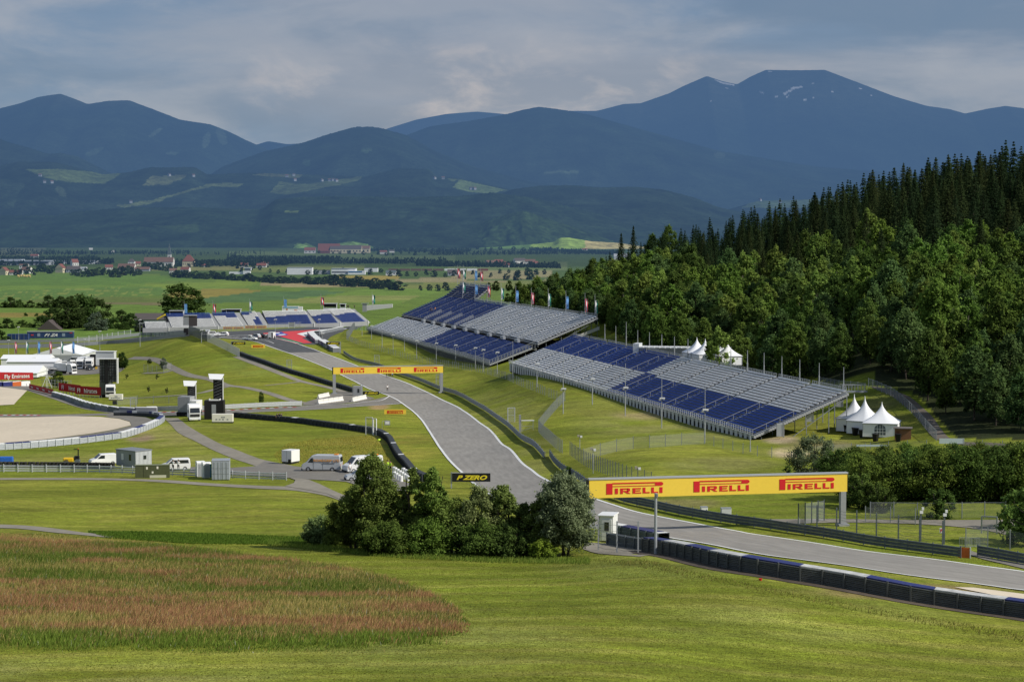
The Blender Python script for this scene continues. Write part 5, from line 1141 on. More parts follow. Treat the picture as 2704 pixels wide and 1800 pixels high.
ls = [(956, 887, 850, None), (981, 896, 858, 860), (1009, 918, 851, None), (1038, 932, 881, 884), (1068, 927, 890, None), (1100, 947, 897, 899), (1152, 961, 888, 906), (1203, 957, 908, 911), (1255, 975, 915, 918), (1276, 981, 920, 923), (1313, 987, 926, 930), (1354, 997, 900, None)]
ws = ["first", "second", "third", "fourth", "fifth", "sixth", "seventh", "eighth", "ninth", "tenth", "eleventh", "twelfth"]
for (x, a, b, c), w_ in zip(ls, ws): mast("%s slim lamp post from the left in front of the big grandstand" % w_, x, a, b, c, r=0.07)
def Dz(x, y): return (1300 + x / 3.366, 820 + y / 3.366)
rr = [(1000, 120, 235), (1097, 135, 262), (1190, 100, 280), (1292, 172, 300), (1396, 190, 330), (1506, 210, 345), (1618, 230, 370), (1738, 250, 400), (2120, 320, 470), (2267, 350, 500)]
for i, (x, a, b) in enumerate(rr):
    px, yt = Dz(x, a); _, yb = Dz(x, b)
    mast("%s bare pole from the left behind the low grandstand" % (ws[i]), px, yb + 6, yt, D=505 - (px - 1590) * 0.33, name='bare_pole', head=False, r=0.09)
for i, (x, a, b) in enumerate([(45, 305, 460), (203, 335, 492), (362, 365, 520), (535, 395, 556), (752, 432, 640)]):
    mast("%s bare pole before the right end of the low grandstand's back edge" % ["fifth last", "fourth last", "third last", "second last", "very last"][i], 2004 + x / 3.366, 840 + b / 3.366 + 6, 840 + a / 3.366, D=375 - i * 9, name='bare_pole', head=False, r=0.075)
for i, (x, yb, yt) in enumerate([(1031, 1185, 1150), (1566, 1250, 1184), (1684, 1258, 1234)]):
    if i == 0: x = 1531
    g = P(x, yb); k = g.y / F; t = thing('camera_post', ["short post with two loudspeakers just right of the fence gate", "post with two loudspeakers behind the slanting fence", "post with loudspeakers peeking over the near gantry's left end"][i], 'loudspeaker post', g); h = (yb - yt) * k
    MB().m(STEEL).lathe((0, 0, 0), [(0.06, -0.2), (0.05, h)], 7).build('pole', None, t); MB().m(mat("beige speaker shell", (0.35, 0.32, 0.26), 0.6)).box((-0.22, 0, h), (0.34, 0.4, 0.34)).build('loudspeaker', None, t); MB().m(WHITE).box((0.22, -0.1, h - 0.12), (0.34, 0.4, 0.3)).build('loudspeaker', None, t)
for i, (x, yb, yt) in enumerate([(2431, 1428, 1350), (2493, 1436, 1357)]):
    g = P(x, yb); k = g.y / F; h = (yb - yt) * k; t = thing('camera_post', ["dark post with two white boxes, left of the pair behind the guardrail", "dark post with two white boxes and a letter F plate, right of the pair"][i], 'post', g)
    MB().m(STEELD).b0(-0.07, 0.07, -0.07, 0.07, -0.2, h).build('pole', None, t)
    MB().m(WHITE).box((0.02, -0.1, h + 0.0), (0.34, 0.2, 0.3)).build('white_box', None, t); MB().m(WHITE).box((0.17, -0.1, h + 0.36), (0.22, 0.2, 0.28)).build('white_box', None, t)
    if i: MB().m(WHITE).box((-0.32, -0.1, h - 1.6), (0.36, 0.04, 0.5)).build('plate', None, t); text("F", 0.32, REDP, t, (-0.32, -0.13, h - 1.75), bold=0.03)
g = P(1731, 1463); k = g.y / F; t = thing('steel_pole', "tall galvanised pole in the meadow in front of the near gantry sign", 'pole', g); MB().m(STEEL).lathe((0, 0, 0), [(0.14, -0.3), (0.12, 164 * k)], 10).build('pole', None, t); MB().m(GREY).box((0.12, -0.12, 164 * k - 0.2), (0.14, 0.16, 0.3)).build('junction_box', None, t)
for i, (x, yb, yt) in enumerate([(264, 945, 873), (223, 930, 895), (23, 945, 897), (370, 915, 843), (49, 905, 862), (532, 905, 870), (1981, 1192, 1150), (852, 905, 879), (727, 895, 842), (843, 890, 842)]):
    mast("%s" % ["tall thin lamp post rising behind the large screen truck", "thin lamp post at the right of the marquee", "lamp post at the left edge of the paddock", "lamp post on the far circuit below the far stand's left end", "lamp post before the dark trees at the left", "white lamp post by the hilltop netting", "thin white pole behind the near gantry", "thin pole by the barrier blocks at the far corner", "lamp post before the far grandstand's middle", "lamp post before the far grandstand's right half"][i], x, yb, yt, yt + 1 if i not in (6,) else None, r=0.08)
# marshal frames
def frame(label, px, ybase, w, h, rz=0.0, m=None):
    g = P(px, ybase); t = thing('marshal_post', label, 'marshal post', g, rz); mb = MB(); mb.m(m or STEEL)
    for x in (-w / 2, w / 2): mb.bar((x, 0, -0.1), (x, 0, h), 0.14)
    mb.bar((-w / 2, 0, h), (w / 2, 0, h), 0.12); mb.bar((-w / 2, 0, h * 0.5), (w / 2, 0, h * 0.5), 0.05); mb.build('frame', None, t)
    MB().m(WIRE).quad((-w / 2, 0, 0.1), (w / 2, 0, 0.1), (w / 2, 0, h), (-w / 2, 0, h)).build('wire_mesh', None, t)
frame("small grey mesh frame on the black barrier left of the track", 764, 976, 1.4, 2.9); frame("small grey mesh frame by the guardrail in front of the big stand's left end", 995, 962, 1.5, 2.9); frame("narrow mesh frame beside the far gantry's right leg", 1156, 1020, 0.9, 3.2)
frame("open steel frame on the bank above the right guardrail", 1350, 1116, 1.5, 3.0, 0.4); frame("white steel mesh frame behind the curving black barrier", 975, 1147, 1.4, 3.3, -0.3, WHITE); frame("second white steel frame joined behind the curving black barrier", 990, 1149, 1.0, 3.2, -0.9, WHITE)
frame("dark steel frame by the blue barrier end on the left", 352, 1086, 1.3, 3.2); frame("steel gate frame at the service road end, bottom right", 2612, 1408, 1.6, 1.8, -0.4)
g = P(1378, 1140); t = thing('timing_stand', "white plank stand behind the right guardrail", 'stand', g); mb = MB(); mb.m(STEEL)
for x in (0, 2.1):
    mb.bar((x, 0, -0.3), (x, 0, 2.1), 0.08)
mb.bar((0, 0, 0.2), (2.1, 0, 0.9), 0.05); mb.bar((0, 0, 1.1), (2.1, 0, 1.1), 0.05); mb.build('frame', None, t); MB().m(WHITE).b0(-0.1, 2.3, -0.3, 0.3, 2.1, 2.2).build('top_plank', None, t); MB().m(GREY).b0(-0.55, -0.15, -0.2, 0.2, -0.3, 3.2).build('cabinet', None, t)
g = P(1020, 1140); t = thing('distance_sign', "small square sign hanging from a bent post by the curving barrier", 'sign', g); mb = MB(); mb.m(STEEL).bar((-0.8, 0, -0.5), (-0.8, 0, 2.1), 0.07).bar((-0.8, 0, 2.1), (0.2, 0, 2.3), 0.07).build('post', None, t); MB().m(GREY).box((0.2, 0, 1.8), (1.1, 0.08, 0.9)).build('plate', None, t); MB().m(WHITE).box((0.2, -0.06, 1.8), (0.8, 0.03, 0.55)).build('plate_face', None, t)
# green exit signs at the wood edge
for px, yb, yt, lab in ((2341, 1025, 1003, "green and white escape sign at the wood edge above the hill road"), (1998, 975, 955, "green and white escape sign behind the low grandstand")):
    D = 372 if px > 2200 else 430; a = at(px, yt, D); t = thing('escape_sign', lab, 'sign', (a.x, a.y, a.z - 1.2)); MB().m(STEELM).b0(-0.04, 0.04, 0, 0.1, -2, 0.6).build('post', None, t); MB().m(SG).b0(-0.5, 0.5, -0.05, 0, 0.4, 1.35).build('plate', None, t); MB().m(AW).b0(0.15, 0.42, -0.07, -0.051, 0.5, 1.2).b0(-0.4, -0.02, -0.07, -0.051, 0.8, 0.92).build('pictogram', None, t)
# ------------------------------------------------------------------ vehicles, cabins, tents and gear
TYRE = mat("tyre rubber", (0.02, 0.02, 0.021), 0.8); RIMM = mat("wheel rim", (0.4, 0.41, 0.42), 0.35, metal=0.5); SILV = mat("silver paint", (0.46, 0.48, 0.50), 0.35); LAMP = mat("headlamp", (0.75, 0.77, 0.8), 0.15, spec=0.8); TAIL = mat("tail lamp", (0.5, 0.02, 0.02), 0.3)
DARK = mat("dark trim", (0.03, 0.031, 0.033), 0.6)
def wheel(t, x, y, r=0.34, w=0.24):
    """axle across y"""
    mb = MB(); n = 16; vs = []
    for yy, rr in ((-w / 2, r * 0.62), (-w / 2, r), (w / 2, r), (w / 2, r * 0.62)):
        for k in range(n): vs.append((rr * math.cos(2 * PI * k / n), yy, rr * math.sin(2 * PI * k / n)))
    mb.add(vs, [(i * n + k, i * n + (k + 1) % n, (i + 1) * n + (k + 1) % n, (i + 1) * n + k) for i in range(3) for k in range(n)])
    ty = mb.build('wheel', TYRE, t, loc=(x, y, r))
    m2 = MB(); s = -1 if y < 0 else 1; vs = [(r * 0.62 * math.cos(2 * PI * k / n), s * w * 0.36, r * 0.62 * math.sin(2 * PI * k / n)) for k in range(n)] + [(0, s * w * 0.48, 0)]
    m2.add(vs, [(k, (k + 1) % n, n) for k in range(n)]); m2.build('rim', RIMM, ty)
def vehicle(name, label, cat, loc, rz, L_, W, H, prof, paint, wins, side_wins, wx, wr=0.34, doors=(), extra=None):
    """prof: side outline (x, z), nose at +x; wins: panes across the body [(x0,z0,x1,z1)]; side_wins: [[(x,z)...]]"""
    t = thing(name, label, cat, loc, rz)
    mb = MB(); n = len(prof); vs = []
    for y, k in ((-W / 2, 0), (-W / 2 + 0.09, 1), (W / 2 - 0.09, 1), (W / 2, 0)):
        for x, z in prof:
            s = 1.0 if k else 0.985; zz = z if (k or z < H * 0.75) else z - 0.07
            vs.append((x * s, y if z < H * 0.62 else y * (0.93 if not k else 0.90), zz))
    fs = [(i * n + k, i * n + (k + 1) % n, (i + 1) * n + (k + 1) % n, (i + 1) * n + k) for i in range(3) for k in range(n)] + [tuple(range(n - 1, -1, -1)), tuple(range(3 * n, 4 * n))]
    mb.add(vs, fs); mb.build('body', paint, t, bevel=0.03)
    for x0, z0, x1, z1 in wins:
        d = Vector((x1 - x0, 0, z1 - z0)).normalized(); nx, nz = d.z, -d.x
        if (x0 + x1) < 0: nx, nz = -abs(nx), abs(nz) if abs(nx) < 0.9 else 0
        else: nx, nz = abs(nx), abs(nz)
        o = 0.03; w = W * 0.41; MB().add([(x0 + nx * o, -w, z0 + nz * o), (x0 + nx * o, w, z0 + nz * o), (x1 + nx * o, w * 0.93, z1 + nz * o), (x1 + nx * o, -w * 0.93, z1 + nz * o)], [(0, 1, 2, 3)]).build('windscreen' if x0 > 0 else 'rear_window', GLASSD, t)
    for sw in side_wins:
        for s in (-1, 1):
            k = len(sw); MB().add([(x, s * (W / 2 + 0.012) * (1.0 if z < H * 0.62 else 0.965), z) for x, z in sw], [tuple(range(k))]).build('side_window', GLASSD, t)
    for x in wx:
        for s in (-1, 1): wheel(t, x, s * (W / 2 - 0.1), wr)
    for s in (-1, 1):
        MB().box((L_ / 2 - 0.06, s * W * 0.36, H * 0.36), (0.14, 0.34, 0.18)).build('headlight', LAMP, t); MB().box((-L_ / 2 + 0.02, s * W * 0.43, H * 0.42), (0.08, 0.14, 0.4)).build('tail_light', TAIL, t)
    for x0, x1 in doors:
        for s in (-1, 1): MB().b0(x0, x1, s * (W / 2 + 0.008) - 0.006, s * (W / 2 + 0.008) + 0.006, H * 0.16, H * 0.8).build('door_seam', DARK, t)
    MB().b0(L_ / 2 - 0.05, L_ / 2 + 0.05, -W * 0.45, W * 0.45, 0.22, 0.48).build('bumper', DARK, t)
    return t
VANP = [(-2.95, 0.35), (-2.98, 1.2), (-2.9, 2.35), (-2.75, 2.5), (0.9, 2.5), (1.45, 2.38), (2.25, 1.45), (2.85, 1.15), (2.98, 0.7), (2.95, 0.35)]
CARP = [(-2.1, 0.3), (-2.15, 0.85), (-1.95, 1.0), (-1.6, 1.5), (-1.4, 1.56), (0.35, 1.5), (1.1, 0.98), (1.95, 0.82), (2.12, 0.55), (2.1, 0.3)]
SVAN = [(-2.2, 0.3), (-2.25, 0.9), (-2.15, 1.75), (-2.0, 1.84), (0.5, 1.84), (1.3, 1.15), (2.05, 0.92), (2.2, 0.6), (2.18, 0.3)]
SUVP = [(-2.2, 0.4), (-2.25, 1.0), (-2.15, 1.7), (-1.9, 1.85), (0.4, 1.82), (1.0, 1.2), (2.1, 1.05), (2.25, 0.7), (2.2, 0.4)]
PICP = [(-2.6, 0.5), (-2.6, 1.0), (-0.4, 1.0), (-0.35, 1.75), (-0.2, 1.85), (0.9, 1.82), (1.45, 1.15), (2.4, 1.0), (2.55, 0.7), (2.5, 0.5)]
def big_van(label, px, yb, rz, paint=SILV, sgn=True, s=1.0):
    g = P(px, yb); t = vehicle('delivery_van', label, 'van', g, rz, 5.96, 2.05, 2.5, VANP, paint, [(2.2, 1.5, 1.5, 2.3), (-2.96, 1.5, -2.93, 2.2)], [[(1.2, 1.4), (2.0, 1.4), (1.5, 2.05), (1.2, 2.1)]], (1.95, -1.75), 0.36, doors=((1.1, 1.13), (-0.3, -0.27)))
    MB().box((-2.2, 0, 2.58), (0.5, 1.0, 0.14)).build('beacon_bar', mat("amber beacon", (0.7, 0.25, 0.02), 0.4), t)
    return t
t = big_van("silver high-roof van with orange lettering on its side in the service yard", 851, 1243, PI - 0.12)
text("ROADGRIP LTD", 0.36, mat("orange lettering", (0.75, 0.34, 0.06), 0.5), t, (-0.9, 1.05, 1.55), PI, bold=0.02, xs=1.15); text("line marking services", 0.16, mat("grey lettering", (0.12, 0.13, 0.14), 0.5), t, (-1.2, 1.05, 1.25), PI)
big_van("white van behind the willow trees, its front towards the silver van", 958, 1246, PI + 0.5, WHITE)
vehicle('parked_car', "silver car half hidden by the willow trees in the service yard", 'car', P(950, 1268), PI + 0.25, 4.25, 1.8, 1.5, CARP, SILV, [(1.05, 1.0, 0.4, 1.45)], [[(0.9, 0.98), (0.3, 1.4), (-1.3, 1.42), (-1.6, 1.0)]], (1.35, -1.35), 0.32)
vehicle('small_van', "white small van with an open door parked left of the grey site cabin", 'van', P(272, 1227), PI + 0.45, 4.4, 1.8, 1.84, SVAN, WHITE, [(1.25, 1.2, 0.55, 1.78)], [[(1.1, 1.15), (0.5, 1.65), (-0.1, 1.65), (-0.1, 1.15)]], (1.4, -1.4), 0.32)
vehicle('estate_car', "white people carrier parked between the site cabin and the toilets", 'car', P(463, 1241), PI + 0.25, 4.4, 1.85, 1.84, SVAN, WHITE, [(1.25, 1.2, 0.55, 1.78)], [[(1.1, 1.15), (0.5, 1.65), (-0.2, 1.65), (-0.2, 1.15)], [(-0.3, 1.15), (-0.3, 1.65), (-1.9, 1.65), (-2.0, 1.15)]], (1.4, -1.4), 0.32)
# vehicles in the far corner
for i, (px, yb, rz, pr, pt, lab, nm) in enumerate([(660, 899, -0.3, PICP, WHITE, "white pickup with a load bed at the far corner", 'pickup_truck'), (674, 892, 2.6, CARP, SILV, "silver car behind the white pickup at the far corner", 'parked_car'), (689, 893, -0.5, SUVP, DARK, "dark off-roader with roof lamps at the far corner", 'off_roader'), (588, 887, 3.0, CARP, WHITE, "lone white car on the dark asphalt below the far stand", 'parked_car'), (545, 887, 0.4, CARP, WHITE, "white car by the hilltop netting, left of two", 'parked_car'), (565, 888, 0.1, SUVP, WHITE, "white off-roader by the hilltop netting, right of two", 'off_roader'), (835, 886, 2.9, SUVP, GREY, "grey off-roader behind the red run-off barrier blocks", 'off_roader'), (191, 957, -1.3, SUVP, WHITE, "white off-roader at the back of the paddock", 'off_roader'), (184, 966, -1.2, CARP, WHITE, "white car left of the two white lorries", 'parked_car'), (190, 972, -1.0, CARP, SILV, "silver car left of the two white lorries", 'parked_car'), (168, 958, -1.2, CARP, SILV, "grey car between the paddock tents", 'parked_car'), (237, 977, -1.1, CARP, DARK, "black car in front of the right-hand white lorry", 'parked_car')]):
    p = P(px, yb); wx = (1.4, -1.4); hh = max(z for _, z in pr)
    sw = [[(0.8, hh * 0.66), (0.3, hh * 0.93), (-0.2, hh * 0.93), (-0.2, hh * 0.66)]] + ([[(-0.3, hh * 0.66), (-0.3, hh * 0.93), (-1.4, hh * 0.93), (-1.6, hh * 0.66)]] if pr is not PICP else [])
    ws_ = (1.05, hh * 0.66, 0.4, hh * 0.95) if pr is not PICP else (1.4, 1.2, 0.95, 1.75)
    vehicle(nm, lab, 'car' if pr is not PICP else 'pickup', p, rz, 4.3, 1.8, hh, pr, pt, [ws_], sw, wx, 0.33)
# lorries
def lorry(name, label, loc, rz, paint=WHITE, cabtilt=0.0, trailer=None, tm=None):
    """cab nose at -y; trailer (length, height) runs to +y"""
    t = thing(name, label, 'lorry', loc, rz)
    mb = MB(); mb.prism([(-1.1, 0.75), (-1.18, 1.8), (-0.9, 3.0), (-0.4, 3.55), (1.1, 3.6), (1.1, 0.75)], -1.22, 1.22, 'x'); cab = mb.build('cab', paint, t, bevel=0.08); cab.rotation_euler = (cabtilt, 0, 0)
    MB().add([(-1.05, -1.20, 1.85), (1.05, -1.20, 1.85), (1.0, -0.96, 2.85), (-1.0, -0.96, 2.85)], [(0, 1, 2, 3)]).build('windscreen', GLASSD, cab)
    MB().b0(-1.0, 1.0, -1.22, -1.15, 1.05, 1.6).build('grille', DARK, cab); MB().b0(-1.2, 1.2, -1.2, -1.0, 0.35, 0.8).build('bumper', paint, t)
    for s in (-1, 1):
        MB().box((s * 0.9, -1.21, 0.6), (0.45, 0.06, 0.2)).build('headlight', LAMP, t); MB().box((s * 1.42, -1.0, 2.2), (0.14, 0.2, 0.7)).build('mirror', DARK, cab)
        for y in (-0.3,):
            w_ = MB(); n = 14; vs = []
            for xx in (-0.15, 0.15):
                for k in range(n): vs.append((xx, 0.5 * math.cos(2 * PI * k / n), 0.5 * math.sin(2 * PI * k / n)))
            w_.add(vs, [(k, (k + 1) % n, n + (k + 1) % n, n + k) for k in range(n)] + [tuple(range(n)), tuple(range(2 * n - 1, n - 1, -1))]); w_.build('wheel', TYRE, t, loc=(s * 1.05, y, 0.5))
            if trailer:
                for yy in (trailer[0] * 0.72, trailer[0] * 0.86): link('wheel', w_.mesh('wheel', TYRE), t, (s * 1.05, yy, 0.5))
    if trailer:
        L_, hh = trailer; MB().b0(-1.25, 1.25, 1.5, 1.5 + L_, 1.15, hh).build('trailer_box', tm or WHITE, t, bevel=0.04); MB().b0(-1.0, 1.0, 1.2, 1.4 + L_, 0.85, 1.13).build('chassis', DARK, t)
    return t
def Az(x, y): return (x / 3.366, 860 + y / 3.366)
def screen_tower(label, px, ybase, sw, sh, pole_h, depth, rz, m_face, cap=True, capw=3.6, tilt=0.12, kind='edge', pdx=0.0):
    g = P(px, ybase); t = thing('screen_tower', label, 'screen', g, rz)
    if kind == 'edge':
        mb = MB(); mb.m(m_face).b0(-sw / 2, sw / 2, 0, 0.5, pole_h, pole_h + sh); mb.m(DARK)
        for k in range(9): z = pole_h + sh * (k + 0.5) / 9; mb.b0(-sw / 2 + 0.1, sw / 2 - 0.1, -0.05, 0.0, z - 0.04, z + 0.04)
        mb.m(GREY)
        for k in range(8): mb.bar((-sw / 2 + 0.2, -0.1, pole_h + sh * k / 8), (sw / 2 - 0.2, -0.1, pole_h + sh * (k + 1) / 8), 0.05)
        mb.build('screen', None, t); MB().m(WHITE).b0(sw / 2, sw / 2 + 0.12, 0, 0.5, pole_h, pole_h + sh).build('edge_strip', None, t)
    if cap:
        zt_ = pole_h + sh + 0.05; MB().m(WHITE).add([(-capw * 0.55, -1.3, zt_ - 0.35), (capw * 0.32, -1.3, zt_ - 0.45), (capw * 0.42, 1.0, zt_ + 0.5), (-capw * 0.75, 1.0, zt_ + 0.6), (-capw * 0.55, -1.3, zt_ - 0.25), (capw * 0.32, -1.3, zt_ - 0.35), (capw * 0.42, 1.0, zt_ + 0.6), (-capw * 0.75, 1.0, zt_ + 0.7)], [(0, 1, 2, 3), (4, 7, 6, 5), (0, 4, 5, 1), (1, 5, 6, 2), (2, 6, 7, 3), (3, 7, 4, 0)]).build('top_flap', None, t)
    MB().m(BLK).b0(-0.45 + pdx, 0.45 + pdx, 0.1, 0.9, 0, pole_h + sh * 0.9).build('mast', None, t)
    return t
# truck with its lifted screen, seen side on
g = P(500, 1112); k = g.y / F
lorry('screen_lorry', "white lorry tractor with a lifted narrow screen behind its cab", at(512, 1111, g.y + 1), 0.35, WHITE, 0.05, None).location.z = G(g.x, g.y)
b = P(497, 1098); t = thing('screen_trailer', "white and grey box trailer standing behind the tilted lorry cab", 'trailer', b, -0.2)
MB().m(GREY).b0(-2.2, 0.6, -0.5, 2.5, 0.9, 4.2).build('trailer_box', None, t); MB().m(WHITE).b0(0.62, 2.3, -1.2, 2.5, 0.9, 3.4).build('trailer_box', None, t); MB().m(DARK).b0(-2.6, 2.2, -0.3, 2.3, 0.3, 0.88).build('chassis', None, t)
for x in (-2.0, -1.0): MB().m(TYRE).b0(x - 0.45, x + 0.45, -0.6, -0.32, 0, 0.9).build('wheel', None, t)
screen_tower("narrow black screen raised above the white lorry, white flap on top", 506, 1092, 1.75, 3.3, 3.2, 1, 0, BLK, capw=2.6)
screen_tower("tall black screen raised above the black box, white flap on top", 576, 1102, 2.0, 5.2, 3.4, 1, 0, BLK, capw=2.9)
g = P(566, 1107); t = thing('equipment_box', "black box base of the tall screen beside the cream generator", 'equipment box', g); MB().m(BLK).b0(-2.1, 2.0, -0.3, 2.2, 0, 4.0).build('box', None, t); MB().m(WHITE).b0(-1.2, 1.1, -0.2, -0.1, 4.0, 4.3).b0(-1.2, -1.1, -0.2, 2, 4.0, 4.3).b0(1.0, 1.1, -0.2, 2, 4.0, 4.3).build('top_rim', None, t); MB().m(GREY).b0(-0.5, 0.4, -0.34, -0.3, 0.9, 3.2).build('vent_panel', None, t)
def generator(label, px, yb, w, h, m=CREAM, rz=0.0):
    g = P(px, yb); t = thing('generator', label, 'generator', g, rz); MB().m(m).b0(-w / 2, w / 2, -0.6, 0.9, 0.25, h).build('housing', None, t, bevel=0.04); MB().m(DARK).b0(-w / 2, w / 2, -0.55, 0.85, 0, 0.25).build('base_frame', None, t)
    mb = MB(); mb.m(GREY)
    for x, z in ((-0.32, .35), (-0.16, .35), (0.0, .35), (0.22, .35), (-0.05, .6), (0.05, .6)): mb.b0(x * w, x * w + 0.35, -0.63, -0.6, z * h, z * h + 0.25)
    mb.build('vent', None, t); return t
generator("cream generator box on the grass in front of the black screen base", 588, 1116, 4.3, 1.85); generator("cream generator box in front of the dark lorry under the big screen", 306, 1057, 3.4, 1.6)
# big screen truck on the left
g = P(292, 1050); t = lorry('screen_lorry', "dark lorry with white cab under the big square screen", g, 0.1, WHITE, 0, None)
b = at(284, 1050, g.y + 2); b.z = G(b.x, b.y); t = thing('screen_trailer', "grey trailer under the big square screen", 'trailer', b); MB().m(mat("grey green paint", (0.20, 0.22, 0.19), 0.5)).b0(-2.0, 1.0, -0.5, 2.0, 0.8, 4.4).build('trailer_box', None, t); MB().m(WHITE).b0(-2.0, 2.4, -0.4, 1.9, 4.4, 4.6).build('roof_flap', None, t); MB().m(DARK).b0(-2.0, 1.4, -0.4, 1.8, 0.1, 0.8).build('chassis', None, t)
D = g.y; a = at(264, 1008, D); c = at(308, 944, D); t = thing('screen_tower', "big square screen seen from the back, raised on a black mast", 'screen', (at(281, 1012, D).x, D, at(281, 1012, D).z))
w0, w1, h = a.x - t.location.x, c.x - t.location.x, c.z - a.z
mb = MB(); mb.m(mat("screen back grey", (0.13, 0.135, 0.14), 0.6, noise=0.3, nscale=1.0)).b0(w0, w1, 0, 0.35, 0.4, h); mb.m(BLK)
for k in range(8): x = w0 + (w1 - w0) * k / 7; mb.b0(x - 0.07, x + 0.07, -0.12, 0, 0.4, h)
for k in range(9): z = 0.4 + (h - 0.4) * k / 8; mb.b0(w0, w1, -0.12, -0.02, z - 0.06, z + 0.06)
for k in range(5): mb.box((w0 + (w1 - w0) * (0.15 + 0.18 * k), -0.1, h * (0.25 + 0.5 * ((k * 7) % 3) / 3)), (0.5, 0.1, 0.9))
mb.build('screen', None, t); MB().m(WHITE).b0(w1, w1 + 0.35, -0.3, 0.5, 0.0, h + 0.1).build('edge_strip', None, t); MB().m(WHITE).b0(w0 - 0.8, w1 + 0.3, -0.8, 1.2, h + 0.03, h + 0.2).build('top_flap', None, t); zb = G(t.location.x, D) - t.location.z; MB().m(BLK).b0(-0.35, 0.45, -0.25, 0.6, zb, h).build('mast', None, t)
g = P(303, 1078); t = thing('marshal_board', "small dark square board on a thin post above the grey barrier blocks", 'sign', g); MB().m(DARK).b0(-0.5, 0.5, -0.05, 0.05, 0.9, 1.8).build('plate', None, t); MB().m(STEEL).b0(-0.04, 0.04, 0.05, 0.12, -0.3, 1.3).build('post', None, t)
# screen on the hilltop
D = 735; a = at(484, 861, D); b = at(520, 833, D); t = thing('screen_tower', "dark hilltop screen in front of the far grandstand", 'screen', (at(490, 893, D).x, D, G(at(490, 893, D).x, D)))
x0 = a.x - t.location.x; x1 = b.x - t.location.x; z0_ = a.z - t.location.z; z1_ = b.z - t.location.z
MB().m(mat("brown screen back", (0.07, 0.06, 0.06), 0.6, noise=0.2)).b0(x0 + 2.1, x1, 0, 0.6, z0_, z1_).build('screen', None, t); MB().m(GREY).b0(x0, x0 + 2.05, 0, 0.6, z0_ + 0.3, z1_).build('side_frame', None, t); MB().m(WHITE).b0(x0, x1, -0.3, 0.6, z1_ + 0.003, z1_ + 0.15).build('top_flap', None, t); MB().m(BLK).b0(-0.7, 1.0, 0.1, 0.9, -0.5, z0_ - 0.8).build('mast', None, t)

# cabins, toilets, containers
def box_thing(name, label, cat, px, yb, rz, parts, D=None):
    g = P(px, yb) if D is None else at(px, yb, D); t = thing(name, label, cat, g, rz)
    for nm, m, b, bv in parts:
        mb = MB(); mb.m(m)
        if isinstance(b[0], tuple):
            for q in b: mb.b0(*q)
        else: mb.b0(*b)
        mb.build(nm, None, t, bevel=bv)
    return t
CG = mat("cabin grey", (0.32, 0.34, 0.35), 0.5, noise=0.06); CW = mat("cabin white", (0.58, 0.60, 0.61), 0.5, noise=0.05)
def ribs(x0, x1, y, z0, z1, n, dy=0.04): return [(x0 + (x1 - x0) * k / n, x0 + (x1 - x0) * (k + 0.5) / n, y - dy, y + 0.0, z0, z1) for k in range(n)]
box_thing('site_cabin', "grey site cabin, sunlit side painted paler, with two narrow windows behind the guardrail", 'cabin', 358, 1236, -0.72, [('wall', CG, (-4.9, 0, 0, 3.2, 0.1, 2.6), 0.03), ('roof', STEELM, (-5.0, 0.08, -0.08, 3.28, 2.6, 2.72), 0), ('window', WHITE, (-3.5, -3.0, -0.04, 0, 1.1, 2.1), 0), ('window', GLASSD, (-1.6, -1.1, -0.04, 0, 1.1, 2.1), 0), ('side_wall', CW, [(0.0, 0.05, 0.02 + 0.26 * k, 0.17 + 0.26 * k, 0.15, 2.5) for k in range(12)], 0), ('side_window', GLASSD, (0.055, 0.09, 1.5, 2.1, 1.3, 1.9), 0)])  # paler side wall paints the sunlit face, grey the shaded one
box_thing('power_cabinet', "olive green power cabinet with yellow warning plates in front of the guardrail", 'cabinet', 403, 1261, 0.14, [('housing', mat("olive paint", (0.085, 0.095, 0.045), 0.6, noise=0.15), [(-2.45, -1.32, -0.5, 0.5, 0, 1.75), (-1.28, 2.45, -0.5, 0.5, 0.0, 1.85)], 0.02), ('roof', mat("olive top", (0.20, 0.22, 0.13), 0.6), (-2.5, 2.5, -0.55, 0.55, 1.86, 1.92), 0), ('plinth_panel', mat("pale panel", (0.55, 0.54, 0.42), 0.6), (-0.4, 1.95, -0.53, -0.5, 0.05, 0.45), 0), ('warning_plate', CREAM, [(-0.9, -0.65, -0.53, -0.5, 1.3, 1.65), (0.6, 0.85, -0.53, -0.5, 1.35, 1.7), (-0.1, 0.15, -0.53, -0.5, 0.7, 1.0)], 0)])
for i, (px, yb) in enumerate(((529, 1259), (545, 1262))):
    g = P(px, yb); t = thing('portable_toilet', ["left portable toilet, white with a turquoise side, beside the grey container", "right portable toilet, white with a turquoise side, touching the grey container"][i], 'toilet', g, 0.35)
    MB().m(WHITE).b0(-0.6, 0.45, -0.6, 0.6, 0.1, 2.1).build('body', None, t, bevel=0.06); MB().m(mat("turquoise panel", (0.02, 0.20, 0.26), 0.5)).b0(0.46, 0.62, -0.62, 0.6, 0.1, 2.05).build('side_panel', None, t)
    MB().m(WHITE).prism([(-0.62, 2.12), (-0.4, 2.35), (0.4, 2.35), (0.62, 2.12)], -0.62, 0.62).build('roof', None, t, bevel=0.03); MB().m(GREY).b0(-0.25, 0.05, -0.64, -0.6, 1.3, 1.7).build('door_sign', None, t); MB().m(CG).b0(-0.42, 0.38, -0.625, -0.605, 0.2, 2.0).build('door', None, t)
cg = mat("container grey", (0.33, 0.36, 0.39), 0.5, noise=0.08)
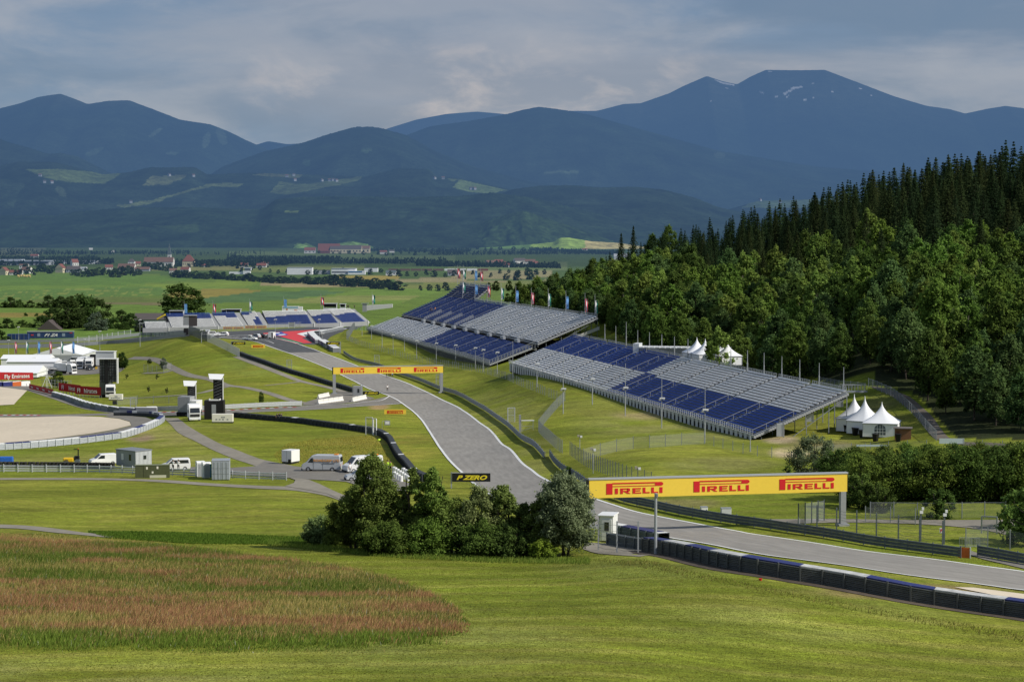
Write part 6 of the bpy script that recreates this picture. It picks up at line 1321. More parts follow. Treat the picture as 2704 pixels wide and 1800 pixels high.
box_thing('shipping_container', "light grey shipping container with double doors beside the toilets", 'container', 583, 1267, 0.10, [('body', cg, (-1.25, 1.25, -0.4, 2.6, 0.05, 2.75), 0.03), ('roof', STEEL, (-1.28, 1.28, -0.43, 2.63, 2.751, 2.83), 0), ('door', cg, (-1.2, -0.02, -0.45, -0.4, 0.15, 2.65), 0.01), ('door', cg, (0.02, 1.2, -0.45, -0.4, 0.15, 2.65), 0.01), ('locking_bar', STEEL, [(x - 0.025, x + 0.025, -0.50, -0.455, 0.2, 2.6) for x in (-0.85, -0.3, 0.3, 0.85)], 0), ('panel_line', DARK, [(-1.18, -0.04, -0.455, -0.451, z, z + 0.03) for z in (0.9, 1.7)] + [(0.04, 1.18, -0.455, -0.451, z, z + 0.03) for z in (0.9, 1.7)], 0)])
box_thing('box_trailer', "small white box trailer parked on the grass left of the silver van", 'trailer', 767, 1224, -0.5, [('body', WHITE, (-1.0, 0.9, -1.0, 1.3, 0.4, 2.25), 0.04), ('dark_side', DARK, (-1.04, -1.0, -0.95, 1.25, 0.4, 1.6), 0), ('wheel', TYRE, (0.3, 0.8, -1.12, -1.0, 0.35, 0.85), 0.1), ('chassis', DARK, (-0.9, 0.8, -1.0, 1.2, 0.15, 0.38), 0), ('door_seam', GREY, (-0.05, -0.02, -1.02, -1.0, 0.45, 2.2), 0)])
box_thing('marshal_cabin', "white marshal cabin with a dark window at the edge of the willow trees", 'cabin', 1588, 1430, -0.25, [('wall', WHITE, (-0.2, 1.15, 0, 2.3, 0.1, 2.5), 0.03), ('side_wall', GREY, (-0.28, -0.2, 0.02, 2.3, 0.1, 2.45), 0), ('roof', WHITE, (-0.4, 1.25, -0.1, 2.4, 2.5, 2.62), 0.02), ('door', WHITE, (0.05, 1.0, -0.05, -0.001, 0.15, 2.2), 0.01), ('window', GLASSD, (0.3, 0.75, -0.07, -0.051, 1.1, 1.95), 0)])
box_thing('marshal_cabin', "small grey cabin with a round-cornered window at the start of the link track", 'cabin', 945, 1045, 0.0, [('wall', GREY, (-1.2, 1.0, 0, 2.2, 0, 2.4), 0.04), ('window', GLASSD, (-0.1, 0.4, -0.04, 0, 0.8, 1.8), 0.05), ('roof_frame', STEELM, [(-1.4, 1.2, 0, 0.08, 2.9, 2.98), (-1.4, -1.3, 0, 0.08, 0, 2.9), (1.12, 1.2, 0, 0.08, 0, 2.9)], 0)])
for i, (px, yb, w, h, lab) in enumerate(((1917, 1358, 1.15, 0.75, "small grey electric box behind the long guardrail"), (1859, 1346, 0.8, 0.35, "low white box just behind the long guardrail"))):
    box_thing('electric_box', lab, 'box', px, yb, 0.1, [('housing', CW if i == 0 else WHITE, (-w / 2, w / 2, -0.3, 0.4, 0, h), 0.03), ('lid', STEEL, (-w / 2 - 0.03, w / 2 + 0.03, -0.33, 0.43, h, h + 0.05), 0)])
box_thing('container_row', "long blue container row with white symbols beyond the far circuit", 'container', 135, 893, 0.03, [('body', mat("container blue", (0.025, 0.05, 0.13), 0.6, noise=0.2, nscale=0.5), (-11, 10.0, 0, 3, 0, 3.0), 0), ('roof', ALU, (-11.2, 10.2, -0.2, 3, 3.0, 3.15), 0), ('white_panel', mat("pale blue print", (0.25, 0.30, 0.38), 0.6), [(-6.3, -5.0, -0.06, 0, 0.9, 2.3), (5.0, 6.4, -0.06, 0, 0.9, 2.3)], 0), ('red_panel', RED, [(-9.2, -8.0, -0.06, 0, 1.3, 1.8), (8.5, 9.7, -0.06, 0, 2.3, 2.6)], 0)])
cr = [o for o in bpy.data.objects if o.name == 'container_row'][0]; text("F1 ZA", 1.3, WTXT, cr, (-0.2, -0.1, 0.9), shear=0.5, bold=0.04, xs=1.3)
box_thing('container_row', "blue tarpaulined row left of the blue containers beyond the far circuit", 'container', 48, 897, 0.0, [('body', mat("deep blue cover", (0.02, 0.045, 0.15), 0.6, noise=0.25, nscale=0.4), (-5, 4.5, 0, 3, 0, 2.6), 0), ('frame_bar', STEELM, [(-5 + k * 1.9, -4.9 + k * 1.9, -0.1, 0, 0, 2.7) for k in range(6)], 0)])
# far grandstand booths, ramp and picture truck
for (x0, x1, y0, y1, D, lab) in ((448, 484, 821, 838, 885, "white open booth at the left back of the far grandstand"), (597, 635, 817, 833, 895, "grey open booth behind the left third of the far grandstand"), (585, 598, 818, 832, 896, "small grey cabin left of the open booth"), (854, 889, 802, 822, 912, "wide grey booth behind the right half of the far grandstand"), (898, 912, 803, 819, 914, "small square booth at the right back of the far grandstand")):
    a = at(x0, y1, D); b = at(x1, y0, D); w = b.x - a.x; h = b.z - a.z
    t = thing('commentary_booth', lab, 'booth', ((a.x + b.x) / 2, D, a.z)); MB().m(CW).b0(-w / 2, w / 2, 0, 2.5, 0, h * 0.45).b0(-w / 2, -w / 2 + 0.2, 0, 2.5, h * 0.45, h).b0(w / 2 - 0.2, w / 2, 0, 2.5, h * 0.45, h).build('wall', None, t); MB().m(DARK).b0(-w / 2 + 0.2, w / 2 - 0.2, 0.6, 0.7, h * 0.55, h).build('opening', None, t); MB().m(CW).b0(-w / 2 - 0.3, w / 2 + 0.3, -0.4, 2.6, h, h + 0.2).build('roof', None, t)
a = at(745, 826, 915); t = thing('picture_lorry', "white lorry trailer with a colourful picture behind the far grandstand", 'lorry', a); MB().m(WHITE).b0(0, 7.6, 0, 2.5, 0.2, 3.0).build('trailer_box', None, t); MB().m(mat("sky print", (0.2, 0.42, 0.5), 0.6)).b0(0.3, 7.3, -0.05, 0, 2.2, 2.8).build('picture_panel', None, t); MB().m(mat("warm print", (0.5, 0.22, 0.1), 0.6)).b0(5.6, 7.0, -0.06, 0, 0.7, 1.6).b0(1.8, 2.6, -0.06, 0, 1.2, 2.0).build('picture_spot', None, t); MB().m(WHITE).b0(7.7, 9.3, 0.2, 2.4, 0.2, 2.8).build('cab', None, t)
a = at(957, 820, 930); t = thing('white_ramp', "white walled ramp at the right of the far grandstand", 'ramp', a); MB().m(mat("pale concrete", (0.55, 0.55, 0.54), 0.7, noise=0.08)).add([(2, 0, 0), (14, 0, 1.4), (14, 0, 3.0), (2, 0, 2.4), (2, 3, 0), (14, 3, 1.4), (14, 3, 3.0), (2, 3, 2.4)], [(0, 1, 2, 3), (4, 7, 6, 5), (0, 4, 5, 1), (3, 2, 6, 7), (0, 3, 7, 4), (1, 5, 6, 2)]).build('wall', None, t); MB().m(GREY).b0(0, 2, 0, 2, -0.5, 3.2).b0(-0.6, 3, -0.3, 2, 3.2, 3.4).build('stair_head', None, t)
a = at(418, 845, 900); t = thing('slide', "yellow inflatable slide left of the far grandstand", 'slide', a); MB().m(mat("slide yellow", (0.7, 0.5, 0.05), 0.5)).prism([(-0.8, 0), (3, 2.0), (3, 2.8), (-0.8, 0.8)], 0, 1.8, 'y').build('slide_body', None, t, bevel=0.15)

# tents
TENT = mat("tent canvas", (0.83, 0.84, 0.86), 0.6, noise=0.03)
def pagoda(label, px, yb, w, wall, peak, rz, win=False, D=None):
    g = P(px, yb) if D is None else at(px, yb, D); t = thing('pagoda_tent', label, 'tent', g, rz)
    h = w / 2; MB().m(TENT).b0(-h, h, -h, h, 0, wall).build('wall', None, t)
    mb = MB(); n = 9; vs = []; q = h + 0.12
    for i in range(n + 1):
        u = i / n; r = q * (1 - u) ** 1.9 + 0.03; z = wall + (peak - wall) * u
        m_ = 12
        for k in range(m_):
            a = 2 * PI * k / m_ + PI / 4; c, s = math.cos(a), math.sin(a); f = 1 / max(abs(c), abs(s)); f = f * (1 - u * 0.8) + u * 0.8; vs.append((r * c * f, r * s * f, z))
    fs = [(i * 12 + k, i * 12 + (k + 1) % 12, (i + 1) * 12 + (k + 1) % 12, (i + 1) * 12 + k) for i in range(n) for k in range(12)]
    mb.add(vs, fs); mb.build('roof', TENT, t, smooth=True)
    mb = MB(); mb.m(mat("canvas seam", (0.45, 0.47, 0.5), 0.7))
    for s in (-h, h):
        for k in (-1, 1): mb.b0(s - 0.04, s + 0.04, k * h - 0.04, k * h + 0.04, 0, wall)
    mb.b0(-h - 0.13, h + 0.13, -h - 0.13, -h - 0.1, wall - 0.12, wall); mb.b0(-h - 0.13, -h - 0.1, -h - 0.13, h + 0.13, wall - 0.12, wall).build('valance', None, t)
    if win:
        mb = MB(); vs = [(-0.9, -h - 0.03, 0.35), (0.9, -h - 0.03, 0.35)] + [(0.9 * math.cos(a), -h - 0.03, 1.35 + 0.75 * math.sin(a)) for a in [PI * k / 8 for k in range(9)]]
        wn = mb.add(vs, [tuple(range(len(vs)))]).build('window', mat("tent window film", (0.10, 0.12, 0.14), 0.3), t)
        m2 = MB(); m2.m(TENT)
        for x in (-0.45, 0, 0.45): m2.b0(x - 0.035, x + 0.035, -h - 0.06, -h - 0.035, 0.35, 2.0)
        for z in (0.8, 1.35): m2.b0(-0.9, 0.9, -h - 0.06, -h - 0.035, z - 0.035, z + 0.035)
        m2.build('glazing_bar', None, wn)
    return t
pagoda("left rear white pagoda tent beside the uphill road", 2255, 1136, 4.6, 2.15, 6.2, -0.55)
pagoda("middle white pagoda tent, joined between the other two", 2283, 1142, 4.6, 2.15, 6.2, -0.55)
pagoda("front right white pagoda tent with an arched window beside the wooden hut", 2328, 1149, 5.6, 2.25, 5.6, -0.28, True)
box_thing('wooden_hut', "small brown wooden hut with a slanted roof next to the front tent", 'hut', 2384, 1162, -0.2, [('wall', mat("brown boards", (0.22, 0.11, 0.055), 0.7, noise=0.2, stretch=(8, 1, 1)), (-1.3, 1.3, 0, 2, 0, 1.85), 0), ('roof', mat("grey roofing", (0.16, 0.14, 0.13), 0.8), (-1.5, 1.5, -0.3, 2.1, 1.85, 1.98), 0), ('shutter', mat("dark boards", (0.12, 0.05, 0.03), 0.7), (-1.1, -0.5, -0.03, 0, 0.9, 1.5), 0)])
for i, (px, yb) in enumerate(((2234, 1141), (2258, 1149), (2277, 1155), (2312, 1165), (2372, 1166))):
    g = P(px, yb); t = thing('wheelie_bin', ["leftmost black wheelie bin before the tents", "second black wheelie bin before the tents", "third black wheelie bin, left of the front tent", "black wheelie bin under the front tent's window side", "black wheelie bin in front of the wooden hut"][i], 'bin', g, 0.3 * i)
    MB().m(BLK).add([(-0.3, -0.3, 0), (0.3, -0.3, 0), (0.3, 0.3, 0), (-0.3, 0.3, 0), (-0.42, -0.42, 1.15), (0.42, -0.42, 1.15), (0.42, 0.42, 1.15), (-0.42, 0.42, 1.15)], [(0, 3, 2, 1), (4, 5, 6, 7), (0, 1, 5, 4), (1, 2, 6, 5), (2, 3, 7, 6), (3, 0, 4, 7)]).build('tub', None, t); MB().m(BLK).box((0, 0, 1.22), (0.95, 0.95, 0.1), rx=0.08).build('lid', None, t)
for i, (px, yb, w, pk) in enumerate(((1840, 949, 4.8, 5.2), (1862, 953, 4.8, 5.2), (1903, 957, 4.6, 4.9), (1921, 958, 4.6, 4.8))):
    pagoda(["tallest left white pagoda tent behind the low grandstand", "second white pagoda tent behind the low grandstand", "third white pagoda tent behind the bare tree stems", "rightmost white pagoda tent behind the low grandstand"][i], px, yb + 4, w, 1.9, pk, 0.3, D=432 - i * 4)
a = at(1740, 950, 450); t = thing('service_pavilion', "long grey service pavilion with ribbed roof behind the low grandstand", 'pavilion', a, -0.25); MB().m(GREY).b0(-4.5, 6.5, 0, 5, -1, 2.6).build('wall', None, t); mb = MB(); mb.m(CW)
for k in range(9): mb.b0(-4.6 + k * 1.25, -3.6 + k * 1.25, -0.3, 5, 2.62 + 0.04 * (k % 2), 2.9)
mb.build('roof', None, t); MB().m(CW).b0(-6.0, -4.6, 0, 4, -1, 3.6).build('end_block', None, t); MB().m(CW).b0(8, 15, 1, 5, 2.5, 2.7).build('awning', None, t)
# white door boxes and bridge at the stand's open end
for i, (px, yt, yb, w) in enumerate(((2217, 1041, 1074, 16), (2139, 1080, 1113, 17), (2060, 1118, 1152, 17), (1974, 1175, 1186, 15))):
    D = 338 - i * 4 if i < 3 else 330; a = at(px, yb, D); h = (yb - yt) / F * D; t = thing('stair_door', ["white door box under the top right corner of the low grandstand", "white door box halfway under the low grandstand's open end", "white door box under the lower blue seats at the open end", "low white box at the front right corner of the low grandstand"][i], 'door box', a, -0.2); ww = w / F * D; MB().m(CW).b0(-ww / 2, ww / 2, 0, 0.4, 0, h).build('door_leaf', None, t); MB().m(GREY).b0(-ww / 2 - 0.08, -ww / 2 - 0.005, -0.05, 0.4, 0, h + 0.1).b0(ww / 2 + 0.005, ww / 2 + 0.08, -0.05, 0.4, 0, h + 0.1).build('door_frame', None, t)
a = at(2224, 1033, 352); t = thing('foot_bridge', "steel footbridge from the stand's top corner to the hill road", 'bridge', a, 0.12); MB().m(STEELM).b0(0, 4.6, 0, 1.6, -0.25, 0).build('deck', None, t); mb = MB(); mb.m(STEEL)
for y in (0, 1.6):
    mb.bar((0, y, 1.1), (4.6, y, 1.1), 0.06)
    for k in range(9): mb.bar((k * 0.57, y, 0), (k * 0.57, y, 1.1), 0.04)
mb.build('railing', None, t)
# paddock marquees and lorries
def marquee(label, x0, x1, ye, yr, yb, D, depth, ridge='x', m=TENT, endm=None, name='marquee', slope=0.0):
    a = at(x0, yb, D); b = at(x1, yb, D); w = b.x - a.x; k = D / F; he = (yb - ye) * k; hr = (yb - yr) * k
    t = thing(name, label, 'marquee', ((a.x + b.x) / 2, D, a.z), slope)
    MB().m(endm or CW).b0(-w / 2, w / 2, 0, depth, -0.5, he).build('wall', None, t)
    if ridge == 'x': prof = [(-0.3, he), (depth / 2, hr), (depth + 0.3, he)]; MB().m(m).prism(prof, -w / 2 - 0.3, w / 2 + 0.3, 'x').build('roof', None, t)
    else: MB().m(m).prism([(-w / 2 - 0.3, he), (0, hr), (w / 2 + 0.3, he)], -0.3, depth + 0.3, 'y').build('roof', None, t)
    return t
marquee("large white marquee with a shallow pointed roof behind the paddock flags", 84, 216, 937, 918, 952, 735, 26, 'y')
marquee("long white tent roof at the back left of the paddock", 3, 128, 947, 938, 968, 705, 9, 'x', endm=TENT)
marquee("second long white tent roof, lower right of the first", 18, 146, 955, 947, 970, 690, 8, 'x', endm=TENT)
marquee("low white tent above the red banner at the left edge", -12, 98, 985, 968, 992, 622, 14, 'x', endm=TENT)
box_thing('awning_row', "grey wall with small awnings along the marquee front", 'awning', 180, 958, 0.0, [('wall', CG, (-7.5, 6.5, 0, 1, 0, 2.6), 0), ('awning', CW, [(-7.2, -5.0, -1.2, 0, 2.0, 2.15), (1.5, 4.0, -1.2, 0, 2.1, 2.25)], 0)])
box_thing('box_trailer', "white box trailer with a flat roof between the tents", 'trailer', 110, 974, 0.02, [('body', WHITE, (-6.3, 6.6, 0, 2.5, 0.4, 3.2), 0.03), ('frame_line', GREY, [(-6.2, 6.5, -0.02, 0, 3.0, 3.05), (5.5, 5.58, -0.02, 0, 0.5, 3.0)], 0), ('chassis', DARK, (-6, 6, 0.1, 2.4, 0.0, 0.38), 0)])
box_thing('box_trailer', "tall white box trailer at the right back of the paddock", 'trailer', 275, 966, -0.1, [('body', CW, (-3.0, 3.6, 0, 2.6, 0.3, 5.0), 0.03), ('dark_opening', BLK, (-5.2, -3.02, 0.2, 2.4, 0.2, 3.9), 0), ('roof', WHITE, (-5.2, 3.8, -0.2, 2.8, 5.0, 5.15), 0)])
lorry('parked_lorry', "left of the two white lorries facing us in the paddock", P(211, 975), 0.05, WHITE, 0, (9, 3.9)); lorry('parked_lorry', "right of the two white lorries facing us in the paddock", P(235, 974), 0.05, WHITE, 0, (9, 3.9))
lorry('parked_lorry', "white lorry parked slantwise with a long box, beside the paddock tree", P(190, 988), 1.05, WHITE, 0, (5.5, 3.6)); lorry('parked_lorry', "white lorry half behind the low tent roof", P(88, 970), -1.4, WHITE)
box_thing('white_awning', "white lorry awnings between the low tent and the slanted lorry", 'awning', 122, 988, 0.0, [('awning', WHITE, [(-2.2, 1.0, -0.6, 1.5, 1.9, 2.0), (1.4, 3.4, -0.4, 1.5, 1.8, 1.9)], 0), ('lorry_body', GREY, (-3.0, 3.0, 1.0, 3.0, 0.2, 2.4), 0.05), ('window', GLASSD, [(-2.3, -1.3, 0.95, 1.0, 1.1, 1.8), (1.2, 2.2, 0.95, 1.0, 1.1, 1.8)], 0)])
box_thing('yellow_bin', "small yellow bin on the paddock asphalt", 'bin', 254, 975, 0, [('body', mat("bin yellow", (0.6, 0.38, 0.04), 0.5), (-0.35, 0.35, -0.3, 0.3, 0, 1.0), 0.05), ('lid', DARK, (-0.4, 0.4, -0.35, 0.35, 1.0, 1.08), 0)])
g = P(124, 1024); t = thing('crane_mast', "white camera crane with scaffold behind the low red banner", 'crane', g); mb = MB(); mb.m(WHITE)
for x in (-1.4, 1.4): mb.bar((x, 0, 0), (0, 0, 3.5), 0.12)
mb.bar((-2.2, 0, 3.4), (1.6, 0, 3.2), 0.16).bar((0, 0, 0), (0, 0, 6.0), 0.14).build('crane_arm', None, t); mb = MB(); mb.m(STEEL)
for k in range(10): mb.bar((-1.5 + k * 0.9, 0.6, -0.5), (-1.5 + k * 0.9, 0.6, 2.6 - 0.05 * k), 0.08)
for z in (0.6, 1.4, 2.2): mb.bar((-1.5, 0.6, z), (6.6, 0.6, z - 0.4), 0.06)
mb.build('scaffold', None, t)
# corner trailer and gear
box_thing('box_trailer', "open-ended white box trailer among the cars at the far corner", 'trailer', 714.5, 895, -0.15, [('body', WHITE, (-0.9, 0.25, 0, 3.4, 0.4, 2.3), 0), ('roof', WHITE, (-0.9, 0.95, 0, 3.4, 2.3, 2.4), 0), ('side_wall', WHITE, (0.85, 0.93, 0, 3.4, 0.4, 2.3), 0), ('opening', DARK, (0.26, 0.84, 0.3, 0.35, 0.4, 2.3), 0), ('wheel', TYRE, (-0.6, 0.0, -0.05, 0, 0, 0.6), 0)])
box_thing('track_board', "grey board stand at the foot of the far grandstand", 'board', 770, 866, 0, [('plate', GREY, (-1.1, 1.2, 0, 0.1, 0.6, 2.4), 0), ('frame', CW, [(-1.3, -1.12, -0.03, 0.13, 0, 2.6), (1.22, 1.4, -0.03, 0.13, 0, 2.6)], 0)])
box_thing('track_box', "white switch box near the hilltop netting", 'box', 548, 887, 0, [('housing', CW, (-0.8, 0.8, 0, 1, 0, 2.2), 0.03), ('opening', DARK, (-0.1, 0.4, -0.03, 0, 0.7, 1.8), 0)])
# white concrete barriers
CONC = mat("white plastic barrier", (0.72, 0.71, 0.66), 0.6, noise=0.06)
def jersey(label, a, b, n, h=1.0, group=None):
    A, B = P(*a), P(*b); A.z = G(A.x, A.y); rz = yaw(A, B); L_ = (B - A).length / n
    for i in range(n):
        c = A.lerp(B, (i + 0.5) / n); c.z = G(c.x, c.y); t = thing('white_barrier', label, 'barrier', c, rz, group)
        MB().m(CONC).prism([(-0.35, 0), (-0.35, 0.22), (-0.14, 0.5), (-0.1, h), (0.1, h), (0.14, 0.5), (0.35, 0.22), (0.35, 0)], -L_ / 2 + 0.05, L_ / 2 - 0.05).build('block', None, t, bevel=0.02); MB().m(GREY).b0(-0.2, 0.2, -0.36, -0.35, 0.02, 0.12).build('lift_slot', None, t)
jersey("white plastic barrier block in the long row across the link road", (839, 1067), (905, 1058), 5, 1.1, "long row of white barrier blocks"); jersey("white plastic barrier block in the short row by the grey cabin", (930, 1061), (966, 1053), 3, 1.1, "short row of white barrier blocks"); jersey("white plastic barrier block in the loose trio above the long row", (840, 1052), (868, 1046), 3, 1.0, "loose trio of white barrier blocks")
# tyre stacks behind the guardrail
def torus(R, r, n=18, m_=8):
    V = []; Fq = []
    for i in range(n):
        a = 2 * PI * i / n
        for k in range(m_):
            b = 2 * PI * k / m_; rr = R + r * math.cos(b); V.append((rr * math.cos(a), rr * math.sin(a), r * 0.95 * math.sin(b)))
            Fq.append([i * m_ + k, ((i + 1) % n) * m_ + k, ((i + 1) % n) * m_ + (k + 1) % m_, i * m_ + (k + 1) % m_])
    return np_mesh('tyre', np.array(V), np.array(Fq), mat("worn tyre", (0.045, 0.043, 0.04), 0.85, noise=0.35, nscale=2), smooth=True)
tm = torus(0.24, 0.115)
tp = tread(gp([(-20, 1233), (150, 1234), (298, 1236)]), 33)
for i, p in enumerate(tp):
    for k in range(4):
        o = link('tyre', tm, None, (p.x + random.uniform(-.04, .04), p.y + random.uniform(-.04, .04), G(p.x, p.y) + 0.11 + k * 0.225), (0, 0, random.random() * 3))
        tag(o, ["worn black tyre at the bottom of the tyre stacks behind the pale guardrail", "worn black tyre second from the bottom in the stacks behind the pale guardrail", "worn black tyre third from the bottom in the stacks behind the pale guardrail", "worn black tyre on top of the tyre stacks behind the pale guardrail"][k], "tyre", "stacked tyres behind the pale guardrail, layer %s" % ["one", "two", "three", "four"][k])
# roller with rops frame
g = P(195, 1224); t = thing('road_roller', "yellow road roller with a black roll bar behind the tyre stacks", 'roller', g, 0.1)
MB().m(mat("machine yellow", (0.72, 0.46, 0.02), 0.5)).b0(-1.7, 0.0, -0.6, 0.6, 0.35, 1.05).build('body', None, t, bevel=0.15); MB().m(BLK).b0(0.1, 0.9, -0.4, 0.4, 0.6, 1.3).build('seat', None, t, bevel=0.05); mb = MB(); mb.m(BLK)
for y in (-0.45, 0.45): mb.bar((0.7, y, 0.6), (0.75, y, 2.4), 0.09); mb.bar((0.75, y, 2.4), (0.0, y, 2.45), 0.07)
mb.bar((0.75, -0.45, 2.4), (0.75, 0.45, 2.4), 0.09).build('roll_bar', None, t); MB().m(mat("orange lamp", (0.7, 0.2, 0.02), 0.4)).box((0.75, 0, 2.5), (0.15, 0.15, 0.15)).build('beacon', None, t)
for x in (-1.2, 0.6): MB().m(STEELD).bar((x, -0.6, 0.42), (x, 0.6, 0.42), 0.84, n=14).build('drum', None, t)
g = P(16, 1222); t = MB().m(mat("blue tarpaulin", (0.03, 0.13, 0.48), 0.5, noise=0.2)).prism([(-0.5, 0), (-0.4, 0.8), (-0.1, 0.95), (0.3, 0.85), (0.5, 0)], -1.0, 1.2).build('tarpaulin', None, None, loc=(g.x, g.y, g.z + 0.2), bevel=0.1); tag(t, "bright blue tarpaulin lying over gear at the far left behind the tyre stacks", 'tarpaulin')
# white drums and blocks in the service yard behind the willows
for i in range(16):
    px = 1040 + (i * 37 % 40) * 1.0; yb = 1247 + (i * 11 % 26); g = P(px, yb)
    t = thing('plastic_drum', "white ribbed plastic drum among the drums behind the willow trees", 'drum', g, 0, "white plastic drums behind the willow trees"); MB().m(WHITE).lathe((0, 0, 0), [(0.27, 0), (0.3, 0.1), (0.3, 0.35), (0.27, 0.38), (0.3, 0.42), (0.3, 0.8), (0.24, 0.88)], 12).build('drum_body', None, t); MB().m(GREY).lathe((0, 0, 0.88), [(0.12, 0), (0.12, 0.05)], 8).build('cap', None, t)
# small items in the meadow by the barrier
g = P(2008, 1532); t = MB().m(mat("red plastic", (0.6, 0.03, 0.02), 0.5)).lathe((0, 0, 0), [(0.10, 0), (0.14, 0.16), (0.15, 0.17)], 12).build('red_bucket', None, None, loc=g); tag(t, "small red bucket in the grass beside the dark barrier", 'bucket')
g = P(2570, 1460); t = thing('crowd_barrier', "low steel crowd barrier with upright bars behind the guardrail gap", 'barrier', P(2560, 1445), -0.1); mb = MB(); mb.m(STEEL)
for k in range(13): mb.bar((-1.0 + k * 0.167, 0, 0.15), (-1.0 + k * 0.167, 0, 1.0), 0.03)
mb.build('bars', None, t); mb = MB(); mb.m(STEEL).bar((-1, 0, 1.0), (1, 0, 1.0), 0.05).bar((-1, 0, 0.15), (1, 0, 0.15), 0.05).build('rails', None, t)
for i, (px, yb) in enumerate(((2513, 1175), (2302, 1187))):
    g = P(px, yb); t = thing('fence_screen', ["pale blue plastic sheet on the fence at the foot of the hill road", "pale plastic sheet on the fence below the tents"][i], 'fence sheet', g); MB().m(mat("pale blue sheet", (0.42, 0.50, 0.52), 0.6)).b0(-1.9 if i == 0 else -2.4, 1.9 if i == 0 else 2.4, -0.03, 0.03, 0.25 if i == 0 else 0.5, 1.05 if i == 0 else 0.8).build('sheet', None, t); MB().m(STEELM).b0(-1.0, -0.95, 0.03, 0.06, 0, 1.1).b0(0.95, 1.0, 0.03, 0.06, 0, 1.1).build('post', None, t)
# dark earth heap, hi-vis bag
g = P(1001, 1164); t = MB().m(mat("hi-vis yellow", (0.55, 0.75, 0.05), 0.6)).lathe((0, 0, 0), [(0.35, 0), (0.38, 0.2), (0.2, 0.42)], 9).build('yellow_bag', None, None, loc=g); tag(t, "hi-vis yellow bag beside the curving black barrier", 'bag')
# ------------------------------------------------------------------ trees and shrubs
LEAF = leafmat("tree foliage", trans=0.42); LEAFF = leafmat("distant foliage", fog=True, trans=0.2); BARK = mat("bark", (0.055, 0.045, 0.035), 0.9, noise=0.3, nscale=3); BARKL = mat("pale bark", (0.22, 0.20, 0.17), 0.9, noise=0.4, nscale=3)
def leaf_quads(Pc, Nn, size, r, cols, asp=1.6):
    """one small quad per point, facing roughly along Nn"""
    n = len(Pc); a = r.normal(size=(n, 3)); Nn = Nn + a * 0.65; Nn /= np.linalg.norm(Nn, axis=1)[:, None] + 1e-9
    t = np.cross(Nn, r.normal(size=(n, 3))); t /= np.linalg.norm(t, axis=1)[:, None] + 1e-9; b = np.cross(Nn, t)
    s = size * r.uniform(0.6, 1.35, (n, 1)); V = np.empty((n, 4, 3)); V[:, 0] = Pc - t * s * asp / 2; V[:, 1] = Pc - b * s / 2; V[:, 2] = Pc + t * s * asp / 2; V[:, 3] = Pc + b * s / 2
    return V.reshape(-1, 3), np.arange(n * 4).reshape(n, 4), np.repeat(cols, 4, axis=0)
def crown(seed, h, rx, cb, nb, nl, size, dark, light, blob=0.38, top=1.0, droop=0.0, flat=0.8, inner=0.25, name='crown', m=None, taper=0.6):
    """leaf clumps spread through an egg-shaped volume; returns the crown mesh and the clump centres"""
    r = np.random.default_rng(seed); H = h - cb; B = []; Rb = []; tries = 0
    while len(B) < nb and tries < nb * 60:
        tries += 1; u = r.uniform(0.02, 1.0); z = cb + H * u
        prof = (math.sin(PI * min(1, u * 0.92 + 0.12)) ** taper); a = r.uniform(0, 2 * PI); q = math.sqrt(r.uniform(0.12, 1))
        R = rx * prof * q * r.uniform(0.75, 1.05); p = np.array([R * math.cos(a), R * math.sin(a), z]); rb = rx * blob * r.uniform(0.55, 1.15) * (1 - 0.35 * u)
        if p[2] + rb * 0.6 > h: p[2] = h - rb * 0.6
        if all(np.linalg.norm(p - o) > rb * 0.5 for o in B): B.append(p); Rb.append(rb)
    B = np.array(B); Rb = np.array(Rb); w = Rb ** 2; w /= w.sum(); cnt = r.multinomial(nl, w); PP = []; NN = []; CC = []
    for i, (c, rb) in enumerate(zip(B, Rb)):
        k = cnt[i]; d = r.normal(size=(k, 3)); ln_ = np.linalg.norm(d, axis=1)[:, None]; sp_ = r.normal(0, 1, 3); sp_[2] = abs(sp_[2]) + .4; sp_ /= np.linalg.norm(sp_)
        p = c + d * rb * 0.50 * np.array([1, 1, flat]) + sp_ * (r.uniform(0, 1, (k, 1)) ** 2.5) * rb * 1.5      # a loose clump with a twig running out of it
        p[:, 2] = np.clip(p[:, 2], cb * 0.7, None); d = d / ln_
        if droop: p[:, 2] -= droop * (np.linalg.norm(p[:, :2], axis=1) / rx) ** 2 * r.uniform(0, 1, k)
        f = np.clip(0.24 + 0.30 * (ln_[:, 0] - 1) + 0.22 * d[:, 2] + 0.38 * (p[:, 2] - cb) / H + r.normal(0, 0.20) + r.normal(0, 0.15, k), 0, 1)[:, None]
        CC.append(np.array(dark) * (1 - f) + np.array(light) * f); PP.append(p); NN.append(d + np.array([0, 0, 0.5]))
    PP = np.concatenate(PP); NN = np.concatenate(NN); CC = np.concatenate(CC)
    V, Fq, Cv = leaf_quads(PP, NN, size, r, CC)
    return np_mesh(name, V, Fq, m or LEAF, col=Cv), B
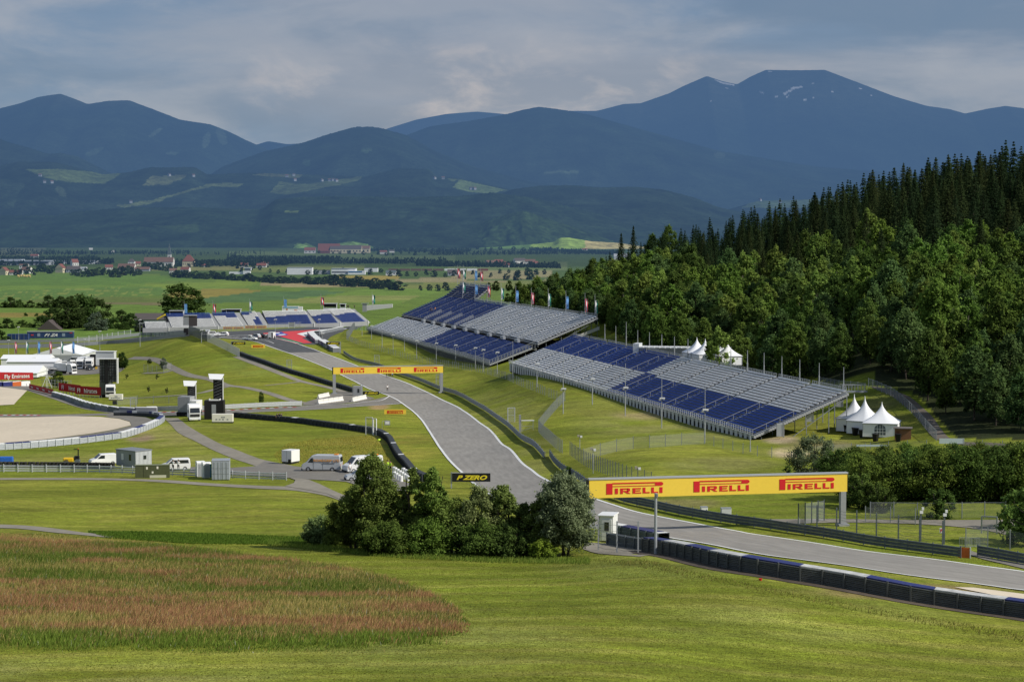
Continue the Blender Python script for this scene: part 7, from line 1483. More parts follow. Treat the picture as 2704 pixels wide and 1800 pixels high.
def trunk_mesh(seed, h, cb, r0, B, m=BARK, stems=1, lean=0.05, nlimb=10):
    r = random.Random(seed); mb = MB()
    for s in range(stems):
        ox, oy = (0, 0) if stems == 1 else (r.uniform(-.5, .5) * stems * 0.22, r.uniform(-.5, .5) * stems * 0.22); prev = Vector((ox, oy, -0.3)); pr = r0; pts = [prev]
        for k in range(1, 7):
            q = Vector((ox * (1 + k * 0.35) + r.uniform(-lean, lean) * h * 0.4, oy * (1 + k * 0.35) + r.uniform(-lean, lean) * h * 0.4, h * 0.88 * k / 6)); mb_taper(mb, pts[-1], q, pr, pr * 0.78, 6); pr *= 0.78; pts.append(q)
    idx = list(range(len(B))); r.shuffle(idx)
    for i in idx[:nlimb]:
        b = Vector(B[i]); z0 = max(cb * 0.6, b.z * r.uniform(0.45, 0.75)); k = min(int(z0 / (h * 0.88) * 6), 5); f = z0 / (h * 0.88) * 6 - k; a = pts[k].lerp(pts[k + 1], max(0, min(1, f)))
        mid = a.lerp(b, 0.5) + Vector((0, 0, -0.05 * h)); rr = r0 * 0.36; mb_taper(mb, a, mid, rr, rr * 0.6, 5); mb_taper(mb, mid, b, rr * 0.6, rr * 0.2, 5)
    return mb.mesh('trunk', m)
def mb_taper(mb, p, q, r0, r1, n):
    d = (q - p); d = d.normalized() if d.length > 1e-5 else Vector((0, 0, 1)); up = Vector((0, 0, 1)) if abs(d.z) < 0.95 else Vector((0, 1, 0)); a = d.cross(up).normalized(); b = a.cross(d); vs = []
    for c, r in ((p, r0), (q, r1)):
        for k in range(n): t = 2 * PI * k / n; vs.append(c + (a * math.cos(t) + b * math.sin(t)) * r)
    mb.add(vs, [(k, (k + 1) % n, n + (k + 1) % n, n + k) for k in range(n)])
def conifer(seed, h, r0, nw, nbr, nq, size, dark, light, m=None, cb=0.10, trunk=True):
    r = np.random.default_rng(seed); SZ = []; PP = []; NN = []; CC = []
    for i in range(nw):
        u = cb + (1 - cb) * (i + r.uniform(0, .6)) / nw; z = h * u; R = r0 * (1 - u) ** 0.85 * r.uniform(0.75, 1.1) + 0.08
        if u < 0.3: R *= 0.6 + 1.3 * u
        for k in range(nbr):
            a = 2 * PI * (k + r.uniform(-.35, .35)) / nbr + i; L_ = R * r.uniform(0.6, 1.12); q = (np.arange(nq) + r.uniform(0, 1, nq)) / nq
            rr = L_ * q; zz_ = z - 0.55 * rr * (0.5 + 0.5 * q) + 0.18 * rr * q * q + r.normal(0, .12, nq); w = (0.12 + 0.32 * (1 - q)) * L_ * r.normal(0, 0.6, nq)
            SZ.append(np.full(nq, size * (1.15 - 0.75 * u))); PP.append(np.stack([rr * math.cos(a) - w * math.sin(a), rr * math.sin(a) + w * math.cos(a), zz_ - 0.1], -1)); nn = np.tile([math.cos(a) * 0.5, math.sin(a) * 0.5, 0.8], (nq, 1)); NN.append(nn)
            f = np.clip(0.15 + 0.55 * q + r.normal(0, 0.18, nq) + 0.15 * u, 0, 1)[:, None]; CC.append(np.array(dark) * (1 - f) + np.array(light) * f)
    V, Fq, Cv = leaf_quads(np.concatenate(PP), np.concatenate(NN), np.concatenate(SZ)[:, None], r, np.concatenate(CC), asp=2.0)
    cm = np_mesh('crown', V, Fq, m or LEAF, col=Cv); mb = MB(); mb_taper(mb, Vector((0, 0, -0.5)), Vector((0, 0, h * 0.97)), h * 0.014, 0.03, 6)
    return cm, mb.mesh('trunk', BARK)
def tree_at(name, label, cat, loc, meshes, s=1.0, rz=None, group=None, sz=None):
    t = thing(name, label, cat, loc, random.random() * 6.28 if rz is None else rz, group); t.scale = (s, s, sz or s)
    link('crown', meshes[0], t)
    if meshes[1] is not None: link('trunk', meshes[1], t)
    return t
# --- near cluster: birches, alders and a willow below the meadow edge
def near_tree(seed, h, rx, cb, nl, dark, light, size=0.125, nb=80, blob=0.24, stems=2, **k):
    c, B = crown(seed, h, rx, cb, nb, nl, size, dark, light, blob=blob, **k); return c, trunk_mesh(seed, h, cb, 0.10 + h * 0.006, B, stems=stems, nlimb=16)
GD_ = (0.034, 0.050, 0.014)
spec = [  # px, ybase, ytop, half width px, label, dark, light, kwargs
 (983, 1452, 1186, 62, "tallest loose-crowned alder at the left of the tree group, top leaves against the yard", GD_, (0.221, 0.265, 0.064), dict(taper=0.45, nb=60)),
 (935, 1450, 1268, 52, "broad dark alder left of the tallest one in the group", GD_, (0.196, 0.254, 0.056), dict()),
 (1090, 1455, 1204, 34, "slim alder with a pointed top just right of the tallest tree", GD_, (0.208, 0.265, 0.064), dict(taper=0.9, nb=40)),
 (1048, 1454, 1290, 50, "rounded dark alder between the two tall pointed trees", GD_, (0.156, 0.207, 0.048), dict()),
 (1143, 1458, 1198, 46, "full pointed alder left of the big black board", (0.016, 0.03, 0.008), (0.211, 0.287, 0.061), dict(taper=0.75, nb=55)),
 (1208, 1460, 1300, 48, "bushy alder right under the big black board", GD_, (0.196, 0.254, 0.061), dict()),
 (1262, 1462, 1262, 55, "grey-green birch reaching over the big black board", (0.022, 0.034, 0.014), (0.266, 0.287, 0.107), dict()),
 (1326, 1463, 1258, 46, "birch with see-through top in front of the track", (0.02, 0.032, 0.01), (0.235, 0.287, 0.076), dict(taper=0.7)),
 (1385, 1464, 1330, 40, "dark bush-like alder between the birches and the willow", (0.012, 0.02, 0.007), (0.117, 0.157, 0.044), dict()),
 (1492, 1466, 1222, 76, "big silvery willow at the right end of the tree group", (0.050, 0.074, 0.036), (0.265, 0.320, 0.170), dict(nb=90, blob=0.24, taper=0.5)),
 (905, 1440, 1345, 46, "mid green shrub at the left end of the tree group", GD_, (0.211, 0.287, 0.061), dict()),
 (848, 1436, 1368, 48, "leftmost low grey-green shrub of the tree group", (0.02, 0.034, 0.016), (0.221, 0.276, 0.098), dict()),
 (1135, 1462, 1370, 62, "bright green willow shrub low in front of the tree group", (0.03, 0.055, 0.012), (0.211, 0.287, 0.054), dict()),
 (1270, 1468, 1380, 60, "low dark shrub in front of the grey-green birch", GD_, (0.184, 0.242, 0.054), dict()),
 (1020, 1462, 1385, 60, "low dark shrub in front of the tallest alder", (0.012, 0.02, 0.006), (0.130, 0.184, 0.039), dict()),
 (1350, 1470, 1395, 50, "low shrub in front of the dark alder by the willow", (0.012, 0.02, 0.006), (0.130, 0.173, 0.044), dict()),
 (1434, 1473, 1425, 34, "small yellow-green shrub at the foot of the silvery willow", (0.045, 0.075, 0.01), (0.228, 0.287, 0.040), dict()),
 (1185, 1461, 1318, 46, "round-topped alder between the board's left post and the birch", GD_, (0.197, 0.254, 0.060), dict()),
 (1425, 1466, 1300, 44, "mid green alder just left of the silvery willow", GD_, (0.179, 0.238, 0.060), dict()),
 (1010, 1452, 1262, 44, "loose alder right behind the tallest tree of the group", GD_, (0.197, 0.254, 0.060), dict(taper=0.6))]
for i, (px, yb, yt, hw, lab, dk_, lt_, kw) in enumerate(spec):
    g = P(px, yb); k = g.y / F; yt += (0.05 if i == 0 else 0.12) * (yb - yt) if yb - yt > 150 else 0; h = (yb - yt) * k; rx = hw * k * 1.2; tree = h > 4
    kw = dict(kw); nb = int(kw.pop('nb', 46) * 1.8)
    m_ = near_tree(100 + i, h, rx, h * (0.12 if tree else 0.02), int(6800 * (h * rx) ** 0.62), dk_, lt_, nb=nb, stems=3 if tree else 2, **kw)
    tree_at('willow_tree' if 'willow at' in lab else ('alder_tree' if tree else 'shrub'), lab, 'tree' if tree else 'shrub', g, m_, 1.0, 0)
# --- bushes on the right behind the gantry
wb = near_tree(140, 5.6, 3.5, 0.1, 11000, (0.045, 0.062, 0.032), (0.21, 0.255, 0.135), size=0.15, nb=60, blob=0.24)
tree_at('willow_shrub', "grey-green willow bush behind the near gantry's right half", 'shrub', P(2152, 1262), wb, 1.0)
bt = [near_tree(141 + i, 6.0, 4.0, 0.0, 12000, (0.016, 0.028, 0.008), (0.13 + 0.02 * i, 0.19 + 0.02 * i, 0.045), size=0.17, nb=110, blob=0.22) for i in range(3)]
hb = [(2215, 1295, .85), (2262, 1272, .75), (2270, 1322, .9), (2330, 1268, .75), (2335, 1318, .95), (2395, 1268, .78), (2400, 1315, .95), (2455, 1270, .8), (2470, 1320, 1.0), (2520, 1268, .8), (2545, 1320, 1.05), (2590, 1276, .85), (2625, 1322, 1.1), (2670, 1290, .95), (2705, 1325, 1.15), (2760, 1290, 1.1)]
ow = ["first", "second", "third", "fourth", "fifth", "sixth", "seventh", "eighth", "ninth", "tenth", "eleventh", "twelfth", "thirteenth", "fourteenth", "fifteenth", "sixteenth"]
for i, (px, yb, s) in enumerate(hb):
    tree_at('hedge_shrub', "dense dark green bush, %s from the left in the thicket right of the near gantry" % ow[i], 'shrub', P(px, yb), bt[i % 3], s, None)
sm = near_tree(150, 2.6, 1.7, 0.0, 3200, (0.03, 0.05, 0.012), (0.14, 0.21, 0.05), size=0.13, nb=26)
for px, yb, s, lab in ((2480, 1368, 1.25, "light green shrub behind the wire fence right of the pair of white box posts"), (2330, 1352, 1.1, "light green shrub beside the gantry leg fence"), (2262, 1340, 1.5, "leafy shrub right of the near gantry's right leg"), (2300, 1345, 1.2, "lower leafy shrub between the gantry leg and the thicket"), (2080, 1252, 0.45, "tiny dark shrub peeking over the near gantry's top edge"), (1500, 1258, 0.55, "pale shrub by the guardrail start above the willow"), (2715, 1440, 2.2, "tall shrub cut by the right edge beside the wire fence"), (2700, 1395, 1.4, "dark shrub at the right edge above the steel gate")):
    tree_at('shrub', lab, 'shrub', P(px, yb), sm, s)
# --- the wood on the right-hand hill
dec = []
pal = [((0.026, 0.044, 0.012), (0.150, 0.215, 0.045)), ((0.030, 0.052, 0.012), (0.185, 0.275, 0.052)), ((0.022, 0.038, 0.012), (0.120, 0.180, 0.042)), ((0.040, 0.062, 0.015), (0.245, 0.320, 0.070)), ((0.026, 0.046, 0.018), (0.140, 0.215, 0.070))]
for i, (a, b) in enumerate(pal):
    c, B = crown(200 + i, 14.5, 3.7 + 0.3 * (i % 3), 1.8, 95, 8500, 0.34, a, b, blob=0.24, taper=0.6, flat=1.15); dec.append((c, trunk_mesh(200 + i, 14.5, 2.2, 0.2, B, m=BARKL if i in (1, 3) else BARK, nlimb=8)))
con = [conifer(220 + i, 23, 6.2 + 0.7 * i, 38, 9, 9, 0.46, (0.013, 0.023, 0.011), lt_) for i, lt_ in enumerate([(0.062, 0.092, 0.034), (0.080, 0.102, 0.036), (0.050, 0.080, 0.034)])]
edge_px = np.array([1350, 1400, 1500, 1600, 1700, 1900, 2000, 2200, 2300, 2400, 2500, 2600, 2704, 2850]); edge_D = np.array([700, 665, 640, 575, 500, 448, 420, 384, 382, 364, 338, 322, 313, 308])
crest_D = lambda px: float(np.interp(px, [1350, 1500, 1700, 2000, 2300, 2704, 2900], [760, 740, 735, 725, 715, 705, 700]))
rr_ = random.Random(5); spots = []
cell = {}
def far_enough(x, y, d):
    for sx, sy in spots:
        if (sx - x) ** 2 + (sy - y) ** 2 < d * d: return False
    return True
cand = []
for _ in range(26000):
    px = rr_.uniform(1365, 2860); D0 = float(np.interp(px, edge_px, edge_D)); D1 = crest_D(px) + 15
    if D1 <= D0: continue
    D = rr_.uniform(D0, D1); x = (px - CX) / F * D; cand.append((px, D, x))
kinds = []
for px, D, x in cand:
    D0 = float(np.interp(px, edge_px, edge_D)); u = (D - D0) / (crest_D(px) - D0)
    if far_enough(x, D, 6.0 if u < np.interp(px, [1900, 2100], [0.6, 0.42]) else 6.2): spots.append((x, D)); kinds.append((px, u))
nd = nc = nb_ = 0
reg = lambda px: "left end" if px < 1650 else ("left part" if px < 1950 else ("middle" if px < 2250 else ("right part" if px < 2500 else "right edge")))
order = sorted(range(len(spots)), key=lambda i: spots[i][1])
extra = []
for i in order:
    x, D = spots[i]; px, u = kinds[i]; split = np.interp(px, [1400, 1700, 1900, 2100, 2704], [0.90, 0.68, 0.50, 0.44, 0.40]) + rr_.uniform(-0.10, 0.10)
    z = G(x, D); p = (x, D, z)
    if u < split:
        k = rr_.choice([0, 1, 2, 3, 4, 1, 3]) if u > 0.12 else rr_.choice([0, 2, 4]); bi = k in (1, 3)  # paler palettes split off by colour alone, all plain broadleaf trees
        if (nb_ if bi else nd) >= 299: continue
        s = rr_.uniform(0.72, 1.12) * (0.8 if u < 0.12 else 1.0) * (0.85 if px < 1650 else 1.0); nb_ += bi; nd += not bi
        tree_at('light_green_tree' if bi else 'deciduous_tree', ("light green leafy tree in the %s of the wood on the right-hand hill" if bi else "mid green leafy tree in the %s of the wood on the right-hand hill") % reg(px), 'tree', p, dec[k], s * rr_.uniform(.9, 1.1), None, ("light green broadleaf trees, %s of the hill wood" if bi else "broadleaf trees, %s of the hill wood") % reg(px), s)
    else:
        s = rr_.uniform(0.62, 1.10) * float(np.interp(px, [1400, 1750, 2000, 2250, 2450, 2700], [0.46, 0.52, 0.58, 0.74, 0.84, 0.92])); nc += 1
        if nc > 299: extra.append((x, D, z, s)); continue
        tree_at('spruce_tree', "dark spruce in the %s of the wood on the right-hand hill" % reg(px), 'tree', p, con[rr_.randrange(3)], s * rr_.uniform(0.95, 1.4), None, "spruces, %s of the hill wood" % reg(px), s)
if extra:
    lo = conifer(233, 23, 6.4, 22, 8, 5, 0.85, (0.013, 0.023, 0.011), (0.058, 0.088, 0.034))[0]; n_ = len(lo.vertices); vv = np.empty(n_ * 3, np.float32); lo.vertices.foreach_get('co', vv); vv = vv.reshape(-1, 3); cc_ = np.empty(n_ * 4, np.float32); lo.color_attributes['Col'].data.foreach_get('color', cc_); cc_ = cc_.reshape(-1, 4)[:, :3]; VV = []; C2 = []
    for x, y, z, s in extra:
        a = rr_.random() * 6.28; q = vv * s; VV.append(np.stack([q[:, 0] * math.cos(a) - q[:, 1] * math.sin(a) + x, q[:, 0] * math.sin(a) + q[:, 1] * math.cos(a) + y, q[:, 2] + z], -1)); C2.append(cc_ * rr_.uniform(.8, 1.25))
    VV = np.concatenate(VV); o = link('spruce_wood', np_mesh('spruce_wood', VV, np.arange(len(VV)).reshape(-1, 4), LEAF, col=np.concatenate(C2))); tag(o, "farther spruces of the hill wood, massed along and behind the crest", 'woodland', kind='stuff')
print('TREES', nd, nb_, nc, len(extra))
for px, D, s, lab in ((1640, 752, .80, "leftmost lone spruce on the wood's skyline"), (1672, 748, .84, "second lone spruce on the wood's skyline, right beside the leftmost")):
    x = (px - CX) / F * D; tree_at('spruce_tree', lab, 'tree', (x, D, G(x, D) - 1), con[0], s * .95, None, None, s)
for px, D, s, lab in ((1722, 748, .85, "dark round tree on the skyline right of the lone spruces"), (1765, 745, .95, "taller round tree on the skyline with a gap in its top")):
    x = (px - CX) / F * D; tree_at('deciduous_tree', lab, 'tree', (x, D, G(x, D)), dec[2], s, None, None, s)
x = (1900 - CX) / F * 418; tree_at('deciduous_tree', "yellow-green tree with several stems in front of the white tents behind the stand", 'tree', (x, 418, G(x, 418)), dec[3], 0.98, None, None, 0.98)
x = (2380 - CX) / F * 378; tree_at('light_green_tree', "tall light green birch with a bare pale trunk above the hill road", 'tree', (x + 6, 372, G(x + 6, 372)), dec[1], 1.15, None, None, 1.3)
# --- trees on the left and beyond the far stand
mid = []
for i, (a, b) in enumerate([((0.018, 0.032, 0.010), (0.085, 0.13, 0.034)), ((0.016, 0.028, 0.010), (0.065, 0.10, 0.030)), ((0.05, 0.07, 0.05), (0.17, 0.21, 0.14))]):
    c, B = crown(240 + i, 14, 6.2, 1.0, 90, 5200, 0.5, a, b, blob=0.24, taper=0.45); mid.append((c, trunk_mesh(240 + i, 14, 1.5, 0.3, B, nlimb=7)))
def tree_px(label, px, yb, yt, k, wf=1.0, D=None, name='deciduous_tree', group=None, meshes=None, base_h=14.0, rz=None):
    g = P(px, yb) if D is None else Vector(at(px, yb, D)); h = (yb - yt) / F * g.y; s = h / base_h
    return tree_at(name, label, 'tree', g, (meshes or mid)[k], s * wf, rz, group, s)
tree_px("huge round dark tree left of the far grandstand", 482, 846, 752, 0, 1.5, D=960)
for px, yb, yt, k, D, lab in ((180, 882, 790, 1, 1000, "left dark tree of the tall group beyond the blue containers"), (215, 884, 780, 0, 1015, "tallest dark tree beyond the blue containers"), (258, 880, 792, 1, 1030, "right dark tree of the tall group beyond the blue containers"), (255, 888, 826, 2, 985, "silvery willow in front of the tall dark trees"), (300, 884, 840, 0, 1000, "round tree between the willow and the far stand"), (345, 880, 828, 1, 1010, "dark tree below the round tree, left of the far stand"), (372, 880, 845, 2, 960, "pale bush at the left end of the far grandstand"), (20, 892, 842, 1, 1000, "dark tree at the left edge beyond the far circuit"), (62, 890, 846, 0, 1010, "second dark tree from the left beyond the far circuit"), (110, 888, 835, 1, 1020, "third dark tree from the left beyond the far circuit"), (-8, 936, 870, 1, 880, "dark tree cut by the left edge beside the far circuit"), (140, 880, 815, 1, 1050, "dark tree left of the tall group beyond the blue containers"), (328, 884, 850, 0, 990, "low round tree by the lamp post left of the far grandstand"), (85, 890, 856, 1, 1005, "low dark tree beside the blue tarpaulined row"), (236, 882, 800, 1, 1040, "dark tree between the two tallest beyond the blue containers"), (320, 868, 820, 1, 1080, "bushy tree behind the gap left of the far stand")):
    tree_px(lab, px, yb, yt, k, 1.15, D=D)
tree_px("round green tree at the right end of the paddock", 323, 976, 931, 0, 0.80); tree_px("round bush on the bank behind the low red banner", 152, 1024, 981, 0, 1.1); tree_px("small loose tree beside the hill path", 432, 975, 944, 2, 0.7); tree_px("tiny round tree on the grass left of the link road", 690, 1064, 1034, 0, 0.55); tree_px("dark bush on the path bend", 395, 960, 948, 1, 1.2)
for i, (px, yb, yt) in enumerate(((68, 855, 826), (97, 856, 827), (127, 857, 827))): tree_px(["left", "middle", "right"][i] + " of three small round trees in the meadow beyond the dark trees", px, yb, yt, 0, 0.62, D=1150, name='round_tree')
for i, (px, yt, yb) in enumerate(((12, 798, 826), (28, 785, 826), (52, 792, 826), (80, 794, 827), (104, 800, 827), (128, 781, 827), (150, 790, 826), (160, 783, 824), (188, 782, 822))): tree_px("dark tree in the row across the left valley meadow", px, yb, yt, i % 2, 1.05, D=1400, group="tree row across the left valley meadow")
for i, (px, yt, yb) in enumerate(((1398, 752, 815), (1432, 745, 812), (1366, 768, 806), (1340, 775, 800), (1470, 740, 808), (1310, 742, 770), (1290, 746, 768), (1345, 742, 770))): tree_px("dark tree behind the flags right of the raised wing", px, yb, yt, i % 2, 0.85, D=[800, 800, 900, 1000, 790, 1500, 1600, 1400][i], group="dark trees behind the flags of the raised wing")
ww_ = [(310, 1020, 520), ]
# saplings on the bank
sap = near_tree(160, 1.6, 0.6, 0.3, 260, (0.03, 0.05, 0.012), (0.13, 0.19, 0.045), size=0.16, nb=12)
for px, yb in ((335, 1000), (392, 1034), (440, 1038), (415, 1001)): tree_at('sapling', "thin young sapling on the bank between the screen truck and the hill path", 'tree', P(px, yb), sap, 1.0, None, "saplings on the bank")
# --- valley: tree rows, single trees
fv = []
for i, (a, b) in enumerate([((0.016, 0.030, 0.012), (0.055, 0.085, 0.026)), ((0.014, 0.026, 0.012), (0.042, 0.068, 0.024))]):
    c, B = crown(260 + i, 12, 6.0, 0.2, 26, 900, 1.0, a, b, blob=0.32, taper=0.4, m=LEAFF); mb = MB(); mb_taper(mb, Vector((0, 0, -0.5)), Vector((0, 0, 8)), 0.3, 0.1, 5); fv.append((c, mb.mesh('trunk', BARK)))
fc = [conifer(264, 20, 3.4, 16, 6, 4, 1.0, (0.010, 0.018, 0.010), (0.03, 0.045, 0.022), m=LEAFF)]
rv = random.Random(9)
def row(label, group, pts, n, hy, jit=2.0, name='valley_tree', wf=1.0):
    q = tread([Vector((a, b, 0)) for a, b in pts], n)
    for p in q:
        px, yb = p.x + rv.uniform(-3, 3), p.y + rv.uniform(-jit, jit); g = P(px, yb, dmin=1100); h = hy * rv.uniform(0.65, 1.25) / F * g.y; s = h / 12.0
        tree_at(name, label, 'tree', g, fv[rv.randrange(2)], s * wf * rv.uniform(.9, 1.3), None, group, s)
row("tree in the long hedge row crossing the valley fields", "trees of the long valley hedge row", [(455, 731), (520, 734), (600, 739), (700, 745), (800, 749), (860, 750)], 55, 16, 2, wf=1.35)
row("big dark tree at the right end of the long valley hedge row", "big trees at the right end of the valley hedge row", [(870, 748), (930, 755), (990, 760), (1050, 764)], 26, 22, 4, wf=1.3)
row("single round tree in the field behind the raised wing", "round trees in the field behind the raised wing", [(1108, 766), (1150, 768), (1178, 767)], 4, 17, 1)
row("tree among the village houses on the left", "village trees on the left", [(0, 722), (60, 724), (150, 716), (230, 728), (330, 728), (400, 716), (450, 722)], 42, 19, 6)
row("tree between the church and the manor", "trees round the church", [(380, 706), (430, 712), (520, 704), (620, 706), (700, 704)], 20, 15, 4)
row("tree near the white halls in the valley", "trees near the white halls", [(640, 716), (850, 722), (960, 724), (1060, 728), (1180, 728), (1300, 728), (1440, 724)], 34, 14, 6)
row("dark tree standing alone in the flat fields on the right", "lone dark trees in the right valley fields", [(1335, 740), (1340, 741), (1400, 738)], 3, 24, 1)
row("tree in the farm hedges below the far hills", "farm hedge trees below the far hills", [(820, 668), (900, 672), (1000, 675), (1100, 672), (1250, 662), (1400, 668)], 30, 9, 4)
def belt(label, polys, n, hy, dark, con_=0.6, seed=3):
    """a far belt of forest read as one mass"""
    r = np.random.default_rng(seed); Vs = []; Cs = []
    for _ in range(n):
        poly = polys[r.integers(len(polys))]; (x0, y0), (x1, y1) = poly; t = r.uniform(0, 1); px = x0 + (x1 - x0) * t; py = y0 + (y1 - y0) * t + r.uniform(-1.5, 3.0); g = P(px, py, dmin=1500); k = g.y / F; h = hy * r.uniform(.6, 1.2) * k; w = h * (0.22 if r.random() < con_ else 0.5); c = np.array(dark) * r.uniform(0.6, 1.6)
        for j in range(9):
            u = r.uniform(0, 1); a = r.uniform(0, 2 * PI); R = w * (1 - u) * r.uniform(.3, 1) if w < h * 0.3 else w * math.sin(PI * min(1, u * .9 + .1)) * r.uniform(.4, 1)
            p = np.array([g.x + R * math.cos(a), g.y + R * math.sin(a), g.z + h * u]); s = h * 0.20; n_ = r.normal(size=3); t_ = np.cross(n_, r.normal(size=3)); t_ /= np.linalg.norm(t_); b_ = np.array([0, 0, 1.0]) * .9 + r.normal(size=3) * .3
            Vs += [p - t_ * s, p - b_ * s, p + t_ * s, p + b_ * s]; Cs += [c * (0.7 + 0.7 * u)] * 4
    V = np.array(Vs); o = link('far_woodland', np_mesh('far_woodland', V, np.arange(len(V)).reshape(-1, 4), LEAFF, col=np.array(Cs))); tag(o, label, 'woodland', kind='stuff')
belt("dark belt of forest crossing the valley behind the church and white halls", [((-60, 700), (300, 694)), ((450, 700), (760, 698)), ((640, 694), (1180, 694)), ((1100, 700), (1480, 706)), ((600, 688), (900, 690))], 3000, 12, (0.020, 0.032, 0.018), 0.35)
belt("farther belt of dark trees at the foot of the wooded hills", [((-60, 672), (500, 668)), ((1130, 672), (1640, 668)), ((1400, 660), (1640, 672)), ((0, 684), (260, 684)), ((900, 662), (1240, 664))], 2200, 8, (0.020, 0.032, 0.018), 0.35, seed=4)
belt("scattered field trees under the left hills", [((0, 662), (140, 664)), ((380, 676), (700, 668))], 120, 7, (0.03, 0.045, 0.02), seed=5)
# ------------------------------------------------------------------ valley buildings
def fmat(name, col): return mat(name, col, 0.8, fog=True, noise=0.08, nscale=0.3)
RT = fmat("red roof tiles", (0.20, 0.075, 0.055)); RD = fmat("dark roof tiles", (0.10, 0.085, 0.08)); RB = fmat("brown roof tiles", (0.17, 0.10, 0.075)); WY = fmat("cream plaster", (0.62, 0.54, 0.36)); WW = fmat("white plaster", (0.66, 0.65, 0.60)); WG = fmat("grey cladding", (0.34, 0.36, 0.38)); FD = fmat("far window", (0.05, 0.055, 0.06)); FW = fmat("white hall cladding", (0.78, 0.79, 0.80)); SPI = fmat("slate spire", (0.10, 0.13, 0.14))
def house(label, px, yb, w, d, he, hr, rz, wall, roof, name='house', nwin=3, cat='house', hip=False, extra=None, dmin=1200):
    g = P(px, yb, dmin=dmin); t = thing(name, label, cat, g, rz)
    MB().m(wall).b0(-w / 2, w / 2, 0, d, -0.5, he).build('wall', None, t)
    if hip:
        MB().m(roof).add([(-w / 2 - .5, -.5, he), (w / 2 + .5, -.5, he), (w / 2 + .5, d + .5, he), (-w / 2 - .5, d + .5, he), (-w * .12, d / 2, hr), (w * .12, d / 2, hr)], [(0, 1, 5, 4), (1, 2, 5), (2, 3, 4, 5), (3, 0, 4), (0, 3, 2, 1)]).build('roof', None, t)
    else:
        MB().m(roof).prism([(-0.6, he - 0.1), (d / 2, hr), (d + 0.6, he - 0.1)], -w / 2 - 0.3, w / 2 + 0.3, 'x').build('roof', None, t); MB().m(wall).prism([(0, he), (d / 2, hr - 0.3), (d, he)], -w / 2 - 0.32, w / 2 + 0.32, 'x').build('gable', None, t)
    for k in range(nwin):
        x = -w / 2 + w * (k + 0.5) / nwin; MB().m(FD).b0(x - w / nwin * 0.16, x + w / nwin * 0.16, -0.08, 0, he * 0.35, he * 0.7).build('window', None, t)
    return t
# left village
house("yellow gabled house with a red roof at the left edge of the village", 20, 726, 9, 11, 6, 11, 1.2, WY, RT, nwin=2); house("low red-roofed barn beside the yellow house", 41, 726, 17, 9, 3.5, 7, 0, WW, RT, nwin=4); house("white gabled house behind the low red barn", 66, 722, 14, 10, 5, 9.5, -0.3, WW, RB); house("white block house above the village", 62, 710, 14, 9, 6, 8, 0, WW, RB); house("big yellow gabled house with a grey barn roof", 170, 720, 10, 12, 7, 13, 1.3, WY, RT, nwin=2)
house("long grey-roofed barn joined to the yellow gabled house", 193, 720, 20, 11, 5, 10, 0, WG, RD, nwin=5); house("white house with a steep red roof behind the grey barn", 200, 704, 11, 10, 7, 13, 0.6, WW, RT); house("white flat building right of the grey barn", 217, 715, 12, 10, 4, 6, 0, FW, WG, nwin=0); house("red-brown roofed house between village trees", 288, 712, 12, 9, 4, 8, 0.2, WW, RT); house("dark-roofed barn with pale walls in the middle of the village", 332, 715, 26, 12, 4.5, 11, -0.1, WW, RB, nwin=6); house("low wooden farm shed with a brown roof", 375, 716, 22, 9, 3, 6.5, 0, WG, RB, nwin=0)
house("white tower-like house with a pyramid roof", 346, 703, 11, 11, 8, 13, 0, WW, RD, hip=True, nwin=2); house("small yellow house left of the church", 364, 702, 10, 8, 4, 8, 0.2, WY, RT, nwin=2)
house("long white church nave under a red-brown roof", 418, 704, 50, 14, 8, 16, -0.05, WW, RB, name='church', cat='church', nwin=7)
g = P(447, 700, dmin=1200); t = thing('church_tower', "slender church tower with a dark pointed spire", 'church tower', g); MB().m(WW).b0(-3, 3, 0, 6, 0, 19).build('tower', None, t); MB().m(SPI).add([(-3.4, -.4, 19), (3.4, -.4, 19), (3.4, 6.4, 19), (-3.4, 6.4, 19), (0, 3, 40)], [(0, 1, 4), (1, 2, 4), (2, 3, 4), (3, 0, 4), (0, 3, 2, 1)]).build('spire', None, t); MB().m(FD).b0(-1, 1, -0.1, 0, 13, 16).build('belfry_window', None, t)
house("square cream manor with a steep red hipped roof", 497, 704, 20, 15, 9, 20, 0, WY, RT, name='manor', hip=True, nwin=6)
house("low red-roofed shed right of the manor", 537, 705, 12, 8, 3, 5.5, 0, WW, RT); house("small dark-roofed house by the river trees", 458, 722, 11, 8, 4, 7.5, 0.3, WW, RB); house("small red-roofed house by the river trees", 487, 719, 13, 9, 4, 8, -0.2, WW, RT); house("red-roofed house left of the airfield building", 643, 706, 14, 8, 3, 8, 0, WW, RT); house("far red-roofed house left of the halls", 690, 706, 16, 8, 3, 7, 0, WW, RT)
g = P(653, 724, dmin=1200); t = thing('airfield_building', "white airfield building with a glazed control room", 'building', g); MB().m(FW).b0(-6, 4, 0, 9, 0, 5).b0(-4, 5, 0, 8, 5.6, 9).build('wall', None, t); MB().m(FD).b0(-4.2, 5.2, -0.1, 8, 5.01, 5.6).b0(-4, 5, -0.2, 0, 6.2, 7.6).build('window', None, t); MB().m(FW).b0(-5, 6, -1, 9, 9, 9.6).build('roof', None, t); MB().m(FW).b0(-26, -6.5, 2, 8, 0, 3.4).build('annex', None, t)
t = thing('warehouse', "big plain white windowless hall in the valley", 'hall', P(791, 725, dmin=1200), 0.02); MB().m(FW).b0(-17.5, 17.5, 0, 22, 0, 9.6).build('wall', None, t); MB().m(WG).b0(-17.8, 17.8, -.3, 22, 9.6, 10.0).build('roof_edge', None, t)
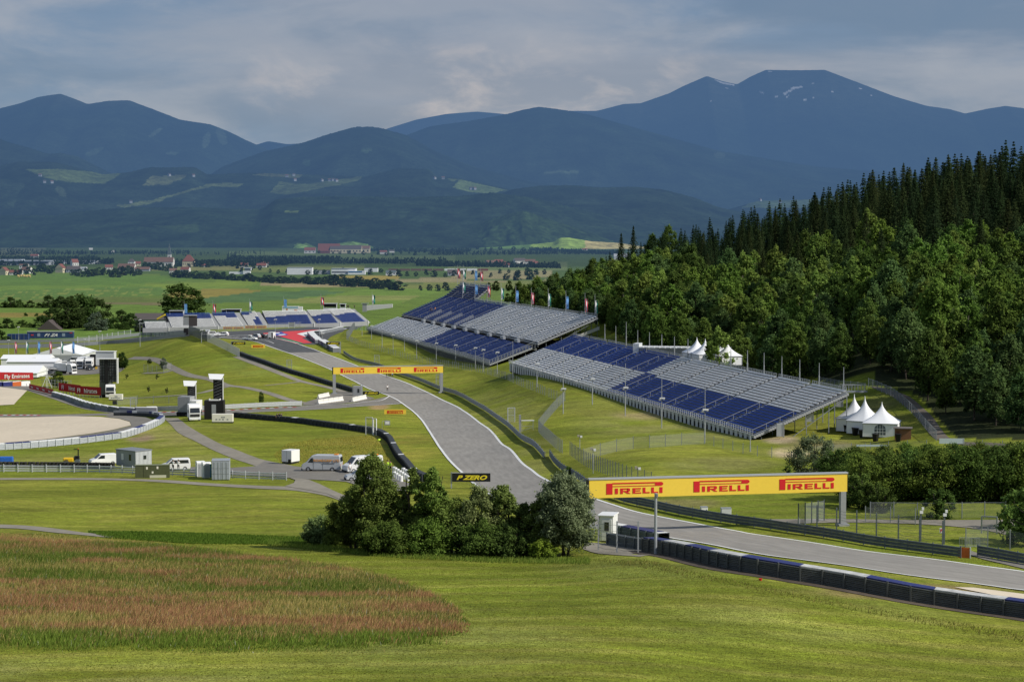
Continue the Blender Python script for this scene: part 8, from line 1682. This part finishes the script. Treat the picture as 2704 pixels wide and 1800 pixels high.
t = thing('warehouse', "grey low hall beside the plain white hall", 'hall', P(847, 724, dmin=1200)); MB().m(WG).b0(-10, 12, 0, 14, 0, 5.5).build('wall', None, t); MB().m(RD).b0(-10.4, 12.4, -.3, 14, 5.5, 5.9).build('roof', None, t)
t = thing('factory', "low white factory with a blue front in the valley", 'factory', P(915, 725, dmin=1200)); MB().m(FW).b0(-22, 12, 8, 34, 0, 8).b0(2, 26, 0, 12, 0, 5).build('wall', None, t); MB().m(fmat("blue cladding", (0.06, 0.16, 0.30))).b0(2.5, 22, -0.2, 0, 3.0, 5.0).build('blue_fascia', None, t); MB().m(FD).b0(-21, 1, 7.8, 8, 2.5, 4.2).build('window', None, t); MB().m(WG).b0(-22.4, 12.4, 7.4, 34, 8.01, 8.5).build('roof', None, t)
t = thing('warehouse', "pale low hall right of the white factory", 'hall', P(983, 718, dmin=1200)); MB().m(FW).b0(-12, 8, 0, 14, 0, 6).build('wall', None, t); MB().m(RD).b0(-12.3, 8.3, -.2, 14, 6, 6.4).build('roof', None, t)
house("small pale blue house beside the railway trees", 1032, 727, 14, 9, 4, 7, 0, FW, SPI, nwin=3); house("dark-roofed farmhouse behind the flag tops", 1196, 728, 14, 9, 4, 8.5, 0.1, WG, RD)
g = P(1130, 716, dmin=1200); t = thing('freight_train', "red and grey freight train crossing the valley", 'train', g, 0.0)
for k in range(9): MB().m(RT if k == 8 else (FW if k > 4 else RB)).b0(-60 + k * 17, -44.5 + k * 17, 0, 3, 0.6, 3.8).build('wagon', None, t)
t = thing('industrial_hall', "long grey industrial hall roofs at the left edge of the valley", 'hall', P(70, 700, dmin=1200), 0.0); MB().m(WG).b0(-52, 40, 0, 40, 0, 7).build('wall', None, t); MB().m(fmat("pale hall roof", (0.38, 0.42, 0.46))).b0(-54, 42, -1, 42, 7.01, 8).b0(-50, -10, 5, 30, 8.01, 10).build('roof', None, t); MB().m(FD).b0(-50, 38, -0.2, 0, 3, 5.5).build('window', None, t)
t = thing('industrial_hall', "paler long hall right of the grey industrial hall", 'hall', P(190, 697, dmin=1200), 0.0); MB().m(FW).b0(-40, 45, 0, 30, 0, 5.5).build('wall', None, t); MB().m(WG).b0(-41, 46, -1, 31, 5.51, 6.2).build('roof', None, t)
t = thing('barn', "dark wooden barn roof between the trees behind the blue containers", 'barn', at(128, 893, 985)); MB().m(mat("weathered boards", (0.075, 0.062, 0.055), 0.9, noise=0.3, stretch=(6, 1, 1))).b0(-6, 6, 0, 10, 0, 3.5).build('wall', None, t); MB().m(mat("old brown roof", (0.085, 0.07, 0.068), 0.9, noise=0.2)).prism([(-6.8, 3.3), (0, 9.0), (6.8, 3.3)], -0.5, 10.5, 'y').build('roof', None, t)
t = thing('barn', "low dark roof behind the far stand's left end", 'barn', at(400, 858, 1060)); MB().m(WG).b0(-9, 9, 0, 9, 0, 3).build('wall', None, t); MB().m(RD).prism([(-0.5, 2.9), (4.5, 6.2), (9.5, 2.9)], -9.5, 9.5, 'x').build('roof', None, t)
# manor farm below the hills and far hamlets
house("red-roofed farm house left of the long cream manor farm", 818, 669, 30, 16, 8, 16, 0, WW, RT, nwin=3, dmin=4000); house("big dark red barn roof of the manor farm", 868, 669, 58, 22, 6, 26, 0, RT, RT, nwin=0, dmin=4000); house("long cream manor farm with a dark roof under the hills", 913, 669, 84, 20, 12, 22, 0, WY, RD, nwin=10, dmin=4000); house("cream end wing of the manor farm", 955, 668, 44, 18, 12, 20, 0, WY, RB, nwin=4, dmin=4000)
hm = [(1012, 671, RT, 26), (1035, 667, RD, 20), (1300, 702, RB, 26), (1325, 702, RT, 20), (1318, 697, RT, 22), (1375, 698, RD, 30), (1400, 699, RB, 26), (1388, 694, RD, 16), (1412, 701, RT, 20), (1430, 643, RT, 26), (1450, 643, RD, 22), (1545, 663, RT, 22), (1640, 690, WG, 40), (240, 660, WW, 16), (298, 666, WW, 14), (90, 682, RT, 24), (1340, 706, RT, 18), (700, 701, RT, 18)]
for i, (px, yb, rf, w) in enumerate(hm): house("tiny pale farmhouse far out in the valley", px, yb, w * .7, w * .4, w * .22, w * .38, 0.2 * (i % 3), WW, rf, nwin=0, dmin=2500).__setitem__('group', "tiny farmhouses far out in the valley")
# farms high on the hill meadows
for i, (px, py, D) in enumerate([(105, 463, 9300), (118, 480, 9200), (138, 481, 9200), (449, 462, 9500), (757, 465, 9500), (776, 462, 9600), (780, 475, 9400), (852, 476, 9400), (870, 476, 9400), (880, 475, 9400), (890, 477, 9400), (1150, 470, 9300), (1170, 470, 9300), (1245, 498, 9300), (1255, 498, 9300), (2010, 528, 9500), (2060, 534, 9500), (346, 533, 9000), (512, 464, 9500)]):
    a = at(px, py, D); t = thing('hill_farm', "tiny white farm on the high hill meadows", 'house', a, 0.3 * (i % 4), "tiny farms on the high hill meadows"); w = 13; MB().m(WG).b0(-w / 2, w / 2, 0, 12, -6, 3.5).build('wall', None, t); MB().m(RD if i % 2 else RB).prism([(-1, 3.4), (6, 8), (13, 3.4)], -w / 2 - 1, w / 2 + 1, 'x').build('roof', None, t)
# round straw bales at the field edge
for i in range(14):
    px = 48 + (i * 29 % 36); yb = 730 + (i % 3) * 1.2; g = P(px, yb, dmin=1200); t = MB().m(fmat("straw", (0.55, 0.42, 0.14))).bar((-1.0, 0, 1.3), (1.0, 0, 1.3), 2.6, n=12).build('straw_bale', None, None, loc=g); tag(t, "round straw bale at the field edge by the yellow house", 'bale', "straw bales by the village")

# ------------------------------------------------------------------ people
SKIN = mat("skin", (0.42, 0.26, 0.19), 0.6)
def person_mesh(pose, key):
    """one continuous body: skeleton of connected joints with a radius each, grown by Skin + Subdivision"""
    st = 0.16 if pose == 'walk' else 0.02; ar = pose == 'reach'
    J = {'pelvis': (0, 0, 0.95, .13), 'waist': (0, 0, 1.08, .12), 'chest': (0, 0, 1.3, .145), 'neck': (0, 0.0, 1.49, .055), 'head0': (0, -.01, 1.58, .085), 'head1': (0, -.01, 1.72, .085), 'nose': (0, -.10, 1.62, .022)}
    E = [('pelvis', 'waist'), ('waist', 'chest'), ('chest', 'neck'), ('neck', 'head0'), ('head0', 'head1'), ('head0', 'nose')]
    for s, n in ((-1, 'l'), (1, 'r')):
        f = -s * st; J.update({'hip' + n: (s * .10, 0, .88, .095), 'knee' + n: (s * .11, f * .6 - .02, .48, .062), 'ank' + n: (s * .11, f * 1.2, .09, .042), 'toe' + n: (s * .12, f * 1.2 - .16, .035, .035)})
        if ar: J.update({'sh' + n: (s * .19, 0, 1.40, .06), 'el' + n: (s * .24, -.14, 1.16, .045), 'wr' + n: (s * .16, -.34, 1.20, .03), 'ha' + n: (s * .14, -.42, 1.22, .034)})
        else: J.update({'sh' + n: (s * .19, 0, 1.40, .06), 'el' + n: (s * .25, -f * .5, 1.12, .045), 'wr' + n: (s * .26, -f * .9 - .05, .88, .03), 'ha' + n: (s * .26, -f * .9 - .07, .79, .034)})
        E += [('pelvis', 'hip' + n), ('hip' + n, 'knee' + n), ('knee' + n, 'ank' + n), ('ank' + n, 'toe' + n), ('chest', 'sh' + n), ('sh' + n, 'el' + n), ('el' + n, 'wr' + n), ('wr' + n, 'ha' + n)]
        h = J['ha' + n]
        for q in range(4):
            fn = 'f%d%s' % (q, n); J[fn] = (h[0] + (q - 1.5) * .002, h[1] + (q - 1.5) * .020, h[2] - .085 + abs(q - 1.4) * .012, .008); E.append(('ha' + n, fn))
        J['th' + n] = (h[0] - s * .012, h[1] - .055, h[2] - .03, .009); E.append(('ha' + n, 'th' + n))
    names_ = list(J); me = bpy.data.meshes.new(key); me.from_pydata([J[n][:3] for n in names_], [(names_.index(a), names_.index(b)) for a, b in E], []); o = bpy.data.objects.new(key, me); COL.objects.link(o)
    o.modifiers.new('skin', 'SKIN'); sk = me.skin_vertices[0].data
    for i, n in enumerate(names_): sk[i].radius = (J[n][3] * (1.25 if n in ('chest', 'pelvis', 'waist') else 1), J[n][3]); sk[i].use_root = (n == 'pelvis')
    sub = o.modifiers.new('sub', 'SUBSURF'); sub.levels = 1; sub.render_levels = 1; bpy.context.view_layer.update()
    m2 = bpy.data.meshes.new_from_object(o.evaluated_get(bpy.context.evaluated_depsgraph_get())); bpy.data.objects.remove(o); m2.name = key; return m2
BODY = {p: person_mesh(p, 'body') for p in ('stand', 'walk', 'reach')}
def person(label, px, yb, rz, pose, top, bot, D=None, short=True, loc=None, hi=None):
    g = loc or (P(px, yb) if D is None else at(px, yb, D)); me = BODY[pose].copy(); me.materials.clear()
    for m in (SKIN, top, bot, DARK): me.materials.append(m)
    for p in me.polygons:
        c = p.center; arm = abs(c.x) > 0.215 or (pose == 'reach' and c.y < -0.13 and c.z > 1)
        if c.z > 1.47: k = 0
        elif c.z > 0.97 and not arm: k = 1
        elif arm and c.z > 0.6: k = 1 if c.z > (1.2 if short else 0.92) and c.y > -0.3 else 0
        elif c.z > 0.10: k = 2
        else: k = 3
        p.material_index = k; p.use_smooth = True
    t = link('person', me, None, g, (0, 0, rz)); tag(t, label, 'person')
    MB().m(mat("dark hair", (0.03, 0.02, 0.015), 0.8)).lathe((0, 0.02, 1.62), [(0.088, 0), (0.1, 0.06), (0.085, 0.14), (0.04, 0.18)], 10).build('hair', None, t, smooth=True)
    return t
SHW = mat("white shirt", (0.75, 0.75, 0.74), 0.8); SHK = mat("black clothing", (0.02, 0.02, 0.023), 0.8); SHD = mat("dark blue clothing", (0.03, 0.045, 0.09), 0.8); HV = mat("hi-vis jacket", (0.45, 0.72, 0.04), 0.7); SHR = mat("red shirt", (0.45, 0.03, 0.03), 0.8); SHB = mat("light blue shirt", (0.2, 0.35, 0.6), 0.8)
person("person in a white shirt walking alone down the middle of the track", 1023, 1033, 0.2, 'walk', SHW, SHK)
person("person in black standing left of the small group under the far gantry", 1021, 997, 0.4, 'walk', SHK, SHK); person("person in dark clothes in the middle of the group under the far gantry", 1027, 996, 0.1, 'walk', SHD, SHK); person("person in a red top in the group under the far gantry", 1031, 996, -0.3, 'stand', SHR, SHK); person("person in a light blue top right of the group under the far gantry", 1036, 997, 0.3, 'walk', SHB, SHD)
person("left person in black standing behind the curving black barrier", 732, 1112, 0.3, 'stand', SHK, SHK); person("middle person in black standing behind the curving black barrier", 738, 1111, -0.2, 'stand', SHK, SHK); person("right person in black behind the curving barrier, legs bare", 743, 1112, 0.8, 'walk', SHK, SKIN)
person("left person in a white shirt leaning on the people carrier", 457, 1243, 2.6, 'reach', SHW, SHK); person("right person in a white shirt beside the people carrier", 471, 1243, 2.9, 'reach', SHW, SHK)
person("person in white beside the white van behind the willow trees", 924, 1252, 0.6, 'stand', SHW, GREY); person("person in a hi-vis jacket left of the white drums", 1004, 1246, 0.4, 'stand', HV, SHD); person("person in a hi-vis jacket touching the white drums", 1024, 1245, 1.2, 'reach', HV, SHD); person("person in a hi-vis jacket and pale helmet nearest the drums", 1031, 1247, -0.7, 'stand', HV, SHK)
person("person in dark clothes at the open box trailer in the far corner", 725, 898, 0.3, 'stand', SHD, SHK); person("person in white beside the dark off-roader in the far corner", 702, 894, 0.3, 'stand', SHW, SHK)
for i, (x, y) in enumerate(((1909, 250), (1921, 252), (1972, 250))):
    px = 350 + x / 3.366; a = at(px, 740 + y / 3.366, 914); person(["left", "middle", "right"][i] + " dark-clothed person on the far stand's back walkway", 0, 0, 0.2, 'stand', SHK, SHK, loc=a)
# workers on the big stand's raised wing
for i, (u, r_) in enumerate(((0.155, 20), (0.168, 20), (0.175, 21))):
    q = A1.lerp(B1, u) + nM * (0.88 * r_ + 1.6) + Vector((0, 0, 1.3 + 14 * .32 + 1.1 + .36 * (r_ - 14))); person(["dark-clothed worker left on the raised blue wing", "dark-clothed worker in the middle on the raised blue wing", "orange-clothed worker right on the raised blue wing"][i], 0, 0, 0.5 * i, 'walk', [SHK, SHD, mat("orange vest", (0.6, 0.2, 0.03), 0.7)][i], SHK, loc=q)

# ------------------------------------------------------------------ grass
GR = leafmat("grass blades", trans=0.3)
def blades(name, label, X, Y, h, w, cols, r, lean=0.3, kind='stuff', cat='grass', wind=(0.25, 0.05)):
    n = len(X); Z = ground(X, Y); a = r.uniform(0, 2 * PI, n); hh = h * r.uniform(0.6, 1.3, n); dx = np.cos(a) * w; dy = np.sin(a) * w
    lx = r.normal(0, lean, n) * hh + wind[0] * hh; ly = r.normal(0, lean, n) * hh + wind[1] * hh
    V = np.empty((n, 3, 3)); V[:, 0] = np.stack([X - dx, Y - dy, Z], -1); V[:, 1] = np.stack([X + dx, Y + dy, Z], -1); V[:, 2] = np.stack([X + lx, Y + ly, Z + hh], -1)
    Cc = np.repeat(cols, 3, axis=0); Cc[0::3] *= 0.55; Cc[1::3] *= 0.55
    o = link(name, np_mesh(name, V.reshape(-1, 3), np.arange(n * 3).reshape(n, 3), GR, col=Cc)); return tag(o, label, cat, kind=kind)
r = np.random.default_rng(21)
def scatter(n, D0, D1, x0=-40, x1=2744):
    D = np.sqrt(r.uniform(D0 ** 2, D1 ** 2, n)); px = r.uniform(x0, x1, n); return (px - CX) / F * D * 1.0, D, px
# short mown grass
X, Y, px = scatter(170000, 92, 200); Z = ground(X, Y); PX_, PY_ = proj(X, Y, Z)
road_ok = ~inpoly(PX_, PY_, [(1540, 1425), (1600, 1400), (2000, 1462), (2800, 1560), (2800, 1690), (2704, 1668), (2520, 1636), (2371, 1606), (2188, 1566), (1950, 1525), (1816, 1497), (1690, 1474), (1560, 1462)]) & (PY_ > 1400) & ~((PX_ > 1640) & (PY_ < 1462)) & ~inpoly(PX_, PY_, [(-60, 1380), (150, 1392), (300, 1414), (300, 1422), (0, 1400), (-60, 1398)])
X, Y, PX_, PY_ = X[road_ok], Y[road_ok], PX_[road_ok], PY_[road_ok]; n = len(X)
f = np.clip(fbm(X / 6, Y / 2.5, 3) * 1.7 - 0.35 + 0.25 * np.sin(Y * 0.55 + X * 0.1) + r.normal(0, 0.2, n), 0, 1)[:, None]
cols = np.array([0.25, 0.295, 0.03]) * (1 - f) + np.array([0.42, 0.38, 0.08]) * f
blades('mown_grass', "short mown grass of the foreground meadow", X, Y, 0.045, 0.03, cols, r, 0.9)
# the uncut reddish patch
patch = [(-60, 1410), (120, 1420), (330, 1432), (520, 1452), (700, 1478), (880, 1500), (1000, 1525), (1110, 1560), (1190, 1600), (1222, 1632), (1205, 1660), (1120, 1690), (900, 1706), (600, 1716), (300, 1712), (-60, 1705)]
X, Y, px = scatter(520000, 105, 200, -60, 1240); Z = ground(X, Y); PX_, PY_ = proj(X, Y, Z)
wobx = (fbm(X / 2.5, Y / 2.5, 3) - 0.5) * 40
wob2 = r.normal(0, 9, len(X)); keep = inpoly(PX_ + wobx * 1.6 + wob2 * 2, PY_ + wobx * 0.5 + wob2 * 0.8, patch) & (fbm(X / 1.6, Y / 1.6, 2) + r.uniform(-.25, .25, len(X)) > 0.30); X, Y, PX_, PY_ = X[keep], Y[keep], PX_[keep], PY_[keep]; n = len(X)
q = fbm(X / 7 + 4, Y / 3.2, 4); q2 = fbm(X / 15, Y / 9, 3); typ = r.uniform(0, 1, n)
cols = np.tile([0.20, 0.26, 0.045], (n, 1)) * r.uniform(.7, 1.3, (n, 1))
straw = typ < np.clip(0.25 + (q2 - 0.45) * 1.5, 0.1, 0.75); cols[straw] = np.array([0.66, 0.47, 0.18]) * r.uniform(.7, 1.3, (straw.sum(), 1))
band = np.exp(-((PY_ - (1635 + (PX_ - 500) * 0.045)) / 26) ** 2) * np.clip((PX_ + 300) / 600, 0, 1) + 0.75 * np.exp(-((PY_ - (1432 + PX_ * 0.085)) / 16) ** 2)
redp = (r.uniform(0, 1, n) < np.clip((q - 0.45) * 3.4 + band * 0.7, 0, 0.85)) & (typ > 0.15); cols[redp] = np.array([0.56, 0.265, 0.155]) * r.uniform(.65, 1.35, (redp.sum(), 1))
edge = PY_ > 1672 + (PX_ - 600) * 0.0; keepg = r.uniform(0, 1, n) < np.clip((PY_ - 1676 + (fbm(X / 3, Y / 3, 2) - .5) * 60) / 22, 0, 0.9); cols[keepg] = np.array([0.29, 0.37, 0.06]) * r.uniform(.6, 1.3, (keepg.sum(), 1))
hh = np.where(PY_ > 1690, 0.55, 0.75)
fl = r.uniform(0, 1, n) < 0.006; cols[fl] = (0.7, 0.7, 0.6)
ef = np.clip((1722 - PY_) / 50 + 0.25, 0.3, 1) * np.clip((1235 - PX_) / 120 + 0.3, 0.3, 1) * np.clip((PY_ - 1405 - PX_ * 0.06) / 25 + 0.2, 0.3, 1)
blades('tall_grass', "uncut reddish and straw-coloured tall grass patch in the foreground", X, Y, 0.44 * ef, 0.024, cols * 1.15, r, 0.35)
# rough grass along the barrier and on the banks
def strip_grass(name, label, poly, n, h, c1, c2, D0, D1, w=0.03, lean=.3):
    xs = [p[0] for p in poly]; X, Y, px = scatter(n, D0, D1, min(xs), max(xs)); Z = ground(X, Y); a, b = proj(X, Y, Z); k = inpoly(a, b, poly); X, Y = X[k], Y[k]; f = r.uniform(0, 1, (len(X), 1)); blades(name, label, X, Y, h, w, np.array(c1) * (1 - f) + np.array(c2) * f, r, lean)
strip_grass('rough_grass', "reddish rough grass along the foot of the dark barrier", [(1560, 1478), (1700, 1478), (1960, 1538), (2200, 1586), (2400, 1622), (2720, 1675), (2720, 1700), (2400, 1640), (2200, 1600), (1960, 1550), (1700, 1500)], 30000, 0.20, (0.22, 0.27, 0.04), (0.36, 0.27, 0.10), 125, 190)
strip_grass('meadow_edge_grass', "longer green grass on the bank edge below the willow trees", [(700, 1425), (1000, 1452), (1300, 1470), (1560, 1474), (1560, 1490), (1300, 1486), (1000, 1470), (700, 1440)], 50000, 0.28, (0.15, 0.23, 0.03), (0.3, 0.34, 0.07), 160, 205)
strip_grass('shade_grass', "grass strip with shade painted in dark green between the path and the tree group", [(225, 1402), (420, 1404), (830, 1418), (830, 1438), (500, 1436), (280, 1420)], 40000, 0.18, (0.12, 0.20, 0.025), (0.20, 0.30, 0.045), 185, 225, w=0.05)  # blade colours carry the strip's painted shade
strip_grass('flower_meadow', "yellow-flowered uncut meadow behind the silver van", [(720, 1200), (760, 1170), (840, 1158), (980, 1150), (1010, 1180), (1040, 1225), (1030, 1240), (900, 1232), (800, 1226), (740, 1222)], 26000, 0.14, (0.40, 0.40, 0.08), (0.70, 0.52, 0.12), 300, 400, w=0.06)
